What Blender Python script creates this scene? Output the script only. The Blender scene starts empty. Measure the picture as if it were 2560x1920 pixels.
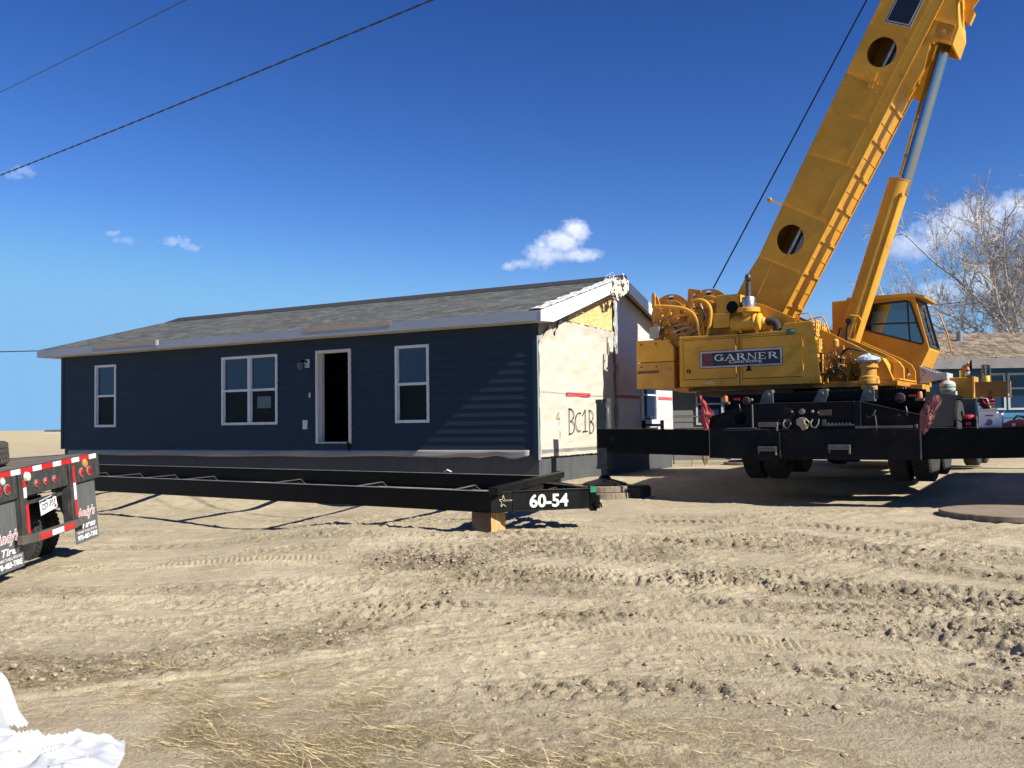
import bpy, math, random
import numpy as np
from mathutils import Vector, Matrix, geometry
R = math.radians
random.seed(7)
scn = bpy.context.scene
COL = scn.collection

# ---------------------------------------------------------------- camera, light, exposure
cam_d = bpy.data.cameras.new("camera"); cam = bpy.data.objects.new("camera", cam_d); COL.objects.link(cam)
cam_d.sensor_width = 36; cam_d.lens = 33.75; cam_d.clip_end = 20000; cam_d.clip_start = .05
cam.matrix_world = Matrix.Translation((0, 0, 1.65)) @ Matrix.Rotation(R(92.4), 4, 'X') @ Matrix.Rotation(-.0135, 4, 'Z')
scn.camera = cam
SUN_AZ = R(-29.9 - 4.2); SUN_EL = R(38)                       # azimuth measured from +X, counter-clockwise
SD = Vector((math.cos(SUN_EL) * math.cos(SUN_AZ), math.cos(SUN_EL) * math.sin(SUN_AZ), math.sin(SUN_EL)))
sun_d = bpy.data.lights.new("sun", 'SUN'); sun_d.energy = 5.0; sun_d.angle = R(.5); sun_d.color = (1, .945, .84)
sun = bpy.data.objects.new("sun", sun_d); COL.objects.link(sun)
sun.rotation_euler = SD.to_track_quat('Z', 'Y').to_euler(); sun.location = (20, -12, 30)
scn.view_settings.view_transform = 'Standard'; scn.view_settings.look = 'None'
scn.view_settings.gamma = 1; scn.view_settings.use_curve_mapping = False
scn.view_settings.exposure = .90
scn.cycles.adaptive_threshold = .03; scn.cycles.max_bounces = 5; scn.cycles.diffuse_bounces = 2; scn.cycles.glossy_bounces = 2; scn.cycles.transmission_bounces = 4

# ---------------------------------------------------------------- node helpers
class NT:
    def __init__(s, tree): s.t = tree; s.n = tree.nodes; s.l = tree.links
    def node(s, typ, ins=None, **kw):
        n = s.n.new(typ)
        for k, v in kw.items(): setattr(n, k, v)
        for k, v in (ins or {}).items(): s.set(n.inputs[k], v)
        return n
    def set(s, inp, v):
        if isinstance(v, bpy.types.NodeSocket): s.l.new(v, inp)
        else: inp.default_value = v
    def m(s, op, a, b=None, c=None, clamp=False):
        n = s.n.new('ShaderNodeMath'); n.operation = op; n.use_clamp = clamp
        for i, v in enumerate((a, b, c)):
            if v is not None: s.set(n.inputs[i], v)
        return n.outputs[0]
    def vm(s, op, a, b=None, out=0):
        n = s.n.new('ShaderNodeVectorMath'); n.operation = op
        s.set(n.inputs[0], a)
        if b is not None: s.set(n.inputs[1], b)
        return n.outputs[out]
    def noise(s, vec, scale, detail=4, rough=.6, dim='3D'):
        n = s.node('ShaderNodeTexNoise', {'Scale': scale, 'Detail': detail, 'Roughness': rough})
        s.l.new(vec, n.inputs['Vector']); return n.outputs[0]
    def ramp(s, fac, stops, interp='LINEAR'):
        n = s.n.new('ShaderNodeValToRGB'); n.color_ramp.interpolation = interp
        cr = n.color_ramp
        while len(cr.elements) < len(stops): cr.elements.new(.5)
        for e, (p, c) in zip(cr.elements, stops):
            e.position = p; e.color = (*c, 1) if len(c) == 3 else c
        s.l.new(fac, n.inputs[0]); return n.outputs[0]
    def mix(s, fac, a, b, blend='MIX'):
        n = s.n.new('ShaderNodeMix'); n.data_type = 'RGBA'; n.blend_type = blend
        s.set(n.inputs[0], fac)
        for i, v in ((6, a), (7, b)):
            if isinstance(v, (tuple, list)): v = (*v[:3], 1)
            s.set(n.inputs[i], v)
        return n.outputs[2]
    def mapr(s, v, a, b, c, d):
        n = s.node('ShaderNodeMapRange', {1: a, 2: b, 3: c, 4: d}); s.l.new(v, n.inputs[0]); return n.outputs[0]

# ---------------------------------------------------------------- world: clear high-plains sky with a few small clouds
W = bpy.data.worlds.new("World"); scn.world = W; W.use_nodes = True
w = NT(W.node_tree); w.n.clear()
sky = w.node('ShaderNodeTexSky', sky_type='NISHITA', sun_disc=False, sun_elevation=SUN_EL,
             sun_rotation=R(90) - SUN_AZ, altitude=1500, air_density=1.0, dust_density=.05, ozone_density=3.0)
tc = w.node('ShaderNodeTexCoord'); gen = tc.outputs['Generated']
skyc = w.node('ShaderNodeHueSaturation', {'Saturation': 1.12, 'Value': 1.0, 'Color': sky.outputs[0]}).outputs[0]
_sp = w.node('ShaderNodeSeparateColor', {0: skyc})          # deeper overhead, clear pale blue at the horizon
skyc = w.node('ShaderNodeCombineColor', {i: w.m('SMOOTH_MIN', w.m('MULTIPLY', w.m('POWER', _sp.outputs[i], g_), a_), cap, 2.5) for i, (g_, a_, cap) in enumerate(((1.80, .60, 2.8), (1.60, .555, 5.9), (1.38, .80, 9.8)))}).outputs[0]
def cdir(az, el): return Vector((math.sin(az) * math.cos(el), math.cos(az) * math.cos(el), math.sin(el)))
cn1 = w.noise(gen, 40, 7, .66); cn2 = w.noise(w.vm('ADD', gen, (3.1, 1.7, 9.2)), 13, 2, .5); cn3 = w.noise(w.vm('ADD', gen, (1.1, 5.7, 2.2)), 150, 4, .65)
def cloud(colr, az, el, parts, opa, fuzz, warm=1.0, fine=.7):
    """a small cumulus: a few overlapping round puffs of sky round (az, el), their edges broken up by noise"""
    az, el = R(az), R(el); c = cdir(az, el)
    e1 = Vector((math.cos(az), -math.sin(az), 0)); e2 = e1.cross(c)
    if e2.z < 0: e2 = -e2
    u = w.vm('DOT_PRODUCT', gen, tuple(e1), out=1); v = w.vm('DOT_PRODUCT', gen, tuple(e2), out=1); front = w.vm('DOT_PRODUCT', gen, tuple(c), out=1)
    best = None
    for (cx, cy, a, b) in parts:                                  # in 2400ths of a radian, x right, y up
        k = 1 / 2400.; du = w.m('MULTIPLY', w.m('SUBTRACT', u, cx * k), 1 / (a * k)); dv = w.m('MULTIPLY', w.m('SUBTRACT', v, cy * k), 1 / (b * k))
        d = w.m('SUBTRACT', 1., w.m('SQRT', w.m('ADD', w.m('MULTIPLY', du, du), w.m('MULTIPLY', dv, dv))))
        best = d if best is None else w.m('SMOOTH_MAX', best, d, .25)
    n = w.m('ADD', w.m('MULTIPLY', w.m('SUBTRACT', cn1, .5), 1.9), w.m('ADD', w.m('MULTIPLY', w.m('SUBTRACT', cn2, .5), 1.0), w.m('MULTIPLY', w.m('SUBTRACT', cn3, .5), fine)))
    den = w.mapr(w.m('ADD', best, w.m('MULTIPLY', n, fuzz)), -.05, .75, 0, opa)
    den = w.m('MULTIPLY', den, w.m('GREATER_THAN', front, .5), clamp=True)
    shade = w.mapr(w.m('ADD', w.m('MULTIPLY', v, 24.), w.m('MULTIPLY', cn1, 1.5)), .2, 1.3, 0, 1.0)
    cc = w.mix(shade, (7.2 * warm, 8.2 * warm, 10.8 * warm), (12.5 * warm, 13.0 * warm, 14.2 * warm))
    return w.mix(den, colr, cc)
P2 = 180 / math.pi
def at(px, py):  # degrees of azimuth / elevation of a point of sky (rough)
    return math.atan((px - 1280) / 2400) * P2, math.atan((1060 - py) / 2400 * math.cos(math.atan((px - 1280) / 2400))) * P2
for px, py, parts, op, fz in (
        (1378, 622, [(-70, -32, 44, 15), (-12, -14, 66, 34), (32, 18, 50, 34), (64, 46, 36, 30), (66, -16, 60, 17), (-100, -38, 26, 14)], .80, .75),
        (440, 590, [(0, 0, 30, 13), (34, -12, 22, 10)], .30, .62), (315, 583, [(0, 0, 24, 9), (-30, 14, 20, 7)], .24, .62), (58, 404, [(0, 0, 24, 13), (-22, -12, 22, 9)], .22, .62),
        (2440, 580, [(-130, -30, 80, 36), (-50, -5, 75, 52), (30, 22, 85, 54), (120, 20, 100, 56)], .72, .8), (2390, 735, [(-20, -10, 60, 34), (60, 5, 70, 42)], .65, .8)):
    az, el = at(px, py)
    skyc = cloud(skyc, az, el, parts, op, fz, 1.0, 4.5 if op < .5 else 1.1)
bg = w.node('ShaderNodeBackground', {'Color': skyc, 'Strength': .048})
wo = w.node('ShaderNodeOutputWorld'); w.l.new(bg.outputs[0], wo.inputs[0])

# ---------------------------------------------------------------- materials
MATS = {}
def pm(name, c1, c2=None, scale=4., rough=.6, metal=0., bump=.0, bscale=40., stretch=(1, 1, 1), detail=5, lo=.35, hi=.65,
       c3=None, s3=1.2, lo3=.58, hi3=.66, spec=.5, r2=None):
    """procedural paint / wood / metal: two tones mixed by noise, optional patches of a third, fine bump"""
    if name in MATS: return MATS[name]
    m = bpy.data.materials.new(name); m.use_nodes = True; t = NT(m.node_tree)
    p = t.n['Principled BSDF']
    tcn = t.node('ShaderNodeTexCoord'); mp = t.node('ShaderNodeMapping', {'Scale': stretch}); t.l.new(tcn.outputs['Object'], mp.inputs[0])
    v = mp.outputs[0]
    c2 = c2 or tuple(x * .8 for x in c1)
    n = t.noise(v, scale, detail, .65)
    col = t.ramp(n, [(lo, c1), (hi, c2)])
    if c3:
        n3 = t.noise(t.vm('ADD', v, (7.3, 1.9, 4.1)), s3, 8, .72)
        f3 = t.mapr(n3, lo3, hi3, 0, 1); col = t.mix(f3, col, c3)
    t.l.new(col, p.inputs['Base Color'])
    p.inputs['Metallic'].default_value = metal; p.inputs['Specular IOR Level'].default_value = spec
    rr = t.mapr(n, .3, .7, rough, r2 if r2 is not None else min(1, rough * 1.25)); t.l.new(rr, p.inputs['Roughness'])
    if bump:
        nb = t.noise(v, bscale, 6, .6)
        b = t.node('ShaderNodeBump', {'Strength': 1.0, 'Distance': bump, 'Height': nb}); t.l.new(b.outputs[0], p.inputs['Normal'])
    MATS[name] = m; return m
YEL = pm('yellow_paint', (.64, .325, .028), (.54, .265, .024), 1.4, .5, bump=.002, bscale=22, c3=(.30, .15, .04), s3=3.2, lo3=.56, hi3=.78, spec=.4)
YELW = pm('worn_yellow_paint', (.54, .27, .03), (.42, .19, .025), 3, .5, bump=.002, bscale=50, c3=(.06, .035, .02), s3=5, lo3=.60, hi3=.68)
YELD = pm('oily_yellow_paint', (.56, .25, .02), (.38, .155, .014), 6, .42, bump=.003, bscale=40, c3=(.07, .035, .012), s3=6, lo3=.60, hi3=.70)
BLK = pm('black_paint', (.004, .005, .006), (.008, .009, .010), 3, .5, bump=.001, bscale=50, c3=(.03, .024, .02), s3=2.2, lo3=.60, hi3=.78, spec=.06)
BLKR = pm('scuffed_black_paint', (.006, .008, .010), (.013, .014, .016), 2.5, .48, bump=.002, bscale=40, c3=(.04, .024, .015), s3=2.4, lo3=.56, hi3=.72, spec=.08)
DUSTGLINT = pm('dusty_glint_edge', (.16, .155, .15), (.07, .068, .066), 3, .6, stretch=(1, 1, 1))  # dust plus the pale sun glint on top edges, painted in
GLOSSBLK = pm('gloss_black_paint', (.006, .006, .006), (.011, .011, .011), 3, .4, bump=.0006, bscale=30, c3=(.025, .024, .022), s3=1.8, lo3=.6, hi3=.8, spec=.12)
RUB = pm('rubber', (.018, .018, .018), (.035, .033, .03), 8, .8, bump=.002, bscale=70)
DRUB = pm('dusty_rubber', (.03, .03, .029), (.06, .055, .047), 8, .85, bump=.002, bscale=70)
STEEL = pm('bare_steel', (.42, .42, .43), (.28, .28, .29), 8, .35, .9)
CHROME = pm('chrome', (.42, .44, .47), (.36, .38, .41), 2, .14, 1.0, r2=.16)
GREYM = pm('grey_steel', (.14, .14, .135), (.08, .08, .078), 8, .5, .3, bump=.002)
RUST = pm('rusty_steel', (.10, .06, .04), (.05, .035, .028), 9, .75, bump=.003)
WHITE = pm('white_paint', (.72, .72, .71), (.62, .62, .61), 3, .5)
REDT = pm('red_paint', (.45, .018, .02), (.36, .015, .015), 5, .4)
LENS = pm('red_lens', (.30, .012, .018), (.22, .01, .012), 9, .18)
AMB = pm('amber_lens', (.75, .24, .02), (.62, .18, .015), 9, .25)
ORNG = pm('orange_plastic', (.62, .16, .03), (.5, .12, .02), 9, .45)
GRN = pm('green_tape', (.01, .30, .14), (.01, .25, .12), 9, .5)
TEXTW = pm('white_lettering', (.75, .75, .74), (.66, .66, .65), 12, .5)
NAVYS = pm('navy_sign', (.006, .01, .03), (.01, .014, .035), 5, .35)
MAROON = pm('maroon_sign', (.25, .03, .04), (.2, .025, .03), 5, .4)

def glass_mat(name, base, rough=.02, spec=.8, ior=1.7, bump=0):
    m = bpy.data.materials.new(name); m.use_nodes = True; t = NT(m.node_tree); p = t.n['Principled BSDF']
    tcn = t.node('ShaderNodeTexCoord'); n = t.noise(tcn.outputs['Object'], 1.3, 2, .5)
    col = t.ramp(n, [(.35, base), (.65, tuple(x * 1.35 for x in base))]); t.l.new(col, p.inputs['Base Color'])
    p.inputs['Roughness'].default_value = rough; p.inputs['IOR'].default_value = ior; p.inputs['Specular IOR Level'].default_value = spec
    if bump:
        b = t.node('ShaderNodeBump', {'Strength': 1., 'Distance': bump, 'Height': t.noise(tcn.outputs['Object'], 1.1, 2, .5)}); t.l.new(b.outputs[0], p.inputs['Normal'])
    MATS[name] = m; return m
GLASS = glass_mat('window_glass', (.010, .021, .048), .02, .5, 1.5, .002)  # blue base tint paints in some of the sky reflection
SCREEN = glass_mat('screened_glass', (.006, .012, .013), .4, .2, 1.3)
CABG = glass_mat('cab_glass', (.012, .022, .026), .03, .8, 1.8, .004)

# ---------------------------------------------------------------- mesh builder
class MB:
    def __init__(s): s.v = []; s.f = []; s.m = []
    def add(s, vs, fs, m=0):
        o = len(s.v); s.v.extend([tuple(p) for p in vs])
        for f in fs: s.f.append([i + o for i in f]); s.m.append(m)
        return s
    def box(s, a, b, m=0):
        x0, y0, z0 = [min(p, q) for p, q in zip(a, b)]; x1, y1, z1 = [max(p, q) for p, q in zip(a, b)]
        vs = [(x0, y0, z0), (x1, y0, z0), (x1, y1, z0), (x0, y1, z0), (x0, y0, z1), (x1, y0, z1), (x1, y1, z1), (x0, y1, z1)]
        return s.add(vs, [(3, 2, 1, 0), (4, 5, 6, 7), (0, 1, 5, 4), (1, 2, 6, 5), (2, 3, 7, 6), (3, 0, 4, 7)], m)
    def prism(s, poly, lo, hi, axis='y', m=0, holes=()):
        """2-D outline (u, v) extruded along an axis; y: (x,z), x: (y,z), z: (x,y)"""
        def to(u, v, k): return {'y': (u, k, v), 'x': (k, u, v), 'z': (u, v, k)}[axis]
        loops = [list(poly)] + [list(h) for h in holes]
        flat = [p for l in loops for p in l]; n = len(flat)
        vs = [to(p[0], p[1], lo) for p in flat] + [to(p[0], p[1], hi) for p in flat]
        tri = geometry.tessellate_polygon([[Vector((p[0], p[1], 0)) for p in l] for l in loops]) if (holes or len(poly) > 4) else None
        fs = []
        area = sum(poly[i][0] * poly[(i + 1) % len(poly)][1] - poly[(i + 1) % len(poly)][0] * poly[i][1] for i in range(len(poly)))
        if tri is None: fs += [list(range(n))[::-1], [i + n for i in range(n)]]
        else:
            for t3 in tri:
                a2 = sum(flat[t3[i]][0] * flat[t3[(i + 1) % 3]][1] - flat[t3[(i + 1) % 3]][0] * flat[t3[i]][1] for i in range(3))
                t3 = list(t3) if a2 * area > 0 else list(t3)[::-1]
                fs += [t3[::-1], [i + n for i in t3]]
        o = 0
        for l in loops:
            k = len(l)
            for i in range(k): fs.append([o + i, o + (i + 1) % k, n + o + (i + 1) % k, n + o + i])
            o += k
        flip = (area < 0) != (axis == 'y')
        if flip: fs = [f[::-1] for f in fs]
        return s.add(vs, fs, m)
    def cyl(s, p, q, r0, r1=None, n=16, m=0, caps=True):
        r1 = r0 if r1 is None else r1; p, q = Vector(p), Vector(q); d = (q - p).normalized()
        a = d.orthogonal().normalized(); b = d.cross(a)
        vs = [p + (a * math.cos(2 * math.pi * i / n) + b * math.sin(2 * math.pi * i / n)) * r0 for i in range(n)] + \
             [q + (a * math.cos(2 * math.pi * i / n) + b * math.sin(2 * math.pi * i / n)) * r1 for i in range(n)]
        fs = [(i, (i + 1) % n, n + (i + 1) % n, n + i) for i in range(n)]
        if caps: fs += [tuple(range(n))[::-1], tuple(range(n, 2 * n))]
        return s.add(vs, fs, m)
    def tube(s, pts, r, n=8, m=0, caps=True):
        pts = [Vector(p) for p in pts]; rs = r if isinstance(r, (list, tuple)) else [r] * len(pts)
        d = (pts[1] - pts[0]).normalized(); a = d.orthogonal().normalized(); vs = []; fs = []
        for k, p in enumerate(pts):
            d2 = (pts[min(k + 1, len(pts) - 1)] - pts[max(k - 1, 0)]).normalized()
            a = (a - d2 * a.dot(d2)).normalized(); b = d2.cross(a)
            vs += [p + (a * math.cos(2 * math.pi * i / n) + b * math.sin(2 * math.pi * i / n)) * rs[k] for i in range(n)]
        for k in range(len(pts) - 1):
            fs += [(k * n + i, k * n + (i + 1) % n, (k + 1) * n + (i + 1) % n, (k + 1) * n + i) for i in range(n)]
        if caps: fs += [tuple(range(n))[::-1], tuple(range((len(pts) - 1) * n, len(pts) * n))]
        return s.add(vs, fs, m)
    def lathe(s, prof, o, d, n=24, m=0):
        """profile [(radius, distance along d)] turned round an axis; ends closed"""
        o = Vector(o); d = Vector(d).normalized(); a = d.orthogonal().normalized(); b = d.cross(a); vs = []; fs = []
        for r, h in prof: vs += [o + d * h + (a * math.cos(2 * math.pi * i / n) + b * math.sin(2 * math.pi * i / n)) * r for i in range(n)]
        for k in range(len(prof) - 1):
            fs += [(k * n + i, k * n + (i + 1) % n, (k + 1) * n + (i + 1) % n, (k + 1) * n + i) for i in range(n)]
        fs += [tuple(range(n))[::-1], tuple(range((len(prof) - 1) * n, len(prof) * n))]
        return s.add(vs, fs, m)
    def bar(s, p, q, wd, ht, up=(0, 0, 1), m=0):
        p, q = Vector(p), Vector(q); d = (q - p).normalized(); side = d.cross(Vector(up)).normalized(); u = side.cross(d)
        vs = []
        for c in (p, q):
            for sx, sz in ((-1, -1), (1, -1), (1, 1), (-1, 1)): vs.append(c + side * sx * wd / 2 + u * sz * ht / 2)
        return s.add(vs, [(0, 1, 2, 3)[::-1], (4, 5, 6, 7), (0, 1, 5, 4), (1, 2, 6, 5), (2, 3, 7, 6), (3, 0, 4, 7)][::1], m)
    def xf(s, M, start=0):
        for i in range(start, len(s.v)): s.v[i] = tuple(M @ Vector(s.v[i]))
        return s
    def build(s, name, mats, parent=None, smooth=0, bevel=0, label=None):
        me = bpy.data.meshes.new(name); me.from_pydata(s.v, [], s.f); me.update()
        mats = mats if isinstance(mats, (list, tuple)) else [mats]
        for m in mats: me.materials.append(m)
        if len(mats) > 1: me.polygons.foreach_set('material_index', s.m)
        if smooth: me.shade_smooth(); me.set_sharp_from_angle(angle=R(smooth))
        ob = bpy.data.objects.new(name, me); COL.objects.link(ob)
        if parent: ob.parent = parent
        if bevel:
            md = ob.modifiers.new('bevel', 'BEVEL'); md.width = bevel; md.segments = 2; md.limit_method = 'ANGLE'; md.angle_limit = R(40)
        if label: ob['label'] = label
        return ob
def thing(name, label, cat, loc=(0, 0, 0), rotz=0, group=None):
    o = bpy.data.objects.new(name, None); COL.objects.link(o); o.empty_display_size = .2
    o.location = loc; o.rotation_euler = (0, 0, rotz); o['label'] = label; o['category'] = cat
    if group: o['group'] = group
    return o
def tag(o, label, cat, group=None):
    o['label'] = label; o['category'] = cat
    if group: o['group'] = group
    return o
def kind(o, k): o['kind'] = k; return o
def part(name, mats, parent, fn, smooth=0, bevel=0, label=None):
    b = MB(); fn(b); return b.build(name, mats, parent, smooth, bevel, label)
_tcache = {}
def text_tris(body, size=1., bold=0., sx=1., shear=0.):
    cu = bpy.data.curves.new('t', 'FONT'); cu.body = body; cu.size = size; cu.offset = bold; cu.resolution_u = 3; cu.shear = shear
    ob = bpy.data.objects.new('t', cu); COL.objects.link(ob)
    me = bpy.data.meshes.new_from_object(ob)
    vs = [(v.co.x * sx, v.co.y) for v in me.vertices]; fs = [list(p.vertices) for p in me.polygons]
    bpy.data.objects.remove(ob); bpy.data.curves.remove(cu); bpy.data.meshes.remove(me)
    return vs, fs
def put_text(b, body, x, z, h, width, to3, m=0, bold=0., shear=0.):
    """lettering scaled to a given cap height and width, laid out by to3(u, v)"""
    vs, fs = text_tris(body, 1., bold, 1., shear)
    x0 = min(v[0] for v in vs); x1 = max(v[0] for v in vs); z0 = min(v[1] for v in vs); z1 = max(v[1] for v in vs)
    k = width / (x1 - x0); kz = h / (z1 - z0)
    b.add([to3(x + (v[0] - x0) * k, z + (v[1] - z0) * kz) for v in vs], fs, m)
def circle(cx, cy, r, n=24, ry=None):
    ry = ry or r
    return [(cx + r * math.cos(2 * math.pi * i / n), cy + ry * math.sin(2 * math.pi * i / n)) for i in range(n)]
# ================================================================ modular house
NAVY = pm('navy_siding', (.009, .022, .043), (.011, .027, .050), 3, .55, bump=.0008, bscale=30, stretch=(1, 1, 8), spec=.35)
TRIMLIT = pm('sunlit_corner_trim', (.20, .245, .27), (.17, .21, .24), 6, .5)  # gable side of the navy trim, sunlight painted in as lighter slate
FASSHADE = pm('shaded_white_fascia', (.33, .37, .43), (.29, .33, .39), 2, .5, stretch=(.4, 1, 1))  # white boards in shade, the shade painted in as blue-grey
FASW = pm('white_fascia', (.74, .74, .73), (.66, .66, .65), 3, .5, stretch=(1, 1, 1))
VINYL = pm('white_vinyl', (.62, .64, .68), (.56, .58, .62), 4, .4)
SOFF = pm('beige_soffit', (.52, .47, .40), (.45, .41, .35), 3, .6)
SHEATH = pm('sheathing_paper', (.36, .31, .25), (.29, .25, .20), 3, .8, stretch=(1, 1, .5))
SKIRT = pm('charcoal_skirt', (.045, .05, .055), (.065, .07, .075), 5, .7, bump=.002, stretch=(1, 1, .3))
TAPE = pm('red_seam_tape', (.50, .05, .06), (.40, .035, .045), 30, .5, c3=(.55, .30, .27), s3=26, lo3=.54, hi3=.60)
KRAFT = pm('brown_paper', (.42, .34, .25), (.35, .28, .2), 3, .75, stretch=(.4, 1, 1))
FILM = pm('grey_film', (.30, .28, .27), (.22, .205, .2), 1.5, .42, bump=.006, bscale=5, stretch=(.4, 1, 3))
INK = pm('black_marker', (.02, .02, .022), (.035, .035, .04), 20, .6)
WOOD = pm('timber', (.50, .33, .16), (.40, .24, .10), 5, .7, stretch=(1, 1, 12))
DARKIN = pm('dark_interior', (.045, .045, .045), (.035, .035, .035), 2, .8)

def wrap_mat(name, c, c2, tilt):
    m = bpy.data.materials.new(name); m.use_nodes = True; t = NT(m.node_tree); p = t.n['Principled BSDF']
    o = t.node('ShaderNodeTexCoord').outputs['Object']
    mp = t.node('ShaderNodeMapping', {'Scale': (1, .35, 1.4), 'Rotation': (tilt, 0, 0)}); t.l.new(o, mp.inputs[0])
    n = t.noise(mp.outputs[0], 1.1, 3, .5); st = t.noise(mp.outputs[0], 4.5, 2, .5)
    col = t.ramp(n, [(.30, c2), (.55, c), (.75, tuple(min(.85, x * 1.05) for x in c))])
    t.l.new(col, p.inputs['Base Color']); p.inputs['Roughness'].default_value = .5
    h = t.m('ADD', t.m('MULTIPLY', n, 1.0), t.m('MULTIPLY', st, .25))
    b = t.node('ShaderNodeBump', {'Strength': .8, 'Distance': .10, 'Height': h}); t.l.new(b.outputs[0], p.inputs['Normal'])
    return m
WRAP = wrap_mat('house_wrap', (.50, .455, .38), (.45, .40, .325), .25)
WRAP2 = wrap_mat('house_wrap_far', (.56, .52, .50), (.49, .45, .44), .1)

def osb_mat():
    m = bpy.data.materials.new('osb_board'); m.use_nodes = True; t = NT(m.node_tree); p = t.n['Principled BSDF']
    o = t.node('ShaderNodeTexCoord').outputs['Object']
    v = t.node('ShaderNodeTexVoronoi', {'Scale': 26.}); mp = t.node('ShaderNodeMapping', {'Scale': (1, .5, 1.3)}); t.l.new(o, mp.inputs[0]); t.l.new(mp.outputs[0], v.inputs[0])
    col = t.ramp(t.node('ShaderNodeSeparateColor', {0: v.outputs['Color']}).outputs[0], [(.0, (.50, .30, .10)), (.5, (.62, .42, .17)), (1, (.70, .52, .26))])
    n = t.noise(o, 3, 6, .7); col = t.mix(t.mapr(n, .5, .7, 0, .6), col, (.40, .20, .05))
    t.l.new(col, p.inputs['Base Color']); p.inputs['Roughness'].default_value = .7
    return m
OSB = osb_mat()
def shingle_mat(name, cols, w_, h_, pitch, joint=(.03, .03, .03)):
    m = bpy.data.materials.new(name); m.use_nodes = True; t = NT(m.node_tree); p = t.n['Principled BSDF']
    o = t.node('ShaderNodeTexCoord').outputs['Object']; s = t.node('ShaderNodeSeparateXYZ', {0: o})
    cv = t.node('ShaderNodeCombineXYZ', {0: s.outputs[0], 1: t.m('MULTIPLY', s.outputs[1], 1 / math.cos(pitch))}).outputs[0]
    br = t.node('ShaderNodeTexBrick', {'Scale': 1., 'Brick Width': w_, 'Row Height': h_, 'Mortar Size': h_ * .03, 'Mortar Smooth': .4, 'Color1': (0, 0, 0, 1), 'Color2': (1, 1, 1, 1), 'Mortar': (0, 0, 0, 1)}, offset=.37, squash=1)
    t.l.new(cv, br.inputs['Vector'])
    br2 = t.node('ShaderNodeTexBrick', {'Scale': 1., 'Brick Width': w_ * 2.3, 'Row Height': h_, 'Mortar Size': 0, 'Color1': (0, 0, 0, 1), 'Color2': (1, 1, 1, 1), 'Mortar': (0, 0, 0, 1)}, offset=.61)
    t.l.new(cv, br2.inputs['Vector'])
    g = t.noise(o, 60, 4, .7); g2 = t.noise(o, .9, 4, .6)
    k = t.m('ADD', t.m('MULTIPLY', br.outputs[0], .38), t.m('ADD', t.m('MULTIPLY', br2.outputs[0], .22), t.m('MULTIPLY', t.noise(t.vm('MULTIPLY', o, (1, 1.6, 1)), 7, 4, .7), .55)))
    col = t.ramp(k, [(i / (len(cols) - 1), c) for i, c in enumerate(cols)])
    col = t.mix(t.mapr(g2, .35, .65, 0, .25), col, tuple(x * .7 for x in cols[-2]))
    col = t.mix(br.outputs['Fac'], col, joint); t.l.new(col, p.inputs['Base Color']); p.inputs['Roughness'].default_value = .9
    hh = t.m('SUBTRACT', t.m('MULTIPLY', g, .3), br.outputs['Fac'])
    b = t.node('ShaderNodeBump', {'Strength': .8, 'Distance': .008, 'Height': hh}); t.l.new(b.outputs[0], p.inputs['Normal'])
    return m
SHING = shingle_mat('asphalt_shingles', [(.012, .016, .018), (.032, .038, .038), (.085, .088, .080), (.19, .19, .165)], .20, .14, R(15.7))

hs = thing('modular_house', 'long dark navy lap-sided modular house, its end wall in torn white house wrap marked BC1B', 'house', (.518, 19.2, 0), R(-29.9))
L = 15.05; GW = 7.6; MID = 3.75; Z0 = 1.13; Z1 = 3.69
WINS = [(-13.61, -12.75, 1.72, 3.39, 1, 0), (-8.82, -6.98, 1.72, 3.39, 2, 0), (-3.53, -2.63, 1.71, 3.39, 1, 0)]
DOOR = (-5.79, -4.755, 1.27, 3.40)
def siding(b):
    e = (Z1 - Z0) / 15; ops = [w_[:4] for w_ in WINS] + [DOOR]
    for k in range(15):
        za, zb = Z0 + k * e, Z0 + (k + 1) * e
        cuts = sorted({za, zb} | {z for o in ops for z in o[2:4] if za < z < zb})
        for c0, c1 in zip(cuts, cuts[1:]):
            xs = [-L + .0]; zm = (c0 + c1) / 2
            for o in sorted(ops):
                if o[2] < zm < o[3]: xs += [o[0], o[1]]
            xs.append(-.09)
            for i in range(0, len(xs), 2):
                x0, x1 = xs[i], xs[i + 1]
                yo = lambda z: -.020 + .017 * (z - za) / e
                vs = [(x0, yo(c0), c0), (x1, yo(c0), c0), (x1, yo(c1), c1), (x0, yo(c1), c1), (x0, .06, c0), (x1, .06, c0), (x1, .06, c1), (x0, .06, c1)]
                b.add(vs, [(0, 1, 2, 3), (5, 4, 7, 6), (1, 0, 4, 5), (3, 2, 6, 7), (4, 0, 3, 7), (1, 5, 6, 2)])
fw = part('front_wall', NAVY, hs, siding)
part('rear_wall', NAVY, hs, lambda b: b.box((-L, GW - .08, Z0), (-.05, GW, Z1)))
slope = 1.17 / 4.15
def zr(y): return 3.88 + slope * (min(y, 2 * MID - y) + .4)      # top of the roof at depth y
lw = part('end_wall', NAVY, hs, lambda b: b.prism([(.01, Z0), (GW - .01, Z0), (GW - .01, Z1), (.01, Z1)], -L, -L + .08, 'x'), label='far end wall')
part('corner_trim', [NAVY, TRIMLIT], hs, lambda b: (b.box((-.1, -.03, .93), (.0, .02, Z1), 0), b.box((.0, -.03, .93), (.012, .075, 3.42), 1)))
part('corner_trim', NAVY, hs, lambda b: b.box((-L - .012, -.024, Z0), (-L + .1, .05, Z1)), label='trim at the far corner')
part('floor', DARKIN, hs, lambda b: b.box((-L + .1, .07, 1.12), (-.08, GW - .1, 1.262)))
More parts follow.
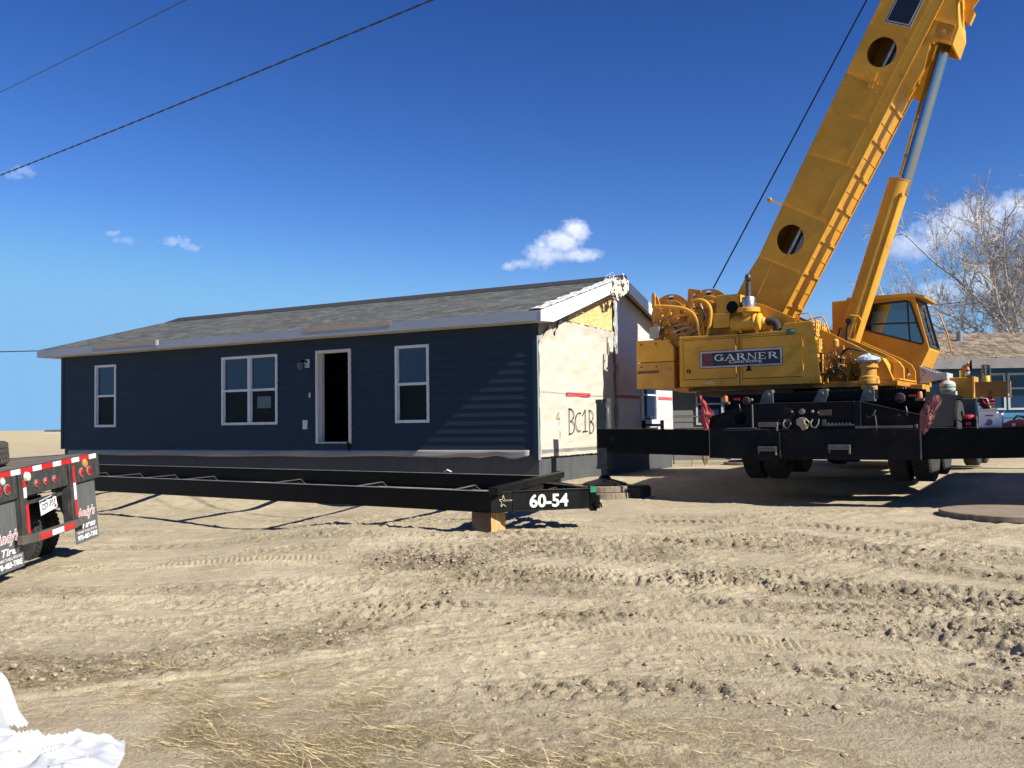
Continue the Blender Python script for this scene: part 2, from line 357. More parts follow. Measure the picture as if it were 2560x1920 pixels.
part('partition_wall', DARKIN, hs, lambda b: (b.box((-L + .1, MID - .1, 1.262), (-.08, MID + .1, 3.72)), b.box((-9.6, .07, 1.262), (-9.5, MID - .11, 3.66)), b.box((-4.3, .07, 1.262), (-4.2, MID - .11, 3.66)), b.box((-L + .1, .07, 3.66), (-.1, MID - .11, 3.7))))
part('foundation_skirt', SKIRT, hs, lambda b: (b.box((-L + .05, .06, .1), (-.03, .14, 1.125)), b.box((-.09, .141, .1), (-.03, GW - .05, 1.0)), b.box((-L + .05, .141, .1), (-L + .12, GW - .05, 1.12))))
def filmstrip(b):                                                # loose grey plastic along the foot of the siding
    n = 120; rnd = random.Random(3); vs = []; fs = []
    for i in range(n + 1):
        x = -L + .35 + (L - .55) * i / n; sag = .012 * math.sin(i * .23) + .012 * math.sin(i * .071 + 1) + (.05 * max(0, (i - 100) / 20) * math.sin(i * .9))
        zb = .975 + sag * .8; 
        for j in range(5):
            f = j / 4; vs.append((x, -.02 - .02 * math.sin(f * 3 + i * .3) * f - (.02 if j else 0), Z0 - .004 + (zb - Z0) * f))
    for i in range(n):
        for j in range(4): a = i * 5 + j; fs.append((a, a + 1, a + 6, a + 5))
    b.add(vs, fs)
fs_ = part('plastic_film', FILM, hs, filmstrip, smooth=60)
sm = fs_.modifiers.new('s', 'SOLIDIFY'); sm.thickness = .004
# windows
def window(x0, x1, z0, z1, cols, name='window'):
    wf = part(name, VINYL, hs, lambda b: [b.box(*q) for q in (
        ((x0, -.036, z0), (x0 + .062, .05, z1)), ((x1 - .062, -.036, z0), (x1, .05, z1)),
        ((x0 + .062, -.034, z1 - .062), (x1 - .062, .05, z1)), ((x0 + .062, -.034, z0), (x1 - .062, .05, z0 + .062)))], bevel=.004)
    zm = (z0 + z1) / 2
    n = cols; xw = (x1 - x0 - .124 - .09 * (n - 1)) / n
    for k in range(n):
        a = x0 + .062 + k * (xw + .09); c = a + xw
        if k: part('mullion', VINYL, wf, lambda b: b.box((a - .09, -.03, z0 + .062), (a, .05, z1 - .062)), bevel=.004)
        part('sash', VINYL, wf, lambda b: (b.box((a, -.018, zm - .028), (c, .045, zm + .028)),
            b.box((a, .0, zm + .028), (a + .022, .045, z1 - .062)), b.box((c - .022, .0, zm + .028), (c, .045, z1 - .062)),
            b.box((a, .012, z0 + .062), (a + .022, .046, zm - .028)), b.box((c - .022, .012, z0 + .062), (c, .046, zm - .028))))
        part('pane', GLASS, wf, lambda b: b.box((a + .01, .026, zm + .02), (c - .01, .034, z1 - .06)), label='upper pane reflecting blue sky')
        part('pane', SCREEN, wf, lambda b: b.box((a + .01, .032, z0 + .05), (c - .01, .04, zm - .02)), label='lower pane behind a dark screen')
        if n == 2 and k == 1:
            part('paper_notice', pm('grey_paper', (.10, .15, .17), (.08, .125, .145), 20, .6), wf, lambda b: b.box((a + .18, .0285, zm - .44), (a + .62, .0305, zm - .16)), label='pale sheet of paper taped inside the lower right pane')
    return wf
for w_ in WINS: window(*w_[:5])
# door
dx0, dx1, dz0, dz1 = DOOR
df = part('door_frame', pm('white_door_trim', (.55, .54, .54), (.55, .53, .51), 4, .5), hs, lambda b: (
    b.box((dx0, -.045, dz0), (dx0 + .07, .12, dz1)), b.box((dx1 - .07, -.045, dz0), (dx1, .12, dz1)), b.box((dx0 + .07, -.043, dz1 - .065), (dx1 - .07, .12, dz1)),
    b.box((dx0 + .07, .05, dz0 + .04), (dx0 + .1, .16, dz1 - .065))), bevel=.004)
part('threshold', STEEL, df, lambda b: b.box((dx0 + .07, -.05, dz0), (dx1 - .07, .12, dz0 + .035)))
dr = part('door', pm('door_paint', (.5, .49, .47), (.45, .44, .42), 3, .5), hs, lambda b: b.box((dx1 - .12, .17, dz0 + .045), (dx1 - .075, 1.02, dz1 - .07)), label='white entry door standing open inwards')
part('handle', BLK, dr, lambda b: (b.cyl((dx1 - .17, .93, 2.2), (dx1 - .12, .93, 2.2), .012), b.lathe([(.01, 0), (.03, .01), (.034, .03), (.02, .05)], (dx1 - .17, .93, 2.2), (-1, 0, 0), 12)))
part('hanging_strap', BLK, hs, lambda b: b.bar((-4.83, -.05, 1.3), (-4.80, -.06, 1.12), .05, .02, (0, 1, 0)), label='black strap end hanging below the doorway')
# wall lamp, doorbell, outlet box
wl = part('wall_lamp', pm('lamp_backplate', (.55, .55, .56), (.5, .5, .5), 4, .5), hs, lambda b: b.box((-6.12, -.035, 3.02), (-5.98, -.002, 3.22)), bevel=.006)
part('arm', BLK, wl, lambda b: b.tube([(-6.05, -.035, 3.15), (-6.06, -.10, 3.19), (-6.1, -.15, 3.17), (-6.12, -.16, 3.13)], .022, 8), smooth=40)
part('lamp_shade', GREYM, wl, lambda b: b.lathe([(.05, 0), (.07, .02), (.075, .14), (.07, .16)], (-6.13, -.16, 2.975), (0, 0, 1), 14), smooth=40)
part('doorbell', VINYL, hs, lambda b: b.box((-6.0, -.034, 2.33), (-5.96, -.002, 2.44)), bevel=.004)
ob_ = part('outlet_box', VINYL, hs, lambda b: b.box((-6.18, -.045, 1.60), (-6.05, -.002, 1.81)), bevel=.008)
part('cover_flap', WHITE, ob_, lambda b: b.box((-6.165, -.058, 1.62), (-6.07, -.046, 1.79)))
# roof
X0, X1 = -L - .48, .30
XR = -14.68                                                        # the ridge stops short: the far end is a steep little hip
def slopes(b):
    th = .05
    for sgn in (0, 1):
        ya = -.4 if not sgn else 2 * MID + .4
        vs = []
        for x in (X0, X1):
            for y, dz in ((ya, 0), (MID, 0), (MID, -th), (ya, -th)): vs.append((XR if x == X0 and y == MID else x, y, zr(min(y, MID) if not sgn else 2 * MID - y if y != MID else MID) + dz))
        if not sgn: b.add(vs, [(0, 4, 5, 1), (2, 6, 7, 3), (0, 1, 2, 3), (7, 6, 5, 4), (3, 7, 4, 0)])
        else: b.add(vs, [(1, 5, 4, 0), (3, 7, 6, 2), (3, 2, 1, 0), (4, 5, 6, 7), (0, 4, 7, 3)])
rf = part('roof', SHING, hs, slopes)
part('hip', SHING, rf, lambda b: b.add([(X0, -.4, 3.88), (X0, 2 * MID + .4, 3.88), (XR, MID, zr(MID)), (X0 + .04, -.4, 3.83), (X0 + .04, 2 * MID + .4, 3.83), (XR + .04, MID, zr(MID) - .05)], [(0, 2, 1), (3, 4, 5), (0, 1, 4, 3)]))
def ridgecap(b):
    h = zr(MID)
    X0 = XR
    b.add([(X0, MID - .50, h - .50 * slope + .012), (X1 + .02, MID - .50, h - .50 * slope + .012), (X1 + .02, MID, h + .05), (X0, MID, h + .05), (X0, MID + .22, h - .22 * slope + .012), (X1 + .02, MID + .22, h - .22 * slope + .012),
           (X0, MID - .50, h - .50 * slope - .02), (X1 + .02, MID - .50, h - .50 * slope - .02)], [(0, 1, 2, 3), (3, 2, 5, 4), (6, 7, 1, 0), (1, 7, 5, 2), (4, 6, 0, 3)])
part('ridge_cap', pm('black_felt', (.012, .012, .015), (.02, .02, .024), 6, .9), rf, ridgecap)
fs1 = part('fascia', FASSHADE, hs, lambda b: (b.box((X0, -.425, 3.675), (X1 - .002, -.402, 3.875))), label='white front fascia board with blue-grey shade painted in')
part('ridge_end', pm('black_felt', (0, 0, 0)), rf, lambda b: b.prism([(MID - .42, zr(MID) - .13), (MID + .10, zr(MID) - .02), (MID, zr(MID) + .055)], X1 - .1, X1 + .045, 'x'), label='black felt folded over the end of the ridge')
part('fascia', FASSHADE, hs, lambda b: b.box((X0, 2 * MID + .402, 3.675), (X1 - .002, 2 * MID + .425, 3.875)), label='rear fascia board')
def rakeb(x0, x1):
    def f(b):
        for s_ in (0, 1):
            ys = [-.43, MID] if not s_ else [2 * MID + .43, MID]
            pts = [(ys[0], 3.868), (ys[1], zr(MID) - .01), (ys[1], zr(MID) - .24), (ys[0] + (.55 if not s_ else -.55), 3.69 + .0), (ys[0], 3.66)]
            b.prism(pts, x0, x1, 'x')
    return f
rk = part('rake_board', FASW, hs, rakeb(X1, X1 + .024), label='white rake board on the wrapped gable')
part('fascia', FASSHADE, hs, lambda b: b.box((X0 - .024, -.425, 3.675), (X0, 2 * MID + .425, 3.875)), label='fascia of the far end')
def soffit(b):
    b.box((X0 + .002, -.39, 3.669), (-L - .002, 2 * MID + .39, 3.6715))
    b.box((X0, -.40, 3.672), (X1, -.016, 3.688)); b.box((X0, 2 * MID + .016, 3.672), (X1, 2 * MID + .4, 3.688))
    for s_ in (0, 1):
        f = (lambda y: y) if not s_ else (lambda y: 2 * MID - y)
        for xa, xb in ((.03, X1 - .002),):
            n = 44
            for k in range(n):                                   # grooved vinyl under the rakes
                y0, y1 = -.4 + (MID + .4) * k / n, -.4 + (MID + .4) * (k + .86) / n
                vs = [(x, f(y), zr(y) - .085 + dz) for x in (xa, xb) for y in (y0, y1) for dz in (0, -.012)]
                b.add(vs, [(0, 1, 3, 2), (4, 6, 7, 5), (1, 5, 7, 3), (0, 2, 6, 4), (0, 4, 5, 1), (2, 3, 7, 6)])
            vs = [(x, f(y), zr(y) - .07 + dz) for x in (xa, xb) for y in (-.4, MID) for dz in (0, -.014)]
            b.add(vs, [(0, 1, 3, 2), (4, 6, 7, 5), (1, 5, 7, 3), (0, 2, 6, 4), (0, 4, 5, 1), (2, 3, 7, 6)])
part('soffit', SOFF, hs, soffit)
part('paper_strip', KRAFT, hs, lambda b: b.box((-13.1, -.432, 3.79), (-10.72, -.4275, 3.89)), label='brown paper strip stapled over the left of the fascia')
part('paper_strip', pm('white_tab', (.8, .8, .8)), hs, lambda b: b.box((-10.72, -.436, 3.76), (-10.62, -.4275, 3.90)), label='small white tab at the end of the left paper strip')
part('paper_strip', KRAFT, hs, lambda b: b.box((-5.75, -.432, 3.80), (-3.32, -.4275, 3.90)), label='brown paper strip stapled over the middle of the fascia')
def ragged(b):                                                   # torn white plastic laid over the edge of the shingles
    rnd = random.Random(5); n = 60; vs = []; fs = []
    for i in range(n + 1):
        y = -.38 + (MID + .28) * i / n; z = zr(y) + .018
        wv = .30 + .04 * math.sin(i * .7) + rnd.uniform(-.02, .02)
        for j in range(5):
            f = j / 4; vs.append((X1 + .03 - wv * f, y, z + rnd.uniform(0, .02) + (.0 if j else -.01)))
    for i in range(n):
        for j in range(4): a = i * 5 + j; fs.append((a, a + 1, a + 6, a + 5))
    b.add(vs, fs)
rg = part('rake_plastic', pm('speckled_plastic', (.75, .74, .72), (.30, .30, .29), 22, .6, lo=.46, hi=.56), rf, ragged, label='strip of speckled white plastic over the shingle edge')
# gable end
gw = part('gable_wall', SHEATH, hs, lambda b: (b.prism([(.075, 1.0), (MID - .06, 1.0), (MID - .06, zr(MID) - .10), (.075, 3.86)], -.075, .0, 'x'),
                                               b.prism([(MID + .10, 1.0), (GW - .002, 1.0), (GW - .002, 3.86), (MID + .10, zr(MID) - .13)], -.075, .0, 'x')))
part('gable_wall', pm('far_gable_sheathing', (.40, .36, .34), (.33, .3, .28), 3, .7), hs, lambda b: b.box((-.4, MID - .058, 1.0), (-.35, MID + .098, zr(MID) - .2)), label='dark seam where the two house halves meet')
def wrapsheet(y0, y1, zt, zb, amp, seed, off):
    def f(b):
        rnd = random.Random(seed); nx, nz = 70, 70; vs = []; fs = []
        jag = [rnd.uniform(-1, 1) for _ in range(nx + 1)]; jb = [rnd.uniform(-1, 1) for _ in range(nx + 1)]
        for i in range(nx + 1):
            y = y0 + (y1 - y0) * i / nx
            for j in range(nz + 1):
                g = j / nz; top = zt(y) + jag[i] * .035; z = zb + jb[i] * .008 + (top - zb - jb[i] * .008) * g
                d = amp * (math.sin(z * 5 + y * 2.6 + math.sin(y * 3)) + .6 * math.sin(z * 11 - y * 7 + 1.3) + .4 * math.sin(y * 9 + z * 17)) * (.3 + .7 * g)
                d += rnd.uniform(-1, 1) * .0015 + (.03 * (g - .93) / .07 if g > .93 else 0)
                vs.append((off + abs(amp) * 1.6 + d, y, z))
        for i in range(nx):
            for j in range(nz): a = i * (nz + 1) + j; fs.append((a, a + nz + 1, a + nz + 2, a + 1))
        b.add(vs, fs)
    return f
def ztop(y):
    if y < .12: return 3.36
    if y < .45: return 3.38 + (y - .12) * .9
    if y < .62: return 3.67 - (y - .45) * 1.3
    if y < .95: return 3.45 + (y - .62) * 1.15
    return 3.82 - .01 * y
part('house_wrap', WRAP, hs, wrapsheet(.02, MID - .08, ztop, .985, .009, 11, .012), smooth=60, label='white house wrap on the near half of the gable, torn along its top')
part('house_wrap', WRAP2, hs, wrapsheet(MID + .12, GW - .03, lambda y: zr(y) - .2, .985, .004, 12, .004), smooth=60, label='white house wrap on the far half of the gable')
osbp = [(1.16, 3.84), (MID - .1, 3.79), (MID - .1, 4.62), (3.2, 4.60), (2.6, 4.52), (2.0, 4.28), (1.7, 4.16), (1.45, 3.98)]
part('osb_panel', OSB, hs, lambda b: b.prism(osbp, .002, .022, 'x'), label='bare chipboard triangle showing under the torn wrap')
part('seam_line', INK, hs, lambda b: b.bar((.026, .85, 3.80), (.026, MID - .1, 3.775), .012, .01))
def shreds(b):                                                   # torn fibres of wrap hanging from the rake
    rnd = random.Random(21)
    for k in range(64):
        t = rnd.random(); y = .75 + 2.75 * t ** .8; z = 3.80 + .86 * t ** .8 + rnd.uniform(-.03, .05)
        if rnd.random() < .35: y, z = rnd.uniform(3.0, 3.7), rnd.uniform(4.45, 4.95)
        pts = [(.04, y, z)]
        for q in range(5):
            pts.append((pts[-1][0] + rnd.uniform(-.02, .05), pts[-1][1] + rnd.uniform(.0, .16), pts[-1][2] + rnd.uniform(-.03, .09)))
        b.tube(pts, rnd.uniform(.003, .009), 4)
    for k in range(26):                                          # crumpled sheet bunched over the peak
        y = rnd.uniform(2.9, 3.75); z = zr(y) - rnd.uniform(.02, .36); c = Vector((.34 + rnd.uniform(-.02, .06), y, z))
        vs = [c + Vector((rnd.uniform(-.02, .03), rnd.uniform(-.12, .12), rnd.uniform(-.12, .12))) for _ in range(5)]
        b.add(vs, [(0, 1, 2), (0, 2, 3), (0, 3, 4), (1, 4, 2)])
    base = [(1.25, 3.86), (1.5, 4.02), (1.75, 4.2), (2.1, 4.38), (2.6, 4.58), (3.1, 4.72), (3.5, 4.8)]
    vs = []; fs = []
    for i, (y, z) in enumerate(base):                            # loose folded edge of the tear
        wv = (.05, .10, .09, .13, .12, .16, .12)[i]
        vs += [(.03, y, z - wv * .6), (.075, y + .02, z), (.04, y + .03, z + wv * .6)]
    for i in range(len(base) - 1):
        a = i * 3; fs += [(a, a + 3, a + 4, a + 1), (a + 1, a + 4, a + 5, a + 2)]
    b.add(vs, fs)
part('torn_wrap', pm('torn_wrap_fibres', (.68, .60, .50), (.55, .45, .36), 9, .7), hs, shreds, label='torn shreds of house wrap under the rake')
part('seam_tape', TAPE, hs, lambda b: (b.box((.045, 1.18, 2.23), (.0475, 2.36, 2.31)), ), label='red tape strip on the near half')
part('seam_tape', TAPE, hs, lambda b: (b.box((.019, MID + .13, 2.24), (.022, 5.25, 2.31)), b.box((.019, 6.42, 2.24), (.022, GW - .05, 2.31))), label='red tape strip on the far half')
part('string_line', INK, hs, lambda b: b.tube([(.05, .05, 2.305), (.052, 1.2, 2.28), (.052, 2.4, 2.262), (.05, MID - .1, 2.268)], .0035, 4))
def stapled(b):
    n = 64
    for k in range(n):
        y = .08 + (2.75) * k / n; b.box((.034, y, 1.075), (.037, y + .025, 1.125))
    b.box((.034, .05, 1.127), (.036, 2.9, 1.133)); b.box((.034, .05, 1.062), (.036, 2.9, 1.068))
part('perforated_tape', pm('grey_perforation', (.28, .28, .27), (.22, .22, .21), 20, .6), hs, stapled, label='dashed grey strip along the foot of the wrap')
def bc1b(b):
    def st(pts, wd=.022):
        for p, q in zip(pts, pts[1:]): b.bar((.047, *p), (.047, *q), .004, wd, (0, 0, 1) if abs(q[0] - p[0]) > abs(q[1] - p[1]) else (0, 1, 0))
        for p in pts: b.cyl((.045, *p), (.049, *p), wd * .5, n=8)
    def arc(cy, cz, ry, rz, a0, a1, n=9): return [(cy + ry * math.cos(R(a0 + (a1 - a0) * i / n)), cz + rz * math.sin(R(a0 + (a1 - a0) * i / n))) for i in range(n + 1)]
    st([(1.30, 1.97), (1.30, 1.41)]); st([(1.28, 1.96)] + arc(1.33, 1.83, .19, .13, 80, -85)); st(arc(1.34, 1.57, .20, .14, 85, -105))
    st(arc(1.78, 1.68, .19, .20, 65, 290)); st([(1.95, 1.82), (2.08, 1.95), (2.07, 1.48)]); st([(1.94, 1.475), (2.20, 1.475)])
    st([(2.29, 1.94), (2.30, 1.44)]); st([(2.27, 1.93)] + arc(2.31, 1.81, .18, .12, 80, -85)); st(arc(2.31, 1.56, .20, .13, 85, -100))
    st([(.79, 1.88), (.71, 1.76), (.88, 1.755)], .009); st([(.81, 1.88), (.82, 1.62)], .009); st([(.78, 1.52), (.86, 1.42), (.84, 1.30)], .004); st([(.92, 1.52), (.84, 1.36)], .004)
part('marker_writing', INK, hs, bc1b, label='handwritten BC1B in black marker')
def flap(b):
    rnd = random.Random(8)
    for y0, x, z0, z1, wd in ((3.70, .05, 3.2, 4.75, .10), (3.80, .07, 1.05, 4.6, .05), (3.66, .03, 1.05, 3.3, .03)):
        n = 24; vs = []; fs = []
        for i in range(n + 1):
            z = z0 + (z1 - z0) * i / n; o = .02 * math.sin(i * .9) + rnd.uniform(-.008, .008)
            vs += [(x + o, y0 + .3 * o, z), (x - o * .6, y0 + wd + .4 * o, z)]
        for i in range(n): fs.append((2 * i, 2 * i + 1, 2 * i + 3, 2 * i + 2))
        b.add(vs, fs)
part('seam_plastic', pm('grey_poly_strip', (.36, .36, .38), (.20, .20, .22), 6, .45), hs, flap, label='grey plastic hanging down the seam')
wf = part('window', VINYL, hs, lambda b: [b.box(*q) for q in (((.016, 5.32, 1.6), (.07, 5.42, 3.0)), ((.016, 6.26, 1.6), (.07, 6.36, 3.0)), ((.016, 5.42, 1.6), (.07, 6.26, 1.72)), ((.016, 5.42, 2.9), (.07, 6.26, 3.0)), ((.02, 5.42, 2.32), (.05, 6.26, 2.36)))], bevel=.004, label='white framed window in the far half of the gable')
part('pane', GLASS, wf, lambda b: b.box((.022, 5.42, 1.72), (.03, 6.26, 2.9)))
part('lift_bar', BLK, wf, lambda b: (b.cyl((.14, 5.2, 1.58), (.14, 6.45, 1.58), .035), b.box((.10, 5.16, 1.36), (.18, 5.24, 1.70)), b.box((.10, 6.40, 1.42), (.18, 6.46, 1.70))), smooth=40, label='black bar across the foot of the gable window')
# ================================================================ truck crane, boom slewed over its right side
CO = Vector((5.17, 16.75, 0)); CA = R(-32.8)
def cw(s, t, z=0): return (CO.x + s * math.cos(CA) - t * math.sin(CA), CO.y + s * math.sin(CA) + t * math.cos(CA), z)
cr = thing('truck_crane', 'big yellow truck crane on a black carrier with its outriggers out and its boom raised', 'crane', CO, CA)
def cleargl():
    m = bpy.data.materials.new('clear_cab_glass'); m.use_nodes = True; t = NT(m.node_tree); t.n.clear()
    tr = t.node('ShaderNodeBsdfTransparent', {'Color': (.42, .50, .50, 1)}); gl = t.node('ShaderNodeBsdfGlossy', {'Color': (.9, .95, 1, 1), 'Roughness': .02})
    fr = t.node('ShaderNodeFresnel', {'IOR': 1.7}); mx = t.node('ShaderNodeMixShader'); f2 = t.m('ADD', fr.outputs[0], .06)
    t.l.new(f2, mx.inputs[0]); t.l.new(tr.outputs[0], mx.inputs[1]); t.l.new(gl.outputs[0], mx.inputs[2])
    o = t.node('ShaderNodeOutputMaterial'); t.l.new(mx.outputs[0], o.inputs[0]); return m
CGL = cleargl()
# ---- carrier
def chassis(b):
    b.box((-.62, .62, 1.15), (.62, 11, 1.98)); b.box((-1.72, .66, 2.03), (-.5, 10.4, 2.12)); b.box((.5, .66, 2.03), (1.78, 10.4, 2.12)); b.box((-.5, .9, 2.02), (.5, 10.4, 2.10))
    for t in (3.9, 5.2, 6.6): b.box((-1.6, t, 1.3), (-.62, t + .08, 2.03)); b.box((.62, t, 1.3), (1.6, t + .08, 2.03))
    b.box((-1.55, 4.2, 1.15), (-.75, 5.6, 1.9)); b.box((.75, 4.2, 1.15), (1.5, 5.0, 1.9))
ch = part('carrier_chassis', BLK, cr, chassis, bevel=.012)
cab2 = part('carrier_cab', YEL, cr, lambda b: b.prism([(9.6, 1.1), (11.6, 1.1), (11.7, 1.8), (11.3, 2.35), (9.7, 2.35)], -1.5, .3, 'x'), bevel=.04)
def rearplate(b):
    b.prism([(-1.74, 1.80), (1.81, 1.83), (1.81, 2.15), (.88, 2.165), (.88, 2.05), (-.86, 2.03), (-.9, 2.14), (-1.74, 2.16)], .58, .66, 'y')
    b.box((-.86, .60, 1.98), (.88, .9, 2.165)); b.box((-1.74, .66, 1.5), (-1.66, 3.9, 2.1)); b.box((1.73, .66, 1.5), (1.81, 3.9, 2.1))
rp = part('rear_plate', BLK, cr, rearplate, bevel=.008)
for s, z, r in ((-1.31, 2.03, .072), (1.40, 2.01, .088)):
    tl = part('tail_light', GREYM, rp, lambda b: b.lathe([(r * .8, -.01), (r, .0), (r, .03), (r * .86, .035), (r * .8, .02)], (s, .575, z), (0, -1, 0), 24), smooth=40)
    part('lens', pm('maroon_lens', (.09, .012, .018), (.06, .01, .014), 9, .25), tl, lambda b: b.lathe([(r * .78, .034), (r * .78, .042), (r * .5, .05)], (s, .575, z), (0, -1, 0), 24), smooth=40)
for s, z in ((-1.50, 2.06), (1.60, 2.04)):
    part('marker_light', LENS, rp, lambda b: b.box((s - .06, .55, z - .022), (s + .06, .58, z + .022)), bevel=.008)
for s, z in ((-1.69, 2.02), (1.73, 2.0)):
    bc = part('beacon', ORNG, rp, lambda b: b.lathe([(.045, 0), (.045, .02), (.04, .09), (.03, .11)], (s, .50, z), (0, 0, 1), 16), smooth=40, label='orange beacon lamp')
    part('beacon_base', GREYM, bc, lambda b: b.box((s - .07, .44, z - .05), (s + .07, .57, z - .002)), bevel=.006)
def outbox(b):
    b.prism([(-1.84, .98), (-1.1, .965), (1.81, .97), (1.81, 1.475), (-1.84, 1.51)], 0, .62, 'y')
bx = part('outrigger_box', BLKR, cr, outbox, bevel=.012)
def housing(b):
    b.prism([(-1.84, 1.512), (-1.84, 1.72), (-1.02, 1.95), (-.98, 1.96), (.82, 1.96), (1.80, 1.71), (1.80, 1.478), (.80, 1.478), (-1.0, 1.512)], .04, .075, 'y', holes=[circle(-1.25, 1.70, .115, 20)])
    b.prism([(-1.84, 1.512), (-1.84, 1.72), (-1.02, 1.95), (.82, 1.95), (1.80, 1.71), (1.80, 1.478), (.80, 1.478), (-1.0, 1.512)], .50, .535, 'y')
    b.box((-1.05, -.005, 1.50), (-1.02, .5, 1.95)); b.box((.76, -.02, 1.48), (.86, .5, 1.955))
    b.prism([(-1.85, 1.515), (-1.85, 1.73), (-1.02, 1.96), (-1.02, 1.945), (-1.83, 1.715), (-1.83, 1.515)], -.02, .04, 'y')
    b.prism([(.86, 1.955), (1.82, 1.715), (1.82, 1.700), (.86, 1.94)], -.03, .04, 'y')
hs2 = part('outrigger_housing', BLKR, cr, housing, bevel=.006)
part('dusty_edge_glint', DUSTGLINT, bx, lambda b: (b.box((-1.80, .01, 1.5115), (-1.05, .30, 1.5145)), b.box((-.95, -.004, 1.492), (-.35, .03, 1.499)), b.box((.9, .005, 1.478), (1.78, .28, 1.481)), b.box((-.52, -.040, 1.02), (-.506, -.0355, 1.44)), b.box((1.795, -.003, .98), (1.812, -.0005, 1.46)), b.box((-1.842, -.003, 1.0), (-1.825, -.0005, 1.49))), label='dusty worn edges of the box with sun glint painted on')
part('access_panel', BLKR, bx, lambda b: b.prism([(-1.12, .935), (-.55, .935), (-.50, .98), (-.50, 1.44), (-.54, 1.49), (-.80, 1.49)], -.035, -.002, 'y'), bevel=.01)
for s0, s1, z in ((-.89, -.56, 1.16), (-.87, -.53, 1.59), (.34, .70, 1.19)):
    part('step', GREYM, bx, lambda b: (b.box((s0, -.12, z), (s1, -.04, z + .035)), b.box((s0, -.12, z - .05), (s1, -.105, z)), b.box((s1 - .02, -.12, z - .12), (s1, -.036, z)), b.box((s0, -.09, z - .10), (s0 + .02, -.036, z))), bevel=.004)
def fittings(b):
    b.box((-1.55, -.03, 1.482), (-1.0, -.002, 1.492)); b.box((-1.50, -.04, 1.514), (-.95, .03, 1.53))
    b.box((.78, -.03, 1.50), (1.68, .03, 1.545)); b.lathe([(.02, 0), (.035, .02), (.035, .05)], (1.72, -.01, 1.53), (1, 0, 0), 10)
    for s, z, r in ((-.30, 1.80, .025), (.06, 1.80, .03), (-1.02, 2.03, .03), (1.48, 1.72, .02), (.16, 1.78, .018)): b.lathe([(r * .6, 0), (r, .02), (r, .045), (r * .5, .06)], (s, .035, z), (0, -1, 0), 12)
    b.lathe([(.05, 0), (.055, .03), (.05, .07), (.03, .08)], (-.12, .035, 1.80), (0, -1, 0), 14)
    for s in (-.38, .10):                                        # tow loops
        b.tube([(s - .05, .02, 1.66), (s - .06, -.06, 1.60), (s - .04, -.08, 1.53), (s + .03, -.08, 1.52), (s + .07, -.06, 1.58), (s + .06, .02, 1.66)], .014, 8)
    b.box((.22, .02, 1.55), (.28, .038, 1.66)); b.box((-.43, .02, 1.60), (-.32, .038, 1.68))
    for s, z0, z1 in ((1.12, 1.46, 1.72), (-1.23, 1.83, 1.95), (1.61, 1.70, 1.86)): b.tube([(s, .0, z0), (s + .01, -.05, (z0 + z1) / 2), (s - .01, -.03, z1)], .009, 6)
    b.box((.30, -.03, 1.55), (.76, .01, 1.575))
    for i in range(7): b.box((.32 + i * .06, -.04, 1.57), (.345 + i * .06, .0, 1.60))
part('fittings', GREYM, hs2, fittings, smooth=40)
part('pintle_hook', pm('worn_hook', (.32, .27, .18), (.2, .17, .12), 9, .5, .4), hs2, lambda b: (b.prism([(-.20, 1.66), (-.14, 1.70), (-.08, 1.68), (-.06, 1.60), (-.02, 1.57), (-.03, 1.5), (-.10, 1.47), (-.13, 1.54), (-.19, 1.57)], -.10, .03, 'y'), b.tube([(-.1, -.05, 1.7), (-.04, -.1, 1.68), (.02, -.08, 1.62), (0, -.05, 1.56)], .012, 6)), bevel=.008)
part('data_plate', pm('brown_plate', (.10, .08, .06), (.06, .05, .04), 20, .5), hs2, lambda b: b.box((.16, .025, 1.73), (.38, .039, 1.83)))
part('dusty_edge_glint', DUSTGLINT, hs2, lambda b: (b.bar((-1.02, .038, 1.955), (-1.84, .038, 1.727), .012, .012), b.bar((.84, .036, 1.962), (1.80, .036, 1.718), .012, .014), b.box((-.98, .03, 1.961), (.76, .074, 1.966)), b.box((-1.018, -.002, 1.52), (-1.006, .036, 1.94)), b.box((.862, -.002, 1.5), (.874, .036, 1.94))), label='dusty worn edges of the housing with sun glint painted on')
part('round_cover', BLKR, hs2, lambda b: b.lathe([(.17, 0), (.17, .012), (.15, .018), (.02, .018), (.02, .03)], (-.42, .039, 1.72), (0, -1, 0), 26), smooth=40)
for s0, f in ((-.98, 1), (-.02, 0), (.78, 1)):                    # cast lugs holding the stowed jib pins
    def lug(b):
        if f: b.prism([(s0, 1.96), (s0 + .08, 2.17), (s0 + .12, 2.21), (s0 + .24, 2.21), (s0 + .26, 2.12), (s0 + .26, 1.96)], .30, .45, 'y')
        else: b.prism([(s0, 1.96), (s0 + .12, 2.19), (s0 + .26, 2.20), (s0 + .28, 2.10), (s0 + .22, 1.96)], .30, .45, 'y')
        b.cyl((s0 + .17, .27, 2.12), (s0 + .17, .48, 2.12), .035, n=12)
    part('lug', GREYM, hs2, lug, bevel=.008)
part('stowed_beam', BLK, cr, lambda b: b.box((-.72, .32, 2.0), (1.05, .56, 2.16)), bevel=.008)
